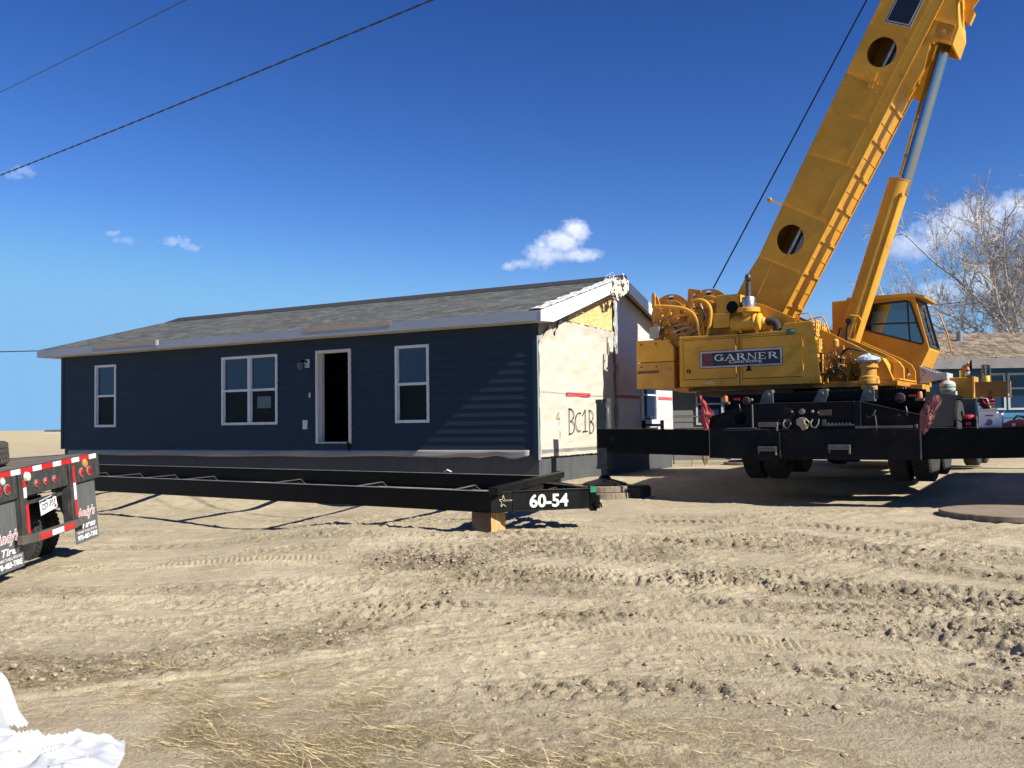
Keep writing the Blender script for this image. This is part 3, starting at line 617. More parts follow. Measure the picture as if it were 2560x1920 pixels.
# outriggers
def outrigger(t0, dz, sides):
    for sg in sides:
        f = (lambda s: s) if sg < 0 else (lambda s: -s)
        pl = [(-4.22, 1.53), (-4.22, 1.16), (-4.02, 1.16), (-3.84, 1.06), (-1.8, 1.01), (-1.8, 1.50)]
        bm = part('outrigger_beam', BLK, cr, lambda b: b.prism([(f(s), z + (0 if sg < 0 else -.03)) for s, z in pl], t0 + .08, t0 + .50, 'y'), bevel=.012, label='black outrigger beam reaching out to the ' + ('left' if sg < 0 else 'right'))
        part('dusty_edge_glint', DUSTGLINT, bm, lambda b: b.box((f(-4.20), t0 + .085, 1.5305 if sg < 0 else 1.5005), (f(-1.86), t0 + .30, 1.5335 if sg < 0 else 1.5035)), label='dusty top of the beam with sun glint painted on')
        part('pin_plate', BLKR, bm, lambda b: b.cyl((f(-3.9), t0 + .06, 1.33), (f(-3.9), t0 + .08, 1.33), .05))
        jk = part('jack', pm('green_grey_paint', (.05, .065, .06), (.035, .04, .04), 5, .5, c3=(.12, .11, .10), s3=4), cr, lambda b: (b.box((f(-4.23), t0 + .10, .74), (f(-4.01), t0 + .32, 2.05)), b.box((f(-4.24), t0 + .09, 2.04), (f(-4.10), t0 + .33, 2.12)), b.box((f(-4.08), t0 + .12, 2.04), (f(-4.0), t0 + .3, 2.14)),
            b.box((f(-4.245), t0 + .09, .74), (f(-3.995), t0 + .34, .80)), b.cyl((f(-4.12), t0 + .21, .5), (f(-4.12), t0 + .21, .76), .07)), bevel=.006, label='vertical outrigger jack')
        part('hydraulic_line', STEEL, jk, lambda b: b.tube([(f(-3.97), t0 + .15, 1.55), (f(-3.96), t0 + .1, 1.80), (f(-3.97), t0 + .1, 1.95), (f(-4.02), t0 + .15, 1.96)], .012, 8), smooth=60)
        part('float_pad', BLKR, jk, lambda b: b.lathe([(.43, .42 + dz), (.44, .45 + dz), (.40, .47 + dz), (.13, .545), (.10, .60), (.06, .62)], (f(-4.12), t0 + .21, 0), (0, 0, 1), 32), smooth=30)
outrigger(0, 0, (-1, 1)); outrigger(8.2, .12, (-1, 1))
# wheels
def tyre_mesh(b, c, r=.58, wd=.34):
    c = Vector(c); k = wd / 2
    b.lathe([(r * .55, -k * .7), (r * .60, -k * .95), (r * .80, -k), (r * .95, -k * .92), (r * .985, -k * .78), (r * .985, k * .78), (r * .95, k * .92), (r * .80, k), (r * .60, k * .95), (r * .55, k * .7)], c, (1, 0, 0), 48)
    n = 54
    for i in range(n):
        for j, off in enumerate((-.62, -.2, .2, .62)):
            a = 2 * math.pi * (i + (.5 if j % 2 else 0)) / n; da = 2 * math.pi / n * .36; hw = k * .17
            vs = []
            for rr in (r * .975, r * 1.01):
                for sx in (-1, 1):
                    for sa in (-1, 1): aa = a + sa * da + sx * .012 * (1 if j < 2 else -1); vs.append((c.x + k * off + sx * hw, c.y + rr * math.cos(aa), c.z + rr * math.sin(aa)))
            b.add(vs, [(0, 1, 3, 2), (4, 6, 7, 5), (0, 4, 5, 1), (2, 3, 7, 6), (0, 2, 6, 4), (1, 5, 7, 3)])
def wheel(s, t, z, dual, out):
    wh = part('wheel', STEEL, cr, lambda b: b.lathe([(.30, -.14), (.31, -.13), (.20, -.02), (.12, .02), (.12, .14), (.08, .16)], (s + out * .04, t, z), (out, 0, 0), 20), smooth=30)
    for k in ((-.20, .20) if dual else (0,)):
        part('tyre', RUB, wh, lambda b: tyre_mesh(b, (s + k, t, z)), smooth=35)
    return wh
for t, z in ((1.85, 1.10), (3.25, 1.16)):
    wheel(-1.33, t, z, True, -1); wheel(1.37, t, z, True, 1)
    part('axle', BLK, cr, lambda b: (b.cyl((-1.6, t, z), (1.6, t, z), .09), b.lathe([(.1, -.3), (.26, -.14), (.26, .14), (.1, .3)], (0, t, z), (1, 0, 0), 20)), smooth=40)
for t in (8.0, 9.4): wheel(-1.5, t, 1.12, False, -1); wheel(1.55, t, 1.12, False, 1)
part('brake_hose', RUB, hs2, lambda b: (b.tube([(.95, .03, 1.75), (1.0, -.04, 1.68), (1.08, -.05, 1.72), (1.12, -.02, 1.80), (1.06, .03, 1.84)], .014, 6), b.tube([(-.55, .03, 1.66), (-.5, -.04, 1.58), (-.42, -.04, 1.56), (-.36, .03, 1.62)], .012, 6)), smooth=60)
# red fabric guards at the box ends
REDC = pm('faded_red_fabric', (.36, .075, .075), (.26, .04, .045), 7, .8, bump=.01, bscale=9)
PINKC = pm('dusty_pink_fabric', (.27, .11, .105), (.20, .07, .07), 5, .8, bump=.012, bscale=8)
def crump(b, outline, t0, seed, amp):
    rnd = random.Random(seed); c = (sum(p[0] for p in outline) / len(outline), sum(p[1] for p in outline) / len(outline)); n = len(outline); rings = 4; vs = []; fs = []
    o2 = []
    for i in range(n):
        p, q = outline[i], outline[(i + 1) % n]
        for k in range(4): o2.append((p[0] + (q[0] - p[0]) * k / 4, p[1] + (q[1] - p[1]) * k / 4))
    n = len(o2)
    for r in range(rings):
        f = 1 - r / rings
        for p in o2: vs.append((c[0] + (p[0] - c[0]) * f + rnd.uniform(-.008, .008), t0 + rnd.uniform(-amp, amp) - .04 * (1 - f), c[1] + (p[1] - c[1]) * f + rnd.uniform(-.008, .008)))
    vs.append((c[0], t0 - .05, c[1]))
    for r in range(rings - 1):
        for i in range(n): fs.append((r * n + i, r * n + (i + 1) % n, (r + 1) * n + (i + 1) % n, (r + 1) * n + i))
    for i in range(n): fs.append(((rings - 1) * n + i, (rings - 1) * n + (i + 1) % n, len(vs) - 1))
    b.add(vs, fs)
for ol, mt, lb in (([(2.06, 2.05), (2.17, 1.98), (2.02, 1.64), (1.93, 1.46), (1.87, 1.39), (1.81, 1.47), (1.82, 1.76), (1.92, 1.92)], PINKC, 'dusty pink canvas flap hanging at the right end of the box'),
                   ([(-1.98, 2.16), (-1.92, 2.08), (-1.70, 1.77), (-1.79, 1.72), (-1.83, 1.5), (-1.92, 1.49), (-1.99, 1.76), (-1.95, 1.9)], REDC, 'red canvas flap standing at the left end of the box')):
    fl = part('canvas_flap', mt, cr, lambda b: crump(b, ol, -.06, 4, .02), label=lb)
    sm = fl.modifiers.new('s', 'SOLIDIFY'); sm.thickness = .008

# ---- turntable and superstructure base
def ring(b):
    b.lathe([(.92, 2.12), (1.0, 2.14), (1.0, 2.30), (.95, 2.32)], (0, 4.0, 0), (0, 0, 1), 64)
    for i in range(84):
        a = 2 * math.pi * i / 84; c = Vector((1.02 * math.cos(a), 4 + 1.02 * math.sin(a), 2.23)); d = Vector((math.cos(a), math.sin(a), 0)) * .03; b.bar(c - d, c + d, .035, .13)
part('turntable', GREYM, cr, ring, smooth=30)
def base(b):
    b.box((-3.6, 2.75, 2.30), (.95, 5.4, 2.40)); b.box((-2.5, 2.9, 2.4), (-1.7, 5.2, 3.2)); b.box((-.3, 3.2, 2.4), (.6, 4.8, 2.5)); b.box((-3.6, 4.6, 2.4), (-.5, 5.4, 3.3))
part('slewing_platform', YELD, cr, base, bevel=.01)
part('underside_shade_pan', RUST, cr, lambda b: (b.box((-3.3, 2.62, 2.31), (-.7, 2.74, 2.37)), b.box((-3.2, 2.8, 2.2), (-1.1, 5, 2.29))), label='rusty pan added as shade under the engine housing')  # pan put in to darken the shaded underside
tow = [(-2.3, 2.41), (-2.45, 3.9), (-2.2, 4.18), (-1.75, 4.10), (-.88, 3.67), (-.29, 3.37), (.37, 2.99), (.53, 2.93), (.67, 2.84), (.75, 2.69), (.86, 2.41)]
def towers(b):
    b.prism(tow, 2.78, 2.82, 'y'); b.prism([(p[0] - .02, p[1]) for p in tow], 4.95, 4.99, 'y')
    for p, q in zip(tow[2:-1], tow[3:]): b.bar((p[0], 2.80, p[1]), (q[0], 2.80, q[1]), .10, .022)
    for p, q in zip(tow[2:-1], tow[3:]): b.bar((p[0], 4.97, p[1]), (q[0], 4.97, q[1]), .10, .022)
part('tower_plate', YEL, cr, towers)
arch = [(-.1, 3.33), (.75, 2.89), (.90, 2.78), (.97, 2.64), (.97, 2.41), (.55, 2.41), (.56, 2.47), (.82, 2.50), (.86, 2.58), (.83, 2.70), (.72, 2.80), (-.08, 3.24)]
part('front_bracket', YEL, cr, lambda b: (b.prism(arch, 3.3, 3.34, 'y'), b.prism(arch, 4.5, 4.54, 'y'), b.prism([(.78, 2.41), (.98, 2.41), (.98, 2.66), (.9, 2.78), (.8, 2.80)], 3.2, 3.3, 'y'),
     b.prism([(.60, 2.41), (.72, 2.41), (.74, 2.7), (.64, 2.86), (.58, 2.86)], 2.82, 3.3, 'y'), b.box((.55, 2.85, 2.41), (.97, 4.6, 2.44))), bevel=.008)
def swing(b): b.lathe([(.155, 2.12), (.155, 2.33), (.20, 2.34), (.20, 2.41), (.19, 2.42), (.19, 2.48), (.15, 2.50), (.15, 2.64), (.185, 2.65), (.185, 2.67), (.17, 2.68), (.17, 2.80), (.15, 2.82)], (.46, 2.55, 0), (0, 0, 1), 28)
sw = part('swing_motor', YELW, cr, swing, smooth=30)
def bag(b):
    rnd = random.Random(2); n = 18; vs = []; fs = []
    for j, (r, z) in enumerate(((.20, 2.76), (.215, 2.80), (.20, 2.85), (.13, 2.89), (.05, 2.91), (.03, 2.93))):
        for i in range(n): a = 2 * math.pi * i / n; q = r * (1 + rnd.uniform(-.14, .14)); vs.append((.46 + q * math.cos(a), 2.55 + q * math.sin(a), z + rnd.uniform(-.015, .015)))
    for j in range(5):
        for i in range(n): fs.append((j * n + i, j * n + (i + 1) % n, (j + 1) * n + (i + 1) % n, (j + 1) * n + i))
    fs.append(tuple(range(5 * n, 6 * n))); b.add(vs, fs)
part('plastic_cover', pm('silver_plastic', (.42, .47, .55), (.30, .34, .40), 5, .35), sw, bag, label='silvery plastic bag tied over the top of the motor')
# ---- engine housing with the sign
hood = [(-3.45, 2.40), (-.44, 2.38), (-.51, 3.19), (-.59, 3.64), (-1.16, 3.63), (-1.22, 3.49), (-2.03, 3.47), (-3.44, 3.49)]
hd = part('engine_housing', YEL, cr, lambda b: b.prism(hood, 2.5, 2.74, 'y'), bevel=.012)
part('housing_top', YELD, cr, lambda b: b.box((-3.4, 2.76, 2.42), (-2.5, 4.5, 3.40)), bevel=.01)
SEAM = pm('door_seam', (.05, .028, .008), (.03, .02, .008), 9, .8)
def door(x0, x1, z0, z1, cutr=0):
    def f(b):
        b.box((x0, 2.488, z0), (x1, 2.499, z1), 0); e = .012
        for q in (((x0 - e, 2.4965, z0 - e), (x0, 2.4985, z1 + e)), ((x1, 2.4965, z0 - e), (x1 + e, 2.4985, z1 + e)), ((x0, 2.4965, z1), (x1, 2.4985, z1 + e)), ((x0, 2.4965, z0 - e), (x1, 2.4985, z0))): b.box(*q, 1)
    d = part('door', [YEL, SEAM], hd, f); return d
d1 = door(-3.34, -2.19, 2.56, 3.39); d2 = door(-2.04, -.80, 2.54, 3.385)
for d, xs in ((d1, (-2.18,)), (d2, (-.79,))):
    for x in xs:
        for z in (2.72, 3.2): part('hinge', YELD, d, lambda b: b.cyl((x, 2.484, z - .07), (x, 2.484, z + .07), .014))
part('handle', BLK, d2, lambda b: (b.box((-1.93, 2.470, 2.72), (-1.88, 2.487, 2.80)), b.box((-1.96, 2.462, 2.69), (-1.85, 2.474, 2.73))), bevel=.004)
part('handle', BLK, d1, lambda b: (b.box((-3.27, 2.477, 2.70), (-3.25, 2.487, 2.77)), b.box((-3.22, 2.477, 2.69), (-3.195, 2.487, 2.77))))
part('panel_joint', SEAM, hd, lambda b: (b.box((-2.115, 2.496, 2.41), (-2.10, 2.4988, 3.47)), b.box((-3.40, 2.496, 3.425), (-.9, 2.4988, 3.433))))
# sign "GARNER Contracting"
ST = pm('silver_border', (.50, .47, .43), (.42, .40, .37), 5, .5)
def serif(b, ch, x, z, w_, h, y, m):
    """one capital of the serif lettering, w_ wide and h tall"""
    T, t = w_ * .17, w_ * .065; sf = w_ * .13; th = h * .07
    def q(pts): b.prism([(x + p[0] * w_, z + p[1] * h) for p in pts], y - .002, y, 'y', m)
    def bx(x0, z0, x1, z1): b.box((x, y - .002, z), (x, y, z)) if 0 else b.box((x + x0, y - .002, z + z0), (x + x1, y, z + z1), m)
    def foot(cx, z0): bx(cx - sf, z0, cx + sf, z0 + th)
    def arc(cx, cz, rx, rz, a0, a1, tk, tn, n=14):
        po = []; pi = []
        for i in range(n + 1):
            a = R(a0 + (a1 - a0) * i / n); k = abs(math.cos(a)); tt = tn + (tk - tn) * k
            po.append((x + cx + rx * math.cos(a), z + cz + rz * math.sin(a))); pi.append((x + cx + (rx - tt) * math.cos(a), z + cz + (rz - tt * .8) * math.sin(a)))
        for i in range(n): b.add([(p[0], y - .002, p[1]) for p in (po[i], po[i + 1], pi[i + 1], pi[i])], [(0, 1, 2, 3)], m)
    if ch == 'G':
        arc(w_ * .5, h * .5, w_ * .47, h * .52, 45, 330, T, t); bx(w_ * .76, h * .04, w_ * .76 + T, h * .44); bx(w_ * .60, h * .40, w_ * 1.02, h * .47); bx(w_ * .80, h * .68, w_ * .86, h * .98)
    if ch == 'A':
        q([(.02, 0), (.10, 0), (.52, .93), (.48, 1.0), (.44, .93)]); q([(.44, 1.0), (.56, 1.0), (.98, 0), (.78, 0)]); bx(w_ * .24, h * .30, w_ * .76, h * .37); foot(w_ * .06, 0); foot(w_ * .88, 0)
    if ch in 'RN':
        pass
    if ch == 'R':
        bx(w_ * .12, 0, w_ * .12 + T, h); foot(w_ * .12 + T / 2, 0); bx(0, h - th, w_ * .5, h); arc(w_ * .46, h * .74, w_ * .36, h * .26, 90, -90, T, t); bx(w_ * .2, h * .48, w_ * .5, h * .48 + th); q([(.42, .50), (.62, .50), (1.02, 0), (.80, 0)]); foot(w_ * .94, 0)
    if ch == 'N':
        bx(w_ * .14, 0, w_ * .14 + t, h); foot(w_ * .16, 0); bx(w_ * .84, 0, w_ * .84 + t, h); foot(w_ * .87, h - th); q([(.04, 1.0), (.26, 1.0), (.92, .0), (.84, .0)]); 
    if ch == 'E':
        bx(w_ * .12, 0, w_ * .12 + T, h); bx(0, 0, w_ * .88, th); bx(0, h - th, w_ * .84, h); bx(w_ * .2, h * .48, w_ * .62, h * .55); bx(w_ * .82, 0, w_ * .88, h * .26); bx(w_ * .78, h * .76, w_ * .84, h); bx(w_ * .58, h * .38, w_ * .62, h * .65)
def sign(b):
    y = 2.486
    b.prism([(-2.985, 2.775), (-1.195, 2.775), (-1.19, 3.155), (-2.985, 3.145)], y - .003, y, 'y', 3)
    b.prism([(-2.97, 2.787), (-1.207, 2.787), (-1.205, 3.143), (-2.97, 3.133)], y - .005, y - .003, 'y', 1)
    b.prism([(-2.93, 2.82), (-1.245, 2.82), (-1.245, 3.105), (-2.93, 3.10)], y - .007, y - .005, 'y', 0)
    b.box((-2.925, y - .009, 2.825), (-2.69, y - .007, 3.095), 2)
    sh = [(-2.90, 3.06), (-2.715, 3.06), (-2.715, 2.96), (-2.74, 2.90), (-2.808, 2.84), (-2.875, 2.90), (-2.90, 2.96)]
    b.prism(sh, y - .0105, y - .009, 'y', 3)
    b.prism([(p[0] * .88 + -2.808 * .12, p[1] * .88 + 2.955 * .12) for p in sh], y - .012, y - .0105, 'y', 2)
    for pts in ([(-2.83, 3.02), (-2.88, 3.02), (-2.88, 2.93), (-2.85, 2.90), (-2.83, 2.92), (-2.83, 2.965), (-2.85, 2.965)], [(-2.735, 3.02), (-2.79, 3.02), (-2.79, 2.90), (-2.765, 2.885), (-2.74, 2.91)]):
        for p, q in zip(pts, pts[1:]): b.bar((p[0], y - .0125, p[1]), (q[0], y - .0125, q[1]), .014, .003, (0, 1, 0), 3)
    x = -2.655
    for c, w_ in zip('GARNER', (.215, .225, .205, .215, .185, .205)):
        serif(b, c, x, 2.925, w_, .135 if c != 'G' else .138, y - .0075, 4); x += w_ + .022
    put_text(b, 'Contracting', -2.33, 2.845, .085, .70, lambda u, v: (u, y - .0085, v), 4, .004)
part('sign', [NAVYS, ST, MAROON, NAVYS, TEXTW], hd, sign, label='dark blue sign reading GARNER Contracting with a red shield')
part('decal', [pm('green_decal', (.01, .20, .12), (.01, .16, .10), 8, .5), TEXTW], hd, lambda b: (b.prism([(-1.11, 3.40), (-.94, 3.40), (-.94, 3.51), (-1.11, 3.50)], 2.494, 2.499, 'y', 0), b.box((-1.01, 2.492, 3.455), (-.955, 2.4935, 3.468), 1), b.box((-1.01, 2.492, 3.47), (-.96, 2.4935, 3.482), 1)), label='small green sticker on the housing')
def vap(b):
    b.box((-3.04, 2.488, 2.41), (-2.51, 2.499, 2.51), 0)
    for pts in ([(-2.90, 2.485), (-2.885, 2.475)], [(-2.86, 2.445), (-2.83, 2.485), (-2.80, 2.445)], [(-2.77, 2.43), (-2.76, 2.488), (-2.72, 2.492), (-2.71, 2.468), (-2.76, 2.46)]):
        for p, q in zip(pts, pts[1:]): b.bar((p[0], 2.486, p[1]), (q[0], 2.486, q[1]), .018, .003, (0, 1, 0), 1)
part('scraped_plate', [YELW, pm('pale_letters', (.45, .42, .46), (.36, .33, .35), 9, .5)], hd, vap, label='scraped brownish plate with worn pale letters')
part('vent_outline', SEAM, hd, lambda b: [b.box((x0, 2.4975, 2.42), (x0 + .006, 2.4992, 2.52)) for x0 in (-.76, -.66, -.56, -.50)])
# ---- counterweight
def cwt(z0, z1, ch_):
    return lambda b: b.prism([(-4.56, z0), (-3.66, z0), (-3.66, z1 - ch_), (-3.66 - ch_ * .9, z1), (-4.56, z1)], 2.7, 5.2, 'y')
for z0, z1, c_, mt in ((2.99, 3.475, .17, YEL), (2.40, 2.975, .0, YELW)):
    cwp = part('counterweight', mt, cr, cwt(z0, z1, c_), bevel=.012)
    part('bolt_hole', RUST, cwp, lambda b: [b.cyl((s, 2.69, z1 - .09), (s, 2.699, z1 - .09), .022, n=12) for s in (-4.44, -4.08)])
def rustband(b): b.box((-4.54, 2.694, 2.735), (-4.02, 2.6985, 2.80))
part('scrape_mark', pm('dark_scrape', (.09, .055, .03), (.16, .09, .03), 14, .7), cwp, rustband)
part('lifting_lug', YELD, cr, lambda b: (b.box((-3.80, 2.74, 3.0), (-3.64, 5.0, 3.30)), b.box((-3.65, 2.9, 2.45), (-3.46, 5.0, 3.3))), bevel=.008)
# ---- winches
def winch(cx, cz, r, t0, t1, mt):
    wn = part('winch', mt, cr, lambda b: (b.prism(circle(cx, cz, r, 40), t0, t0 + .03, 'y', holes=[[(cx - .06, cz + r * .74), (cx + .06, cz + r * .74), (cx + .06, cz + r * .93), (cx - .06, cz + r * .93)]]),
            b.prism(circle(cx, cz, r, 40), t1 - .03, t1, 'y'), b.lathe([(r * .70, -.01), (r * .72, .01), (r * .70, .03), (r * .5, .035), (r * .48, .07), (r * .25, .08)], (cx, t0, cz), (0, -1, 0), 32)), smooth=30)
    def rope(b):
        n = 26; pr = []
        for i in range(n):
            y0 = .03 + (t1 - t0 - .06) * i / n; dy = (t1 - t0 - .06) / n; pr += [(r * .84, y0), (r * .87, y0 + dy * .5)]
        pr.append((r * .84, t1 - t0 - .03)); b.lathe(pr, (cx, t0, cz), (0, 1, 0), 36)
    part('rope_drum', pm('black_wire_rope', (.02, .02, .024), (.05, .05, .055), 30, .5), wn, rope, smooth=20)
    part('bolts', GREYM, wn, lambda b: [b.cyl((cx + r * .60 * math.cos(a), t0 - .045, cz + r * .60 * math.sin(a)), (cx + r * .60 * math.cos(a), t0 - .03, cz + r * .60 * math.sin(a)), .015, n=8) for a in [2 * math.pi * i / 14 for i in range(14)]])
    return wn
winch(-3.81, 4.02, .48, 2.95, 4.1, YELD); winch(-2.93, 4.02, .52, 2.95, 4.2, YELD)
def wframe(b):
    b.prism([(-4.22, 3.4), (-4.22, 4.30), (-4.12, 4.50), (-4.05, 4.30), (-3.9, 3.95), (-3.6, 3.6), (-3.4, 3.9), (-3.38, 4.55), (-3.33, 4.58), (-3.08, 4.52), (-3.08, 4.46), (-3.26, 4.45), (-3.26, 4.2), (-2.9, 3.7), (-2.3, 3.6), (-2.3, 3.40)], 2.88, 2.92, 'y')
    b.prism([(-4.2, 3.4), (-4.2, 4.2), (-3.9, 3.9), (-3.4, 3.7), (-2.9, 3.8), (-2.3, 4.2), (-2.3, 3.4)], 4.2, 4.24, 'y')
    b.box((-4.2, 2.8, 3.30), (-2.3, 4.3, 3.42)); b.box((-3.5, 2.96, 3.42), (-3.42, 4.1, 4.2)); b.box((-3.62, 3.2, 3.3), (-3.4, 4.2, 3.9))
wfp = part('winch_frame', YELD, cr, wframe, bevel=.008)
part('guide_post', YELW, wfp, lambda b: (b.prism([(-4.22, 4.2), (-4.14, 4.2), (-4.14, 4.50), (-4.16, 4.54), (-4.20, 4.54), (-4.22, 4.50)], 2.82, 2.87, 'y'), b.cyl((-4.18, 2.815, 4.47), (-4.18, 2.875, 4.47), .018)))
part('valve_box', pm('pale_grey_box', (.36, .34, .30), (.28, .26, .23), 4, .5), cr, lambda b: b.box((-4.22, 2.66, 3.51), (-3.98, 2.8, 3.77)), bevel=.008, label='pale grey control box on the counterweight')
part('box_cable', RUB, cr, lambda b: b.tube([(-4.18, 2.73, 3.77), (-4.16, 2.72, 3.85), (-4.08, 2.72, 3.89), (-4.0, 2.72, 3.84), (-3.97, 2.72, 3.74), (-3.95, 2.72, 3.6)], .011, 6), smooth=60)
part('fuel_box', YEL, cr, lambda b: (b.box((-2.64, 2.62, 3.95), (-2.13, 3.0, 4.33)), b.box((-2.70, 2.58, 3.635), (-2.33, 2.9, 3.945)), b.box((-2.32, 2.7, 3.5), (-1.5, 3.0, 3.56))), bevel=.01, label='square yellow boxes beside the winch')
part('round_port', BLK, cr, lambda b: b.lathe([(.125, 0), (.125, .012), (.10, .014)], (-2.28, 2.619, 4.06), (0, -1, 0), 26))
def hose(name, pts, r, mat, lab=None):
    P = [Vector(p) for p in pts]; out = []
    for i in range(len(P) - 1):                                   # Catmull-Rom through the points
        p0, p1, p2, p3 = P[max(i - 1, 0)], P[i], P[i + 1], P[min(i + 2, len(P) - 1)]
        for k in range(6):
            t = k / 6; out.append(.5 * ((2 * p1) + (-p0 + p2) * t + (2 * p0 - 5 * p1 + 4 * p2 - p3) * t * t + (-p0 + 3 * p1 - 3 * p2 + p3) * t ** 3))
    out.append(P[-1]); return part(name, mat, cr, lambda b: b.tube(out, r, 10), smooth=60, label=lab)
hose('hydraulic_pipe', [(-4.06, 2.64, 4.22), (-3.65, 2.62, 4.17), (-3.34, 2.6, 4.10), (-3.14, 2.58, 3.97), (-3.04, 2.57, 3.78), (-3.0, 2.6, 3.49)], .038, YEL)
hose('hydraulic_pipe', [(-3.60, 2.72, 3.95), (-3.35, 2.68, 3.99), (-3.12, 2.66, 3.96), (-2.98, 2.64, 3.84), (-2.93, 2.64, 3.50)], .032, YEL)
hose('hydraulic_pipe', [(-3.19, 2.64, 4.25), (-3.02, 2.62, 4.27), (-2.86, 2.6, 4.21), (-2.75, 2.58, 4.05), (-2.76, 2.58, 3.80), (-2.84, 2.6, 3.49)], .04, YEL)
hose('hydraulic_hose', [(-3.95, 2.7, 3.55), (-3.93, 2.68, 3.85), (-3.80, 2.68, 3.90), (-3.62, 2.68, 3.72), (-3.5, 2.68, 3.5)], .010, RUB)
hose('hydraulic_hose', [(-3.92, 2.7, 3.45), (-3.88, 2.7, 3.72), (-3.72, 2.7, 3.76), (-3.52, 2.7, 3.62), (-3.42, 2.7, 3.45)], .010, RUB)
hose('hydraulic_hose', [(-3.3, 2.7, 3.5), (-3.1, 2.72, 3.62), (-2.95, 2.74, 3.9), (-3.05, 2.76, 4.12), (-3.25, 2.78, 4.1)], .014, RUB)
def clutter(b):
    rnd = random.Random(31)
    for k in range(46):
        s, z, t = rnd.uniform(-4.12, -2.75), rnd.uniform(3.46, 4.18), rnd.uniform(2.72, 2.9)
        w_, h = rnd.uniform(.02, .08), rnd.uniform(.02, .10)
        if rnd.random() < .5: b.box((s, t, z), (s + w_, t + .08, z + h))
        else: b.cyl((s, t, z), (s + rnd.uniform(-.03, .03), t - rnd.uniform(.02, .07), z + rnd.uniform(-.03, .03)), rnd.uniform(.012, .03), n=8)
    for k in range(14):
        s, z = rnd.uniform(-4.0, -2.8), rnd.uniform(3.5, 4.1); b.tube([(s, 2.76, z), (s + rnd.uniform(-.1, .1), 2.70, z + rnd.uniform(-.1, .1)), (s + rnd.uniform(-.25, .25), 2.76, z + rnd.uniform(-.22, .22))], .008, 5)
part('valve_bank', YELD, wfp, clutter)
part('solenoid_rods', STEEL, wfp, lambda b: (b.cyl((-3.68, 2.68, 3.74), (-3.34, 2.66, 3.82), .012), b.lathe([(.02, 0), (.028, .01), (.02, .03)], (-3.34, 2.66, 3.82), (1, 0, .2), 10), b.cyl((-3.70, 2.68, 3.62), (-3.28, 2.66, 3.71), .014), b.lathe([(.02, 0), (.028, .01), (.02, .03)], (-3.28, 2.66, 3.71), (1, 0, .2), 10), b.cyl((-3.6, 2.68, 3.55), (-3.02, 2.66, 3.64), .008), b.cyl((-2.98, 2.66, 4.14), (-2.88, 2.66, 3.88), .008)), smooth=40)
# ---- air cleaner and exhaust stack
ac = part('air_cleaner', YEL, cr, lambda b: (b.lathe([(.13, 0), (.165, .03), (.175, .06), (.175, .48), (.20, .50), (.20, .53), (.185, .55), (.185, .58), (.20, .60), (.19, .63), (.11, .66), (.10, .70), (.075, .72), (.075, .78)], (-2.30, 2.64, 3.70), (1, 0, 0), 32),
    b.lathe([(.12, 3.78), (.13, 3.88), (.15, 3.91), (.235, 3.92), (.235, 4.0), (.22, 4.015), (.12, 4.02)], (-1.93, 2.64, 0), (0, 0, 1), 32), b.box((-2.1, 2.52, 3.49), (-2.06, 2.78, 3.56)), b.box((-1.76, 2.52, 3.49), (-1.72, 2.78, 3.56))), smooth=30)
part('metal_canister', STEEL, ac, lambda b: b.lathe([(.125, 4.02), (.14, 4.03), (.14, 4.22), (.13, 4.24), (.06, 4.26)], (-1.93, 2.64, 0), (0, 0, 1), 28), smooth=30)
part('stack_pipe', pm('sooty_pipe', (.05, .05, .055), (.09, .085, .08), 5, .45, .5), ac, lambda b: (b.cyl((-1.93, 2.64, 4.25), (-1.93, 2.64, 4.56), .055, n=20), b.lathe([(.02, 4.56), (.055, 4.59), (.07, 4.64), (.06, 4.70), (.03, 4.73)], (-1.93, 2.64, 0), (0, 0, 1), 18)), smooth=40)
part('rubber_elbow', RUB, ac, lambda b: b.tube([(-1.55, 2.64, 3.70), (-1.46, 2.64, 3.705), (-1.39, 2.64, 3.68), (-1.345, 2.64, 3.62), (-1.33, 2.64, 3.50)], .085, 18), smooth=60)
# ---- steps with square holes on the front of the housing
HOLY = pm('bright_step_yellow', (.66, .38, .07), (.58, .32, .05), 5, .45)
def steps(b):
    for s, za, zb, t0, t1 in ((-.53, 3.36, 3.66, 2.50, 2.82), (-.50, 3.34, 3.62, 2.86, 3.20), (-.48, 3.02, 3.28, 2.50, 2.82), (-.45, 3.00, 3.26, 2.86, 3.20), (-.42, 2.60, 2.96, 2.50, 2.90)):
        nz = 3; ny = 2; hs_ = []
        for i in range(ny):
            for j in range(nz):
                cy = t0 + (t1 - t0) * (i + .5) / ny; cz = za + (zb - za) * (j + .5) / nz; k = .036
                hs_.append([(cy - k, cz - k), (cy + k, cz - k), (cy + k, cz + k), (cy - k, cz + k)])
        b.prism([(t0, za), (t1, za), (t1, zb), (t0, zb)], s, s + .02, 'x', holes=hs_)
        b.box((s - .03, t0, za - .02), (s + .02, t1, za - .001))
part('perforated_steps', HOLY, cr, steps)
part('handrail', YELW, cr, lambda b: (b.tube([(-.95, 2.6, 3.62), (-.93, 2.6, 3.80), (-.68, 2.6, 3.82), (-.62, 2.6, 3.70), (-.50, 2.6, 3.30), (-.46, 2.6, 3.0)], .014, 8), b.tube([(-.80, 2.95, 3.6), (-.78, 2.95, 3.72), (-.52, 2.95, 3.76), (-.46, 2.95, 3.69), (-.36, 2.95, 3.40), (-.28, 2.95, 3.05)], .014, 8)), smooth=60)
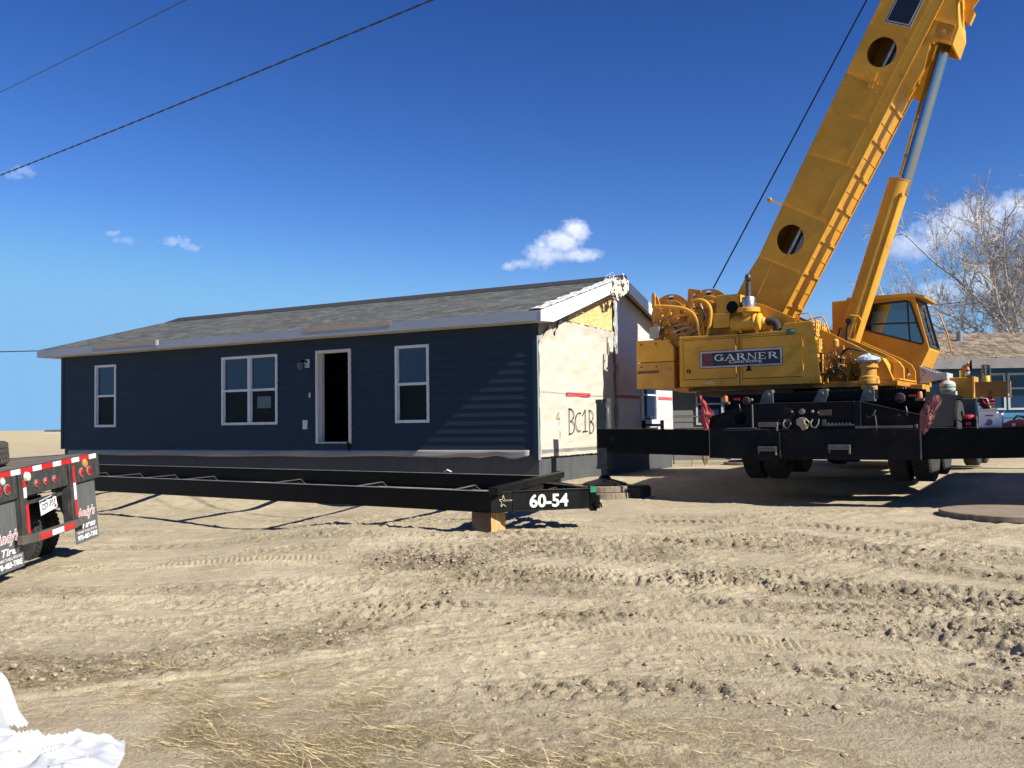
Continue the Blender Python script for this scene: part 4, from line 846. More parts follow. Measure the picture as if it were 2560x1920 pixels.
# ---- valves and hoses between housing and cab
def valves(b):
    rnd = random.Random(77)
    for k in range(60):
        s, z, t = rnd.uniform(-.45, .28), rnd.uniform(2.45, 3.05), rnd.uniform(2.6, 2.76)
        if s > .05 and z > 2.9: continue
        if rnd.random() < .55: b.box((s, t, z), (s + rnd.uniform(.02, .09), t + .06, z + rnd.uniform(.02, .08)))
        else: b.cyl((s, t, z), (s + rnd.uniform(-.05, .05), t - rnd.uniform(.02, .1), z + rnd.uniform(-.05, .05)), rnd.uniform(.012, .03), n=8)
    b.lathe([(.06, 0), (.065, .02), (.065, .12), (.05, .15), (.02, .17)], (-.18, 2.66, 3.10), (0, 0, 1), 14); b.box((-.10, 2.6, 2.98), (-.02, 2.7, 3.12)); b.box((-.42, 2.55, 2.70), (-.30, 2.7, 2.86))
part('valve_bank', YELD, cr, valves, label='cluster of valves and fittings before the swing motor')
part('valve_fittings', STEEL, cr, lambda b: [b.cyl((s, 2.56, z), (s + d, 2.52, z + e), .012, n=8) for s, z, d, e in ((-.16, 3.0, .02, -.08), (-.10, 2.92, .08, -.06), (-.30, 2.9, .03, .05), (-.26, 2.80, .05, -.1), (-.34, 2.62, .03, .04), (.0, 2.72, -.1, .03), (-.22, 2.66, .02, -.07), (-.05, 2.86, .04, .05))], smooth=40)
hose('hydraulic_hose', [(-.06, 2.62, 2.70), (-.06, 2.58, 2.88), (.02, 2.56, 3.02), (.16, 2.56, 3.05), (.30, 2.66, 3.0)], .024, RUB)
hose('hydraulic_hose', [(-.4, 2.6, 2.5), (-.25, 2.55, 2.6), (-.1, 2.54, 2.66), (.0, 2.55, 2.55), (.0, 2.6, 2.42)], .014, RUB)
hose('hydraulic_hose', [(-.35, 2.62, 2.95), (-.2, 2.56, 2.86), (-.12, 2.55, 2.72), (-.16, 2.6, 2.5)], .012, RUB)
hose('hydraulic_hose', [(.1, 2.6, 2.9), (.16, 2.56, 2.75), (.14, 2.56, 2.6), (.2, 2.62, 2.45)], .012, RUB)
part('oil_pipe', YELW, cr, lambda b: (b.cyl((-.49, 2.62, 2.38), (-.49, 2.62, 2.50), .035), b.cyl((-.36, 2.62, 2.38), (-.35, 2.62, 2.56), .028)), smooth=40)
part('platform_underside', BLK, cr, lambda b: (b.box((-.42, 2.78, 2.42), (.5, 3.1, 2.86)), b.box((-.9, 1.6, 2.12), (1.5, 2.5, 2.2))))

# ---- boom
T0, T1 = 3.40, 4.60
bu = Vector((.490, 0, .872)); bl = Vector((-1.45, 0, 3.97))                    # direction and foot of the lower edge
def be(k, off=0): p = bl + bu * k + Vector((-.872, 0, .490)) * off; return (p.x, p.z)
top = [(-2.62, 4.02), (-2.46, 4.40), (-2.23, 4.80), (-1.94, 5.20), (-1.41, 6.23), (.73, 10.19), (2.76, 14.0)]
outl = [be(-.75), be(11.6)] + top[::-1] + [(-2.4, 3.72)]
bo = part('boom', YEL, cr, lambda b: (b.prism(outl, T0, T0 + .03, 'y', holes=[circle(-1.25, 5.50, .29, 32, .32), circle(.71, 9.11, .29, 32, .31)]), b.prism(outl, T1 - .03, T1, 'y')), label='yellow box-section boom')
def boomplates(b):
    for p, q in zip(top[1:], top[2:]): b.bar((p[0], (T0 + T1) / 2, p[1]), (q[0], (T0 + T1) / 2, q[1]), T1 - T0 - .061, .03)
    p, q = be(-.6, .03), be(11.5, .03); b.bar((p[0], (T0 + T1) / 2, p[1]), (q[0], (T0 + T1) / 2, q[1]), T1 - T0 - .061, .03)
part('boom_plate', YEL, bo, boomplates, label='upper and lower plates of the boom')
def boomribs(b):
    for i in range(16):
        k = .15 + i * .75; p, q = be(k, -.0), be(k + .055, -.0); b.bar((p[0], 4.0, p[1]), (q[0], 4.0, q[1]), T1 - T0 - .02, .022)
        k += .375; p, q = be(k, .012), be(k + .022, .012); b.bar((p[0], 4.0, p[1]), (q[0], 4.0, q[1]), T1 - T0 - .04, .012)
    for tt in (T0 + .02, T1 - .02): p, q = be(-.7, -.008), be(11.5, -.008); b.bar((p[0], tt, p[1]), (q[0], tt, q[1]), .045, .02)
part('boom_rib', YEL, bo, boomribs, label='cross ribs under the boom')
def sideribs(b):
    for p, q in (((.02, 8.82), (.71, 8.43)), ((-.06, 8.66), (.60, 8.30)), ((-.39, 8.10), (.47, 7.71)), ((-.81, 7.26), (.07, 6.84)), ((-1.42, 6.29), (-.50, 5.76)), ((-1.94, 5.2), (-1.07, 4.76)), ((-1.66, 5.01), (-2.0, 4.38)), ((-2.0, 5.06), (-1.78, 4.93)), ((.50, 9.74), (1.2, 9.36))):
        b.bar((p[0], T0 - .006, p[1]), (q[0], T0 - .006, q[1]), .012, .035, (0, 0, 1))
    p, q = be(2.2, .21), be(11.4, .24); b.bar((p[0], T0 - .003, p[1]), (q[0], T0 - .003, q[1]), .006, .012)
    for p in ((-.45, 6.9),): b.cyl((p[0], T0 - .004, p[1]), (p[0], T0, p[1]), .02, n=10)
    b.bar((-1.64, T0 - .05, 6.38), (-1.40, T0 - .01, 6.26), .03, .03); b.lathe([(.03, -.03), (.05, -.02), (.05, .02), (.03, .03)], (-1.66, T0 - .05, 6.40), (0, 1, 0), 14)
part('stiffener', YEL, bo, sideribs, label='stiffener bars on the side of the boom')
part('boom_sign', [ST, NAVYS], bo, lambda b: (b.prism([(.77, 9.71), (1.27, 9.47), (1.56, 10.01), (1.06, 10.25)], T0 - .006, T0 - .001, 'y', 0), b.prism([(.79, 9.72), (1.26, 9.495), (1.535, 10.0), (1.065, 10.225)], T0 - .009, T0 - .006, 'y', 1),
      b.prism([(.815, 9.73), (1.25, 9.52), (1.51, 9.99), (1.07, 10.20)], T0 - .011, T0 - .009, 'y', 0), b.prism([(.84, 9.74), (1.235, 9.55), (1.48, 9.985), (1.08, 10.17)], T0 - .013, T0 - .011, 'y', 1)), label='dark framed panel on the side of the boom')
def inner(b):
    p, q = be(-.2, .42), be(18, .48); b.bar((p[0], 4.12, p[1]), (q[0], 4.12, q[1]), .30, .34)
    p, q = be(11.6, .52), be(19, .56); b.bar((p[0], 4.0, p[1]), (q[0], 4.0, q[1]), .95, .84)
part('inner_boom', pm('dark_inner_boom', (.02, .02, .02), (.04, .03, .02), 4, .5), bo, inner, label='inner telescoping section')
def innertube(b):
    for off, t, r in ((.50, 3.52, .045), (.38, 3.50, .02), (.33, 3.48, .02)):
        p, q = be(.6, off), be(11.4, off + .02); b.cyl((p[0], t, p[1]), (q[0], t, q[1]), r, n=18)
part('telescoping_cylinder', STEEL, bo, innertube, smooth=40, label='bright cylinder rod seen through the round holes')
part('hook_block_bracket', YEL, bo, lambda b: (b.bar((.17, T0 - .05, 8.70), (.62, T0 - .05, 8.47), .05, .03, (0, 1, 0)), b.prism([(.52, 8.74), (.62, 8.70), (.50, 8.38), (.40, 8.42)], T0 - .03, T0 - .005, 'y')))
# lift cylinder
cb, ct, rt = Vector((-.28, 3.95, 3.15)), Vector((.89, 3.95, 6.57)), Vector((1.80, 3.95, 9.22))
lc = part('lift_cylinder', YEL, cr, lambda b: (b.cyl(cb, ct, .222, n=40), b.cyl(ct - (ct - cb).normalized() * .02, ct, .228, n=40), b.cyl((-.32, 3.6, 3.1), (-.32, 4.3, 3.1), .12, n=24)), smooth=40)
part('rod', CHROME, lc, lambda b: b.cyl(ct - Vector((0, 0, .3)), rt, .148, n=36), smooth=60)
def lcpipe(b):
    d = (ct - cb).normalized(); n_ = Vector((.15, -.20, -.03)); b.cyl(cb + d * .3 + n_, ct - d * .30 + n_, .018, n=8); b.box(tuple(ct - d * .34 + n_ - Vector((.03, .02, .03))), tuple(ct - d * .34 + n_ + Vector((.03, .05, .03))))
    b.tube([Vector((-.17, 3.68, 3.45)), Vector((-.19, 3.66, 3.74)), Vector((-.12, 3.64, 3.82)), Vector((.06, 3.64, 3.78)), Vector((.10, 3.66, 3.68)), Vector((-.04, 3.66, 3.3))], .016, 8)
    b.tube([Vector((-.06, 3.66, 3.72)), Vector((.0, 3.65, 3.66)), Vector((-.06, 3.66, 3.40)), Vector((-.15, 3.66, 3.25))], .014, 8)
part('oil_line', YEL, lc, lcpipe, smooth=40)
part('hose_end', RUB, lc, lambda b: (b.tube([(-.15, 3.64, 3.66), (-.18, 3.62, 3.52), (-.20, 3.62, 3.2)], .03, 10), b.tube([(-.30, 3.60, 3.57), (-.35, 3.60, 3.40), (-.33, 3.6, 3.2)], .032, 10), b.box((-.2, 3.58, 3.66), (-.08, 3.70, 3.74))), smooth=40)
# bracket that carries the cylinder head
def head(b):
    for t in (3.48, 4.42):
        b.prism([(1.33, 8.92), (1.47, 9.32), (1.64, 9.62), (2.2, 10.6), (2.75, 10.6), (2.12, 9.75), (2.10, 9.31), (1.98, 9.0), (1.70, 9.14)], t, t + .04, 'y')
    b.prism([(1.98, 9.0), (2.02, 8.99), (2.14, 9.31), (2.10, 9.31)], 3.48, 4.46, 'y')
    fr = [(3.48, 9.31), (4.46, 9.31), (4.46, 10.2), (3.48, 10.2)]
    b.prism(fr, 2.10, 2.14, 'x', holes=[circle(3.97, 9.85, .22, 26, .40)])
    b.bar((1.62, 3.46, 9.60), (2.08, 3.46, 9.34), .05, .02); b.bar((1.47, 3.46, 9.30), (1.98, 3.46, 9.0), .05, .02)
    b.prism([(2.14, 9.72), (2.24, 9.64), (2.34, 9.85), (2.30, 9.98), (2.14, 9.95)], 4.30, 4.46, 'y')
hdp = part('cylinder_bracket', YEL, cr, head, label='bracket joining the lift cylinder to the boom')
part('recess_shade', YELD, hdp, lambda b: b.prism([(1.70, 9.24), (1.76, 9.47), (1.90, 9.42), (2.07, 9.33), (1.97, 9.06)], 3.470, 3.4785, 'y'))  # flat darker plate stands in for the shaded hollow
part('pin', YELW, hdp, lambda b: (b.lathe([(.075, 0), (.08, .01), (.08, .03), (.03, .035)], (1.86, 3.47, 9.26), (0, -1, 0), 20), b.cyl((1.86, 3.47, 9.26), (1.86, 4.45, 9.26), .07)), smooth=30)
for t_ in (3.42, 4.54): part('fairing', YEL, hdp, lambda b: b.prism([(1.30, 9.05), (1.62, 9.1), (1.50, 8.62), (1.27, 8.25), (1.03, 8.45)], t_, t_ + .04, 'y'))
part('hoist_rope', pm('dark_wire', (.012, .012, .03), (.02, .02, .035), 20, .5), cr, lambda b: b.cyl((-3.18, 3.9, 4.68), (4.9, 3.9, 17.96), .017, n=8), smooth=60, label='thin dark hoist rope running up beside the boom')

# ---- operator's cab
c0, c1 = 4.75, 6.15
cabp = [(-.78, 2.42), (-.76, 4.26), (-.43, 4.27), (.92, 4.25), (1.20, 3.10), (1.02, 2.73), (1.0, 2.38), (-.3, 2.38)]
win = [(-.28, 3.66), (-.20, 4.12), (.78, 4.16), (.86, 4.12), (1.10, 3.27), (1.06, 3.22)]
def cabshell(b):
    b.prism(cabp, c0, c0 + .05, 'y', holes=[win]); b.prism(cabp, c1 - .05, c1, 'y', holes=[win])
    b.prism([(-.45, 4.25), (-.43, 4.32), (.90, 4.31), (1.16, 4.24), (1.14, 4.20), (.92, 4.23)], c0 - .03, c1 + .03, 'y')
    b.box((-.76, c0 + .051, 2.42), (-.72, c1 - .051, 4.24)); b.box((-.7, c0 + .051, 2.40), (.98, c1 - .051, 2.45))
    b.prism([(1.16, 3.11), (1.20, 3.10), (1.02, 2.73), (.98, 2.745)], c0 + .051, c1 - .051, 'y'); b.box((.98, c0 + .051, 2.45), (1.0, c1 - .051, 2.73))
    p, q = Vector((.93, 0, 4.23)), Vector((1.185, 0, 3.12))
    for t in (c0 + .02, c1 - .02): b.bar((p.x, t, p.z), (q.x, t, q.z), .08, .05)
    b.bar((1.17, c0 + .05, 3.13), (1.17, c1 - .05, 3.13), .05, .07)
cb_ = part('operator_cab', YEL, cr, cabshell, label="yellow operator's cab beside the lift cylinder")
def gasket(b):
    for i in range(len(win)): p, q = win[i], win[(i + 1) % len(win)]; b.bar((p[0], c0 - .004, p[1]), (q[0], c0 - .004, q[1]), .03, .035)
    b.bar((-.25, c0 + .01, 3.72), (.98, c0 + .01, 3.68), .025, .03); b.bar((.33, c0 + .012, 3.68), (.33, c0 + .012, 3.48), .02, .05); b.bar((.80, c0 + .012, 4.14), (.83, c0 + .012, 3.30), .02, .03)
    b.bar((.30, c0 + .012, 4.12), (.30, c0 + .012, 3.7), .02, .03)
part('window_gasket', RUB, cb_, gasket)
part('pane', CGL, cb_, lambda b: b.prism(win, c0 + .02, c0 + .026, 'y'), label='side window glass')
part('pane', CGL, cb_, lambda b: b.prism(win, c1 - .03, c1 - .024, 'y'), label='far side window glass')
part('windshield', CGL, cb_, lambda b: b.add([(.955, c0 + .06, 4.20), (1.19, c0 + .06, 3.16), (1.19, c1 - .06, 3.16), (.955, c1 - .06, 4.20)], [(0, 1, 2, 3)]))
part('windshield_gasket', RUB, cb_, lambda b: (b.bar((.955, c0 + .07, 4.19), (1.195, c0 + .07, 3.17), .04, .04), b.bar((.955, c1 - .07, 4.19), (1.195, c1 - .07, 3.17), .04, .04), b.bar((1.20, c0 + .07, 3.17), (1.20, c1 - .07, 3.17), .03, .03), b.bar((.955, c0 + .07, 4.19), (.955, c1 - .07, 4.19), .03, .03)))
part('wiper', BLK, cb_, lambda b: (b.bar((1.22, c0 + .55, 3.2), (1.08, c0 + .4, 3.8), .015, .015), b.bar((1.14, c0 + .42, 3.5), (1.06, c0 + .42, 4.0), .012, .02)))
part('seat', pm('black_seat', (.015, .015, .016), (.03, .03, .03), 5, .7), cb_, lambda b: (b.box((-.2, 5.2, 3.1), (.25, 5.7, 3.25)), b.prism([(-.25, 3.2), (-.1, 3.2), (-.15, 3.95), (-.3, 3.95)], 5.2, 5.7, 'y')), bevel=.03)
part('fan', BLK, cb_, lambda b: (b.lathe([(.04, 0), (.10, .01), (.10, .03), (.03, .05)], (-.05, 5.0, 3.9), (0, -1, 0), 18), b.cyl((-.05, 5.0, 3.5), (-.05, 5.0, 3.9), .015)), smooth=40)
part('grab_rail', YELW, cb_, lambda b: b.tube([(1.10, c1 - .05, 3.95), (1.22, c1 - .05, 3.95), (1.36, c1 - .05, 3.55), (1.44, c1 - .05, 3.12), (1.30, c1 - .05, 3.08)], .016, 8), smooth=60)
part('side_door_line', SEAM, cb_, lambda b: (b.bar((.2, c0 - .002, 2.75), (.83, c0 - .002, 2.72), .004, .01), b.bar((.83, c0 - .002, 2.72), (.83, c0 - .002, 2.5), .004, .01, (1, 0, 0)), b.box((.76, c0 - .003, 2.38), (.768, c0 - .0005, 2.70))))
part('headlamp', pm('lamp_glass', (.62, .6, .58), (.5, .5, .5), 3, .2), cb_, lambda b: b.lathe([(.07, 0), (.085, .01), (.085, .03), (.05, .05)], (.83, c0 - .001, 2.54), (.3, -1, 0), 20), smooth=40)
sb_ = part('battery_box', pm('painted_aluminium', (.58, .58, .58), (.42, .43, .44), 6, .45, .3), cr, lambda b: b.prism([(1.01, 2.38), (1.01, 2.76), (1.36, 2.60), (1.54, 2.60), (1.54, 2.46), (1.36, 2.44)], 4.72, 5.5, 'y'), bevel=.006, label='silver box step in front of the cab')
part('tread', GREYM, sb_, lambda b: [b.bar((1.08 + i * .06, 4.75, 2.745 - i * .027), (1.08 + i * .06, 5.45, 2.745 - i * .027), .02, .02) for i in range(5)])
part('bolts', BLK, sb_, lambda b: [b.cyl((s, 4.712, z), (s, 4.72, z), .012, n=8) for s, z in ((1.08, 2.66), (1.12, 2.62), (1.08, 2.56), (1.04, 2.48))])
part('deck_block', YELW, cr, lambda b: (b.box((1.02, 3.6, 2.16), (1.25, 4.4, 2.34)), b.box((1.12, 4.5, 2.3), (1.24, 4.7, 2.40)), b.box((.6, 3.2, 2.12), (1.0, 3.6, 2.2))), bevel=.008)
# tool trays and mudguard on the right side of the carrier
def guard(b):
    b.prism([(1.70, 1.50), (1.70, 2.06), (2.06, 2.06), (2.06, 1.60)], 4.95, 5.02, 'y'); b.box((1.68, 5.0, 1.98), (2.10, 6.6, 2.06)); b.prism([(1.70, 1.2), (1.70, 1.56), (2.02, 1.60), (2.02, 1.2)], 4.8, 5.2, 'y')
part('mudguard', pm('dusty_grey_paint', (.07, .075, .075), (.15, .15, .145), 3, .6), cr, guard, bevel=.01)
part('spare_tyre', RUB, cr, lambda b: tyre_mesh(b, (1.75, 3.1 + .9, 1.5), .5, .3), smooth=35)
part('fender_frame', pm('white_fender', (.42, .42, .40), (.3, .3, .29), 4, .5), cr, lambda b: (b.tube([(2.04, 4.95, 1.3), (2.04, 4.95, 2.0), (2.12, 4.95, 2.06), (2.24, 4.95, 2.04), (2.34, 4.95, 1.75), (2.36, 4.95, 1.4)], .02, 8),
     b.prism([(2.03, 1.3), (2.04, 1.75), (2.10, 1.86), (2.2, 1.8), (2.28, 1.5), (2.3, 1.3)], 5.1, 5.15, 'y')), smooth=40)
tb = part('tool_box', YEL, cr, lambda b: b.box((1.51, 5.0, 2.07), (1.955, 5.9, 2.50)), bevel=.01, label='square yellow tool box on the carrier deck')
part('tool_tray', YELW, cr, lambda b: (b.box((2.02, 5.02, 2.07), (2.62, 5.03, 2.385)), b.box((2.02, 4.99, 2.065), (2.68, 5.08, 2.085)), b.box((2.02, 4.99, 2.375), (2.68, 5.08, 2.395)), b.box((2.655, 4.99, 2.085), (2.68, 5.08, 2.375)), b.box((1.96, 4.98, 2.05), (1.985, 5.9, 2.52))), label='open yellow tray door beside the tool box')
# ================================================================ things round the crane
def wthing(name, mats, label, cat, fn, s, t, z, group=None, smooth=0, bevel=0, rot=CA):
    if t > 4.5 and s > 1: s -= .1
    b = MB(); fn(b); o = b.build(name, mats, None, smooth, bevel); p = cw(s, t, z); o.location = p; o.rotation_euler = (0, 0, rot); return tag(o, label, cat, group)
OAK = pm('weathered_mat_wood', (.27, .21, .15), (.15, .115, .08), 3.5, .8, bump=.006, bscale=18, stretch=(1, 9, 1), c3=(.09, .065, .05), s3=2.5, lo3=.56, hi3=.66)
def matdisc(r, h): return lambda b: b.lathe([(r * .985, 0), (r, .012), (r, h - .012), (r * .985, h)], (0, 0, 0), (0, 0, 1), 48)
wthing('outrigger_mat', OAK, 'round timber mat directly under the black outrigger float, topmost of the two', 'wooden mat', matdisc(.59, .12), -4.16, .2, .30, 'round wooden outrigger mats', 30)
wthing('outrigger_mat', OAK, 'round timber mat on the dirt, lower of the two under the left outrigger', 'wooden mat', matdisc(.57, .13), -4.08, .14, .165, 'round wooden outrigger mats', 30)
wthing('outrigger_mat', OAK, 'large round wooden mat lying alone on the dirt at the right edge', 'wooden mat', matdisc(.95, .09), 3.25, -1.55, .245, 'round wooden outrigger mats', 30)
wthing('outrigger_mat', OAK, 'round wooden mat under the far front outrigger beyond the left beam', 'wooden mat', matdisc(.55, .12), -4.12, 8.4, .43, 'round wooden outrigger mats', 30)
wthing('rubber_block', RUB, 'black rubber block beside the round mats under the left outrigger', 'block', lambda b: (b.box((-.16, -.25, 0), (.16, .25, .22)), b.box((-.14, -.22, .22), (.14, .22, .25))), -3.46, .35, .17, bevel=.02)
wthing('cardboard_box', [pm('white_carton', (.56, .58, .68), (.48, .5, .6), 4, .6), pm('carton_print', (.20, .10, .09), (.12, .07, .09), 9, .6)], 'open white printed carton standing on the right outrigger beam', 'box',
       lambda b: (b.box((-.16, -.12, 0), (.10, .14, .27), 0), b.box((.1005, -.115, .0), (.17, .13, .25), 0), b.add([(-.17, -.13, .272), (.09, -.13, .272), (.13, -.2, .325), (-.13, -.2, .315)], [(0, 1, 2, 3)], 0),
                  b.box((-.07, -.1225, .20), (.05, -.1205, .225), 1), b.prism([(-.08, .06), (-.03, .05), (.03, .07), (.04, .12), (.01, .16), (-.04, .15), (-.05, .11)], -.1225, -.1205, 'y', 1)), 2.82, .3, 1.475)
wthing('machine', [BLK, REDT], 'small black machine with a red lid beside the white carton', 'machine', lambda b: (b.box((-.10, -.1, 0), (.10, .1, .16), 0), b.lathe([(.09, 0), (.09, .04), (.06, .07)], (0, 0, .16), (0, 0, 1), 16, 1), b.box((-.04, -.115, .06), (.04, -.101, .11), 1), b.tube([(-.1, 0, .1), (-.18, -.05, .16), (-.22, 0, .08), (-.24, .02, .01)], .012, 6, 0)), 2.50, .32, 1.475, bevel=.01)
wthing('chainsaw', [pm('tool_red', (.35, .02, .02), (.25, .02, .02), 8, .4), BLK, STEEL], 'red power tool lying on the right outrigger beam at the frame edge', 'power tool', lambda b: (b.prism([(-.14, .0), (.2, 0), (.2, .12), (.1, .15), (-.05, .13), (-.14, .08)], -.07, .07, 'y', 0), b.tube([(-.14, 0, .06), (-.2, 0, .09), (-.26, 0, .05)], .02, 8, 1), b.lathe([(.03, 0), (.03, .05)], (.02, -.07, .06), (0, -1, 0), 12, 2), b.tube([(.0, 0, .13), (.05, 0, .2), (.14, 0, .19), (.18, 0, .12)], .014, 8, 1)), 3.14, .3, 1.475, bevel=.005)
wthing('paint_can', pm('brass_tin', (.55, .38, .06), (.45, .3, .05), 5, .3, .6), 'small brass-coloured can on top of the yellow tool box', 'can', lambda b: b.lathe([(.055, 0), (.058, .01), (.055, .02), (.055, .14), (.058, .15), (.045, .152)], (0, 0, 0), (0, 0, 1), 20), 1.87, 5.15, 2.50, smooth=40)
def bottle(b):
    b.lathe([(.045, 0), (.045, .16)], (0, 0, 0), (0, 0, 1), 18, 0); b.lathe([(.046, .02), (.046, .12)], (0, 0, 0), (0, 0, 1), 18, 1); b.lathe([(.045, .16), (.04, .19), (.025, .21), (.02, .24)], (0, 0, 0), (0, 0, 1), 14, 2); b.prism([(-.06, .22), (.03, .22), (.05, .30), (-.02, .27)], -.02, .02, 'y', 2)
wthing('spray_bottle', [pm('blue_label', (.03, .05, .30), (.04, .06, .25), 3, .4), pm('pale_label', (.6, .52, .36), (.5, .2, .05), 14, .4), ORNG], 'blue and white bottle with an orange top on the yellow tool box', 'bottle', bottle, 1.98, 5.10, 2.50, smooth=30)
wthing('pennant', [BLK, ORNG], 'small folded black and orange pennant above the tool box', 'pennant', lambda b: (b.add([(-.02, 0, .22), (.10, 0, .40), (.10, .02, .20), (.02, .02, .10)], [(0, 1, 2), (0, 2, 3)], 0), b.prism([(-.10, .0), (.03, .0), (.02, .24), (-.10, .22)], -.01, .02, 'y', 1)), 1.93, 5.4, 2.50)
def lantern(b):
    b.lathe([(.07, 0), (.07, .12), (.065, .13)], (0, 0, 0), (0, 0, 1), 18, 0)
    for a in (0, 1.57, 3.14, 4.71): b.cyl((.085 * math.cos(a), .085 * math.sin(a), 0), (.085 * math.cos(a), .085 * math.sin(a), .34), .006, n=6, m=1)
    b.lathe([(.075, .13), (.075, .33), (.06, .35)], (0, 0, 0), (0, 0, 1), 18, 2); b.lathe([(.09, .34), (.09, .355)], (0, 0, 0), (0, 0, 1), 18, 1)
wthing('lantern', [pm('lantern_yellow', (.75, .52, .04), (.65, .42, .03), 5, .4), STEEL, CGL], 'clear-sided lantern with a yellow base above the open yellow tray', 'lantern', lantern, 2.33, 5.08, 2.396, smooth=30)
wthing('jacket', REDC, 'crumpled red jacket hanging below the open yellow tray', 'jacket', lambda b: crump(b, [(-.13, .24), (.10, .25), (.16, .16), (.14, .02), (.05, -.02), (-.04, -.06), (-.08, .0), (-.14, .08)], 0, 9, .03), 2.33, 4.97, 1.84)
wthing('plastic_jug', [pm('white_jug', (.45, .45, .44), (.35, .35, .35), 5, .5), GRN], 'white plastic jug with a green band on the carrier deck', 'jug', lambda b: (b.lathe([(.13, 0), (.15, .03), (.15, .15), (.11, .2), (.04, .22), (.04, .25)], (0, 0, 0), (0, 0, 1), 18, 0), b.lathe([(.1505, .07), (.1505, .10)], (0, 0, 0), (0, 0, 1), 18, 1), b.box((-.12, -.12, -.16), (.16, .12, 0), 0)), 1.60, 4.35, 2.20, smooth=30)

# ================================================================ transport frame "60-54"
fr = thing('transport_frame', 'long low black steel transport frame lettered 60-54, one corner on a timber block', 'steel frame', (-.23, 12.57, 0), 0)
fd = Vector((-.805, .593, 0)); fn_ = Vector((.593, .805, 0)); fx = Vector((.264, .964, 0))
ZT, ZB = .775, .504
def ibeam(b, p, q, zt, zb, fl=.15, web=.012, m=0):
    p, q = Vector(p), Vector(q); p.z = q.z = 0; h = zt - zb
    b.bar(p + Vector((0, 0, zt - .006)), q + Vector((0, 0, zt - .006)), fl, .012, m=m); b.bar(p + Vector((0, 0, zb + .006)), q + Vector((0, 0, zb + .006)), fl, .012, m=m)
    b.bar(p + Vector((0, 0, (zt + zb) / 2)), q + Vector((0, 0, (zt + zb) / 2)), web, h - .025, m=m); b.bar(p + Vector((0, 0, zt + .0015)), q + Vector((0, 0, zt + .0015)), fl - .006, .003, m=1)
def chan(b, p, q, zt, zb, th=.03, m=0):
    p, q = Vector(p), Vector(q); b.bar(p + Vector((0, 0, (zt + zb) / 2)), q + Vector((0, 0, (zt + zb) / 2)), th, zt - zb, m=m)
Fp = lambda x, y: Vector((x + .23, y - 12.57, 0))
n0 = Fp(-.23, 12.57); f0 = Fp(.55, 16.19)
rl = part('rail', [GLOSSBLK, DUSTGLINT], fr, lambda b: (ibeam(b, n0, n0 + fd * 17, ZT, ZB), b.bar(n0 + Vector((-.035, -.045, (ZT + ZB) / 2)), n0 + fd * 16.9 + Vector((-.035, -.045, (ZT + ZB) / 2)), .035, ZT - ZB - .03)), bevel=.003, label='near rail of the frame')
part('rail', [GLOSSBLK, DUSTGLINT], fr, lambda b: ibeam(b, f0, f0 + fd * 17, ZT, ZB), bevel=.003, label='far rail of the frame')
for k in (1.5, 3.75, 6.05, 8.9, 10.35, 11.75, 13.2, 14.6):
    e = f0 + fd * k; s_ = e - fx * 3.60
    cm = part('crossmember', [GLOSSBLK, DUSTGLINT], fr, lambda b: ibeam(b, s_ + fx * .05, e - fx * .08, ZT - .19, ZB + .02, .09, .01))
    part('safety_chain', GREYM, cm, lambda b: b.tube([e - fx * .15 + Vector((0, 0, .60)), e - fx * .1 + fd * -.15 + Vector((0, 0, .50)), e - fx * .12 - fd * .35 + Vector((0, 0, .40))], .006, 5))
part('end_crossmember', GLOSSBLK, fr, lambda b: (b.bar(Fp(-.26, 12.40) + Vector((0, 0, .79)), Fp(.80, 16.22) + Vector((0, 0, .79)), .13, .10), chan(b, Fp(-.19, 12.57), Fp(.78, 16.15), .74, ZB, .04)), bevel=.006, label='angled beam across the front end of the frame')
def tongue(b):
    a, c, bk = Fp(-.02, 12.66), Fp(1.03, 13.02), Fp(.47, 14.35)
    chan(b, Fp(-.30, 12.50), a, ZT - .002, ZB, .035)
    chan(b, a, c, ZT, ZB, .05); b.bar(a + Vector((0, .02, ZT - .006)), c + Vector((0, .02, ZT - .006)), .12, .012); b.bar(a + Vector((0, .02, ZB + .006)), c + Vector((0, .02, ZB + .006)), .12, .012)
    chan(b, bk, Fp(.99, 13.3), ZT, ZB, .05); b.bar(bk + Vector((0, 0, ZT - .006)), Fp(.99, 13.3) + Vector((0, 0, ZT - .006)), .12, .012)
    chan(b, Fp(.35, 12.85), Fp(.62, 13.9), .74, .66, .06); chan(b, Fp(.62, 12.92), Fp(.80, 13.55), .74, .66, .06)
tg = part('tongue', GLOSSBLK, fr, tongue, bevel=.003, label='A-shaped drawbar with white 60-54 lettering')
cp = part('coupler', BLK, fr, lambda b: (b.box(tuple(Fp(1.03, 12.98) + Vector((0, 0, .47))), tuple(Fp(1.12, 13.34) + Vector((0, 0, .80)))), b.cyl(tuple(Fp(1.13, 13.05) + Vector((0, 0, .5))), tuple(Fp(1.13, 13.05) + Vector((0, 0, .68))), .04, n=14), b.tube([Fp(1.1, 12.96) + Vector((0, 0, .6)), Fp(1.17, 12.93) + Vector((0, 0, .57)), Fp(1.18, 12.95) + Vector((0, 0, .52))], .014, 6)), bevel=.008)
part('green_tag', GRN, cp, lambda b: b.box(tuple(Fp(1.035, 12.972) + Vector((0, 0, .72))), tuple(Fp(1.115, 12.979) + Vector((0, 0, .80)))))
def lettering(b):
    a, c = Fp(-.02, 12.66), Fp(1.03, 13.02); d = (c - a).normalized(); nn = Vector((d.y, -d.x, 0)) * .0275
    tt = lambda u, v: tuple(a + d * u + nn + Vector((0, 0, v)))
    put_text(b, '60-54', .235, .545, .178, .55, tt, 0, .028)
part('lettering', TEXTW, tg, lettering, label='white numbers 60-54')
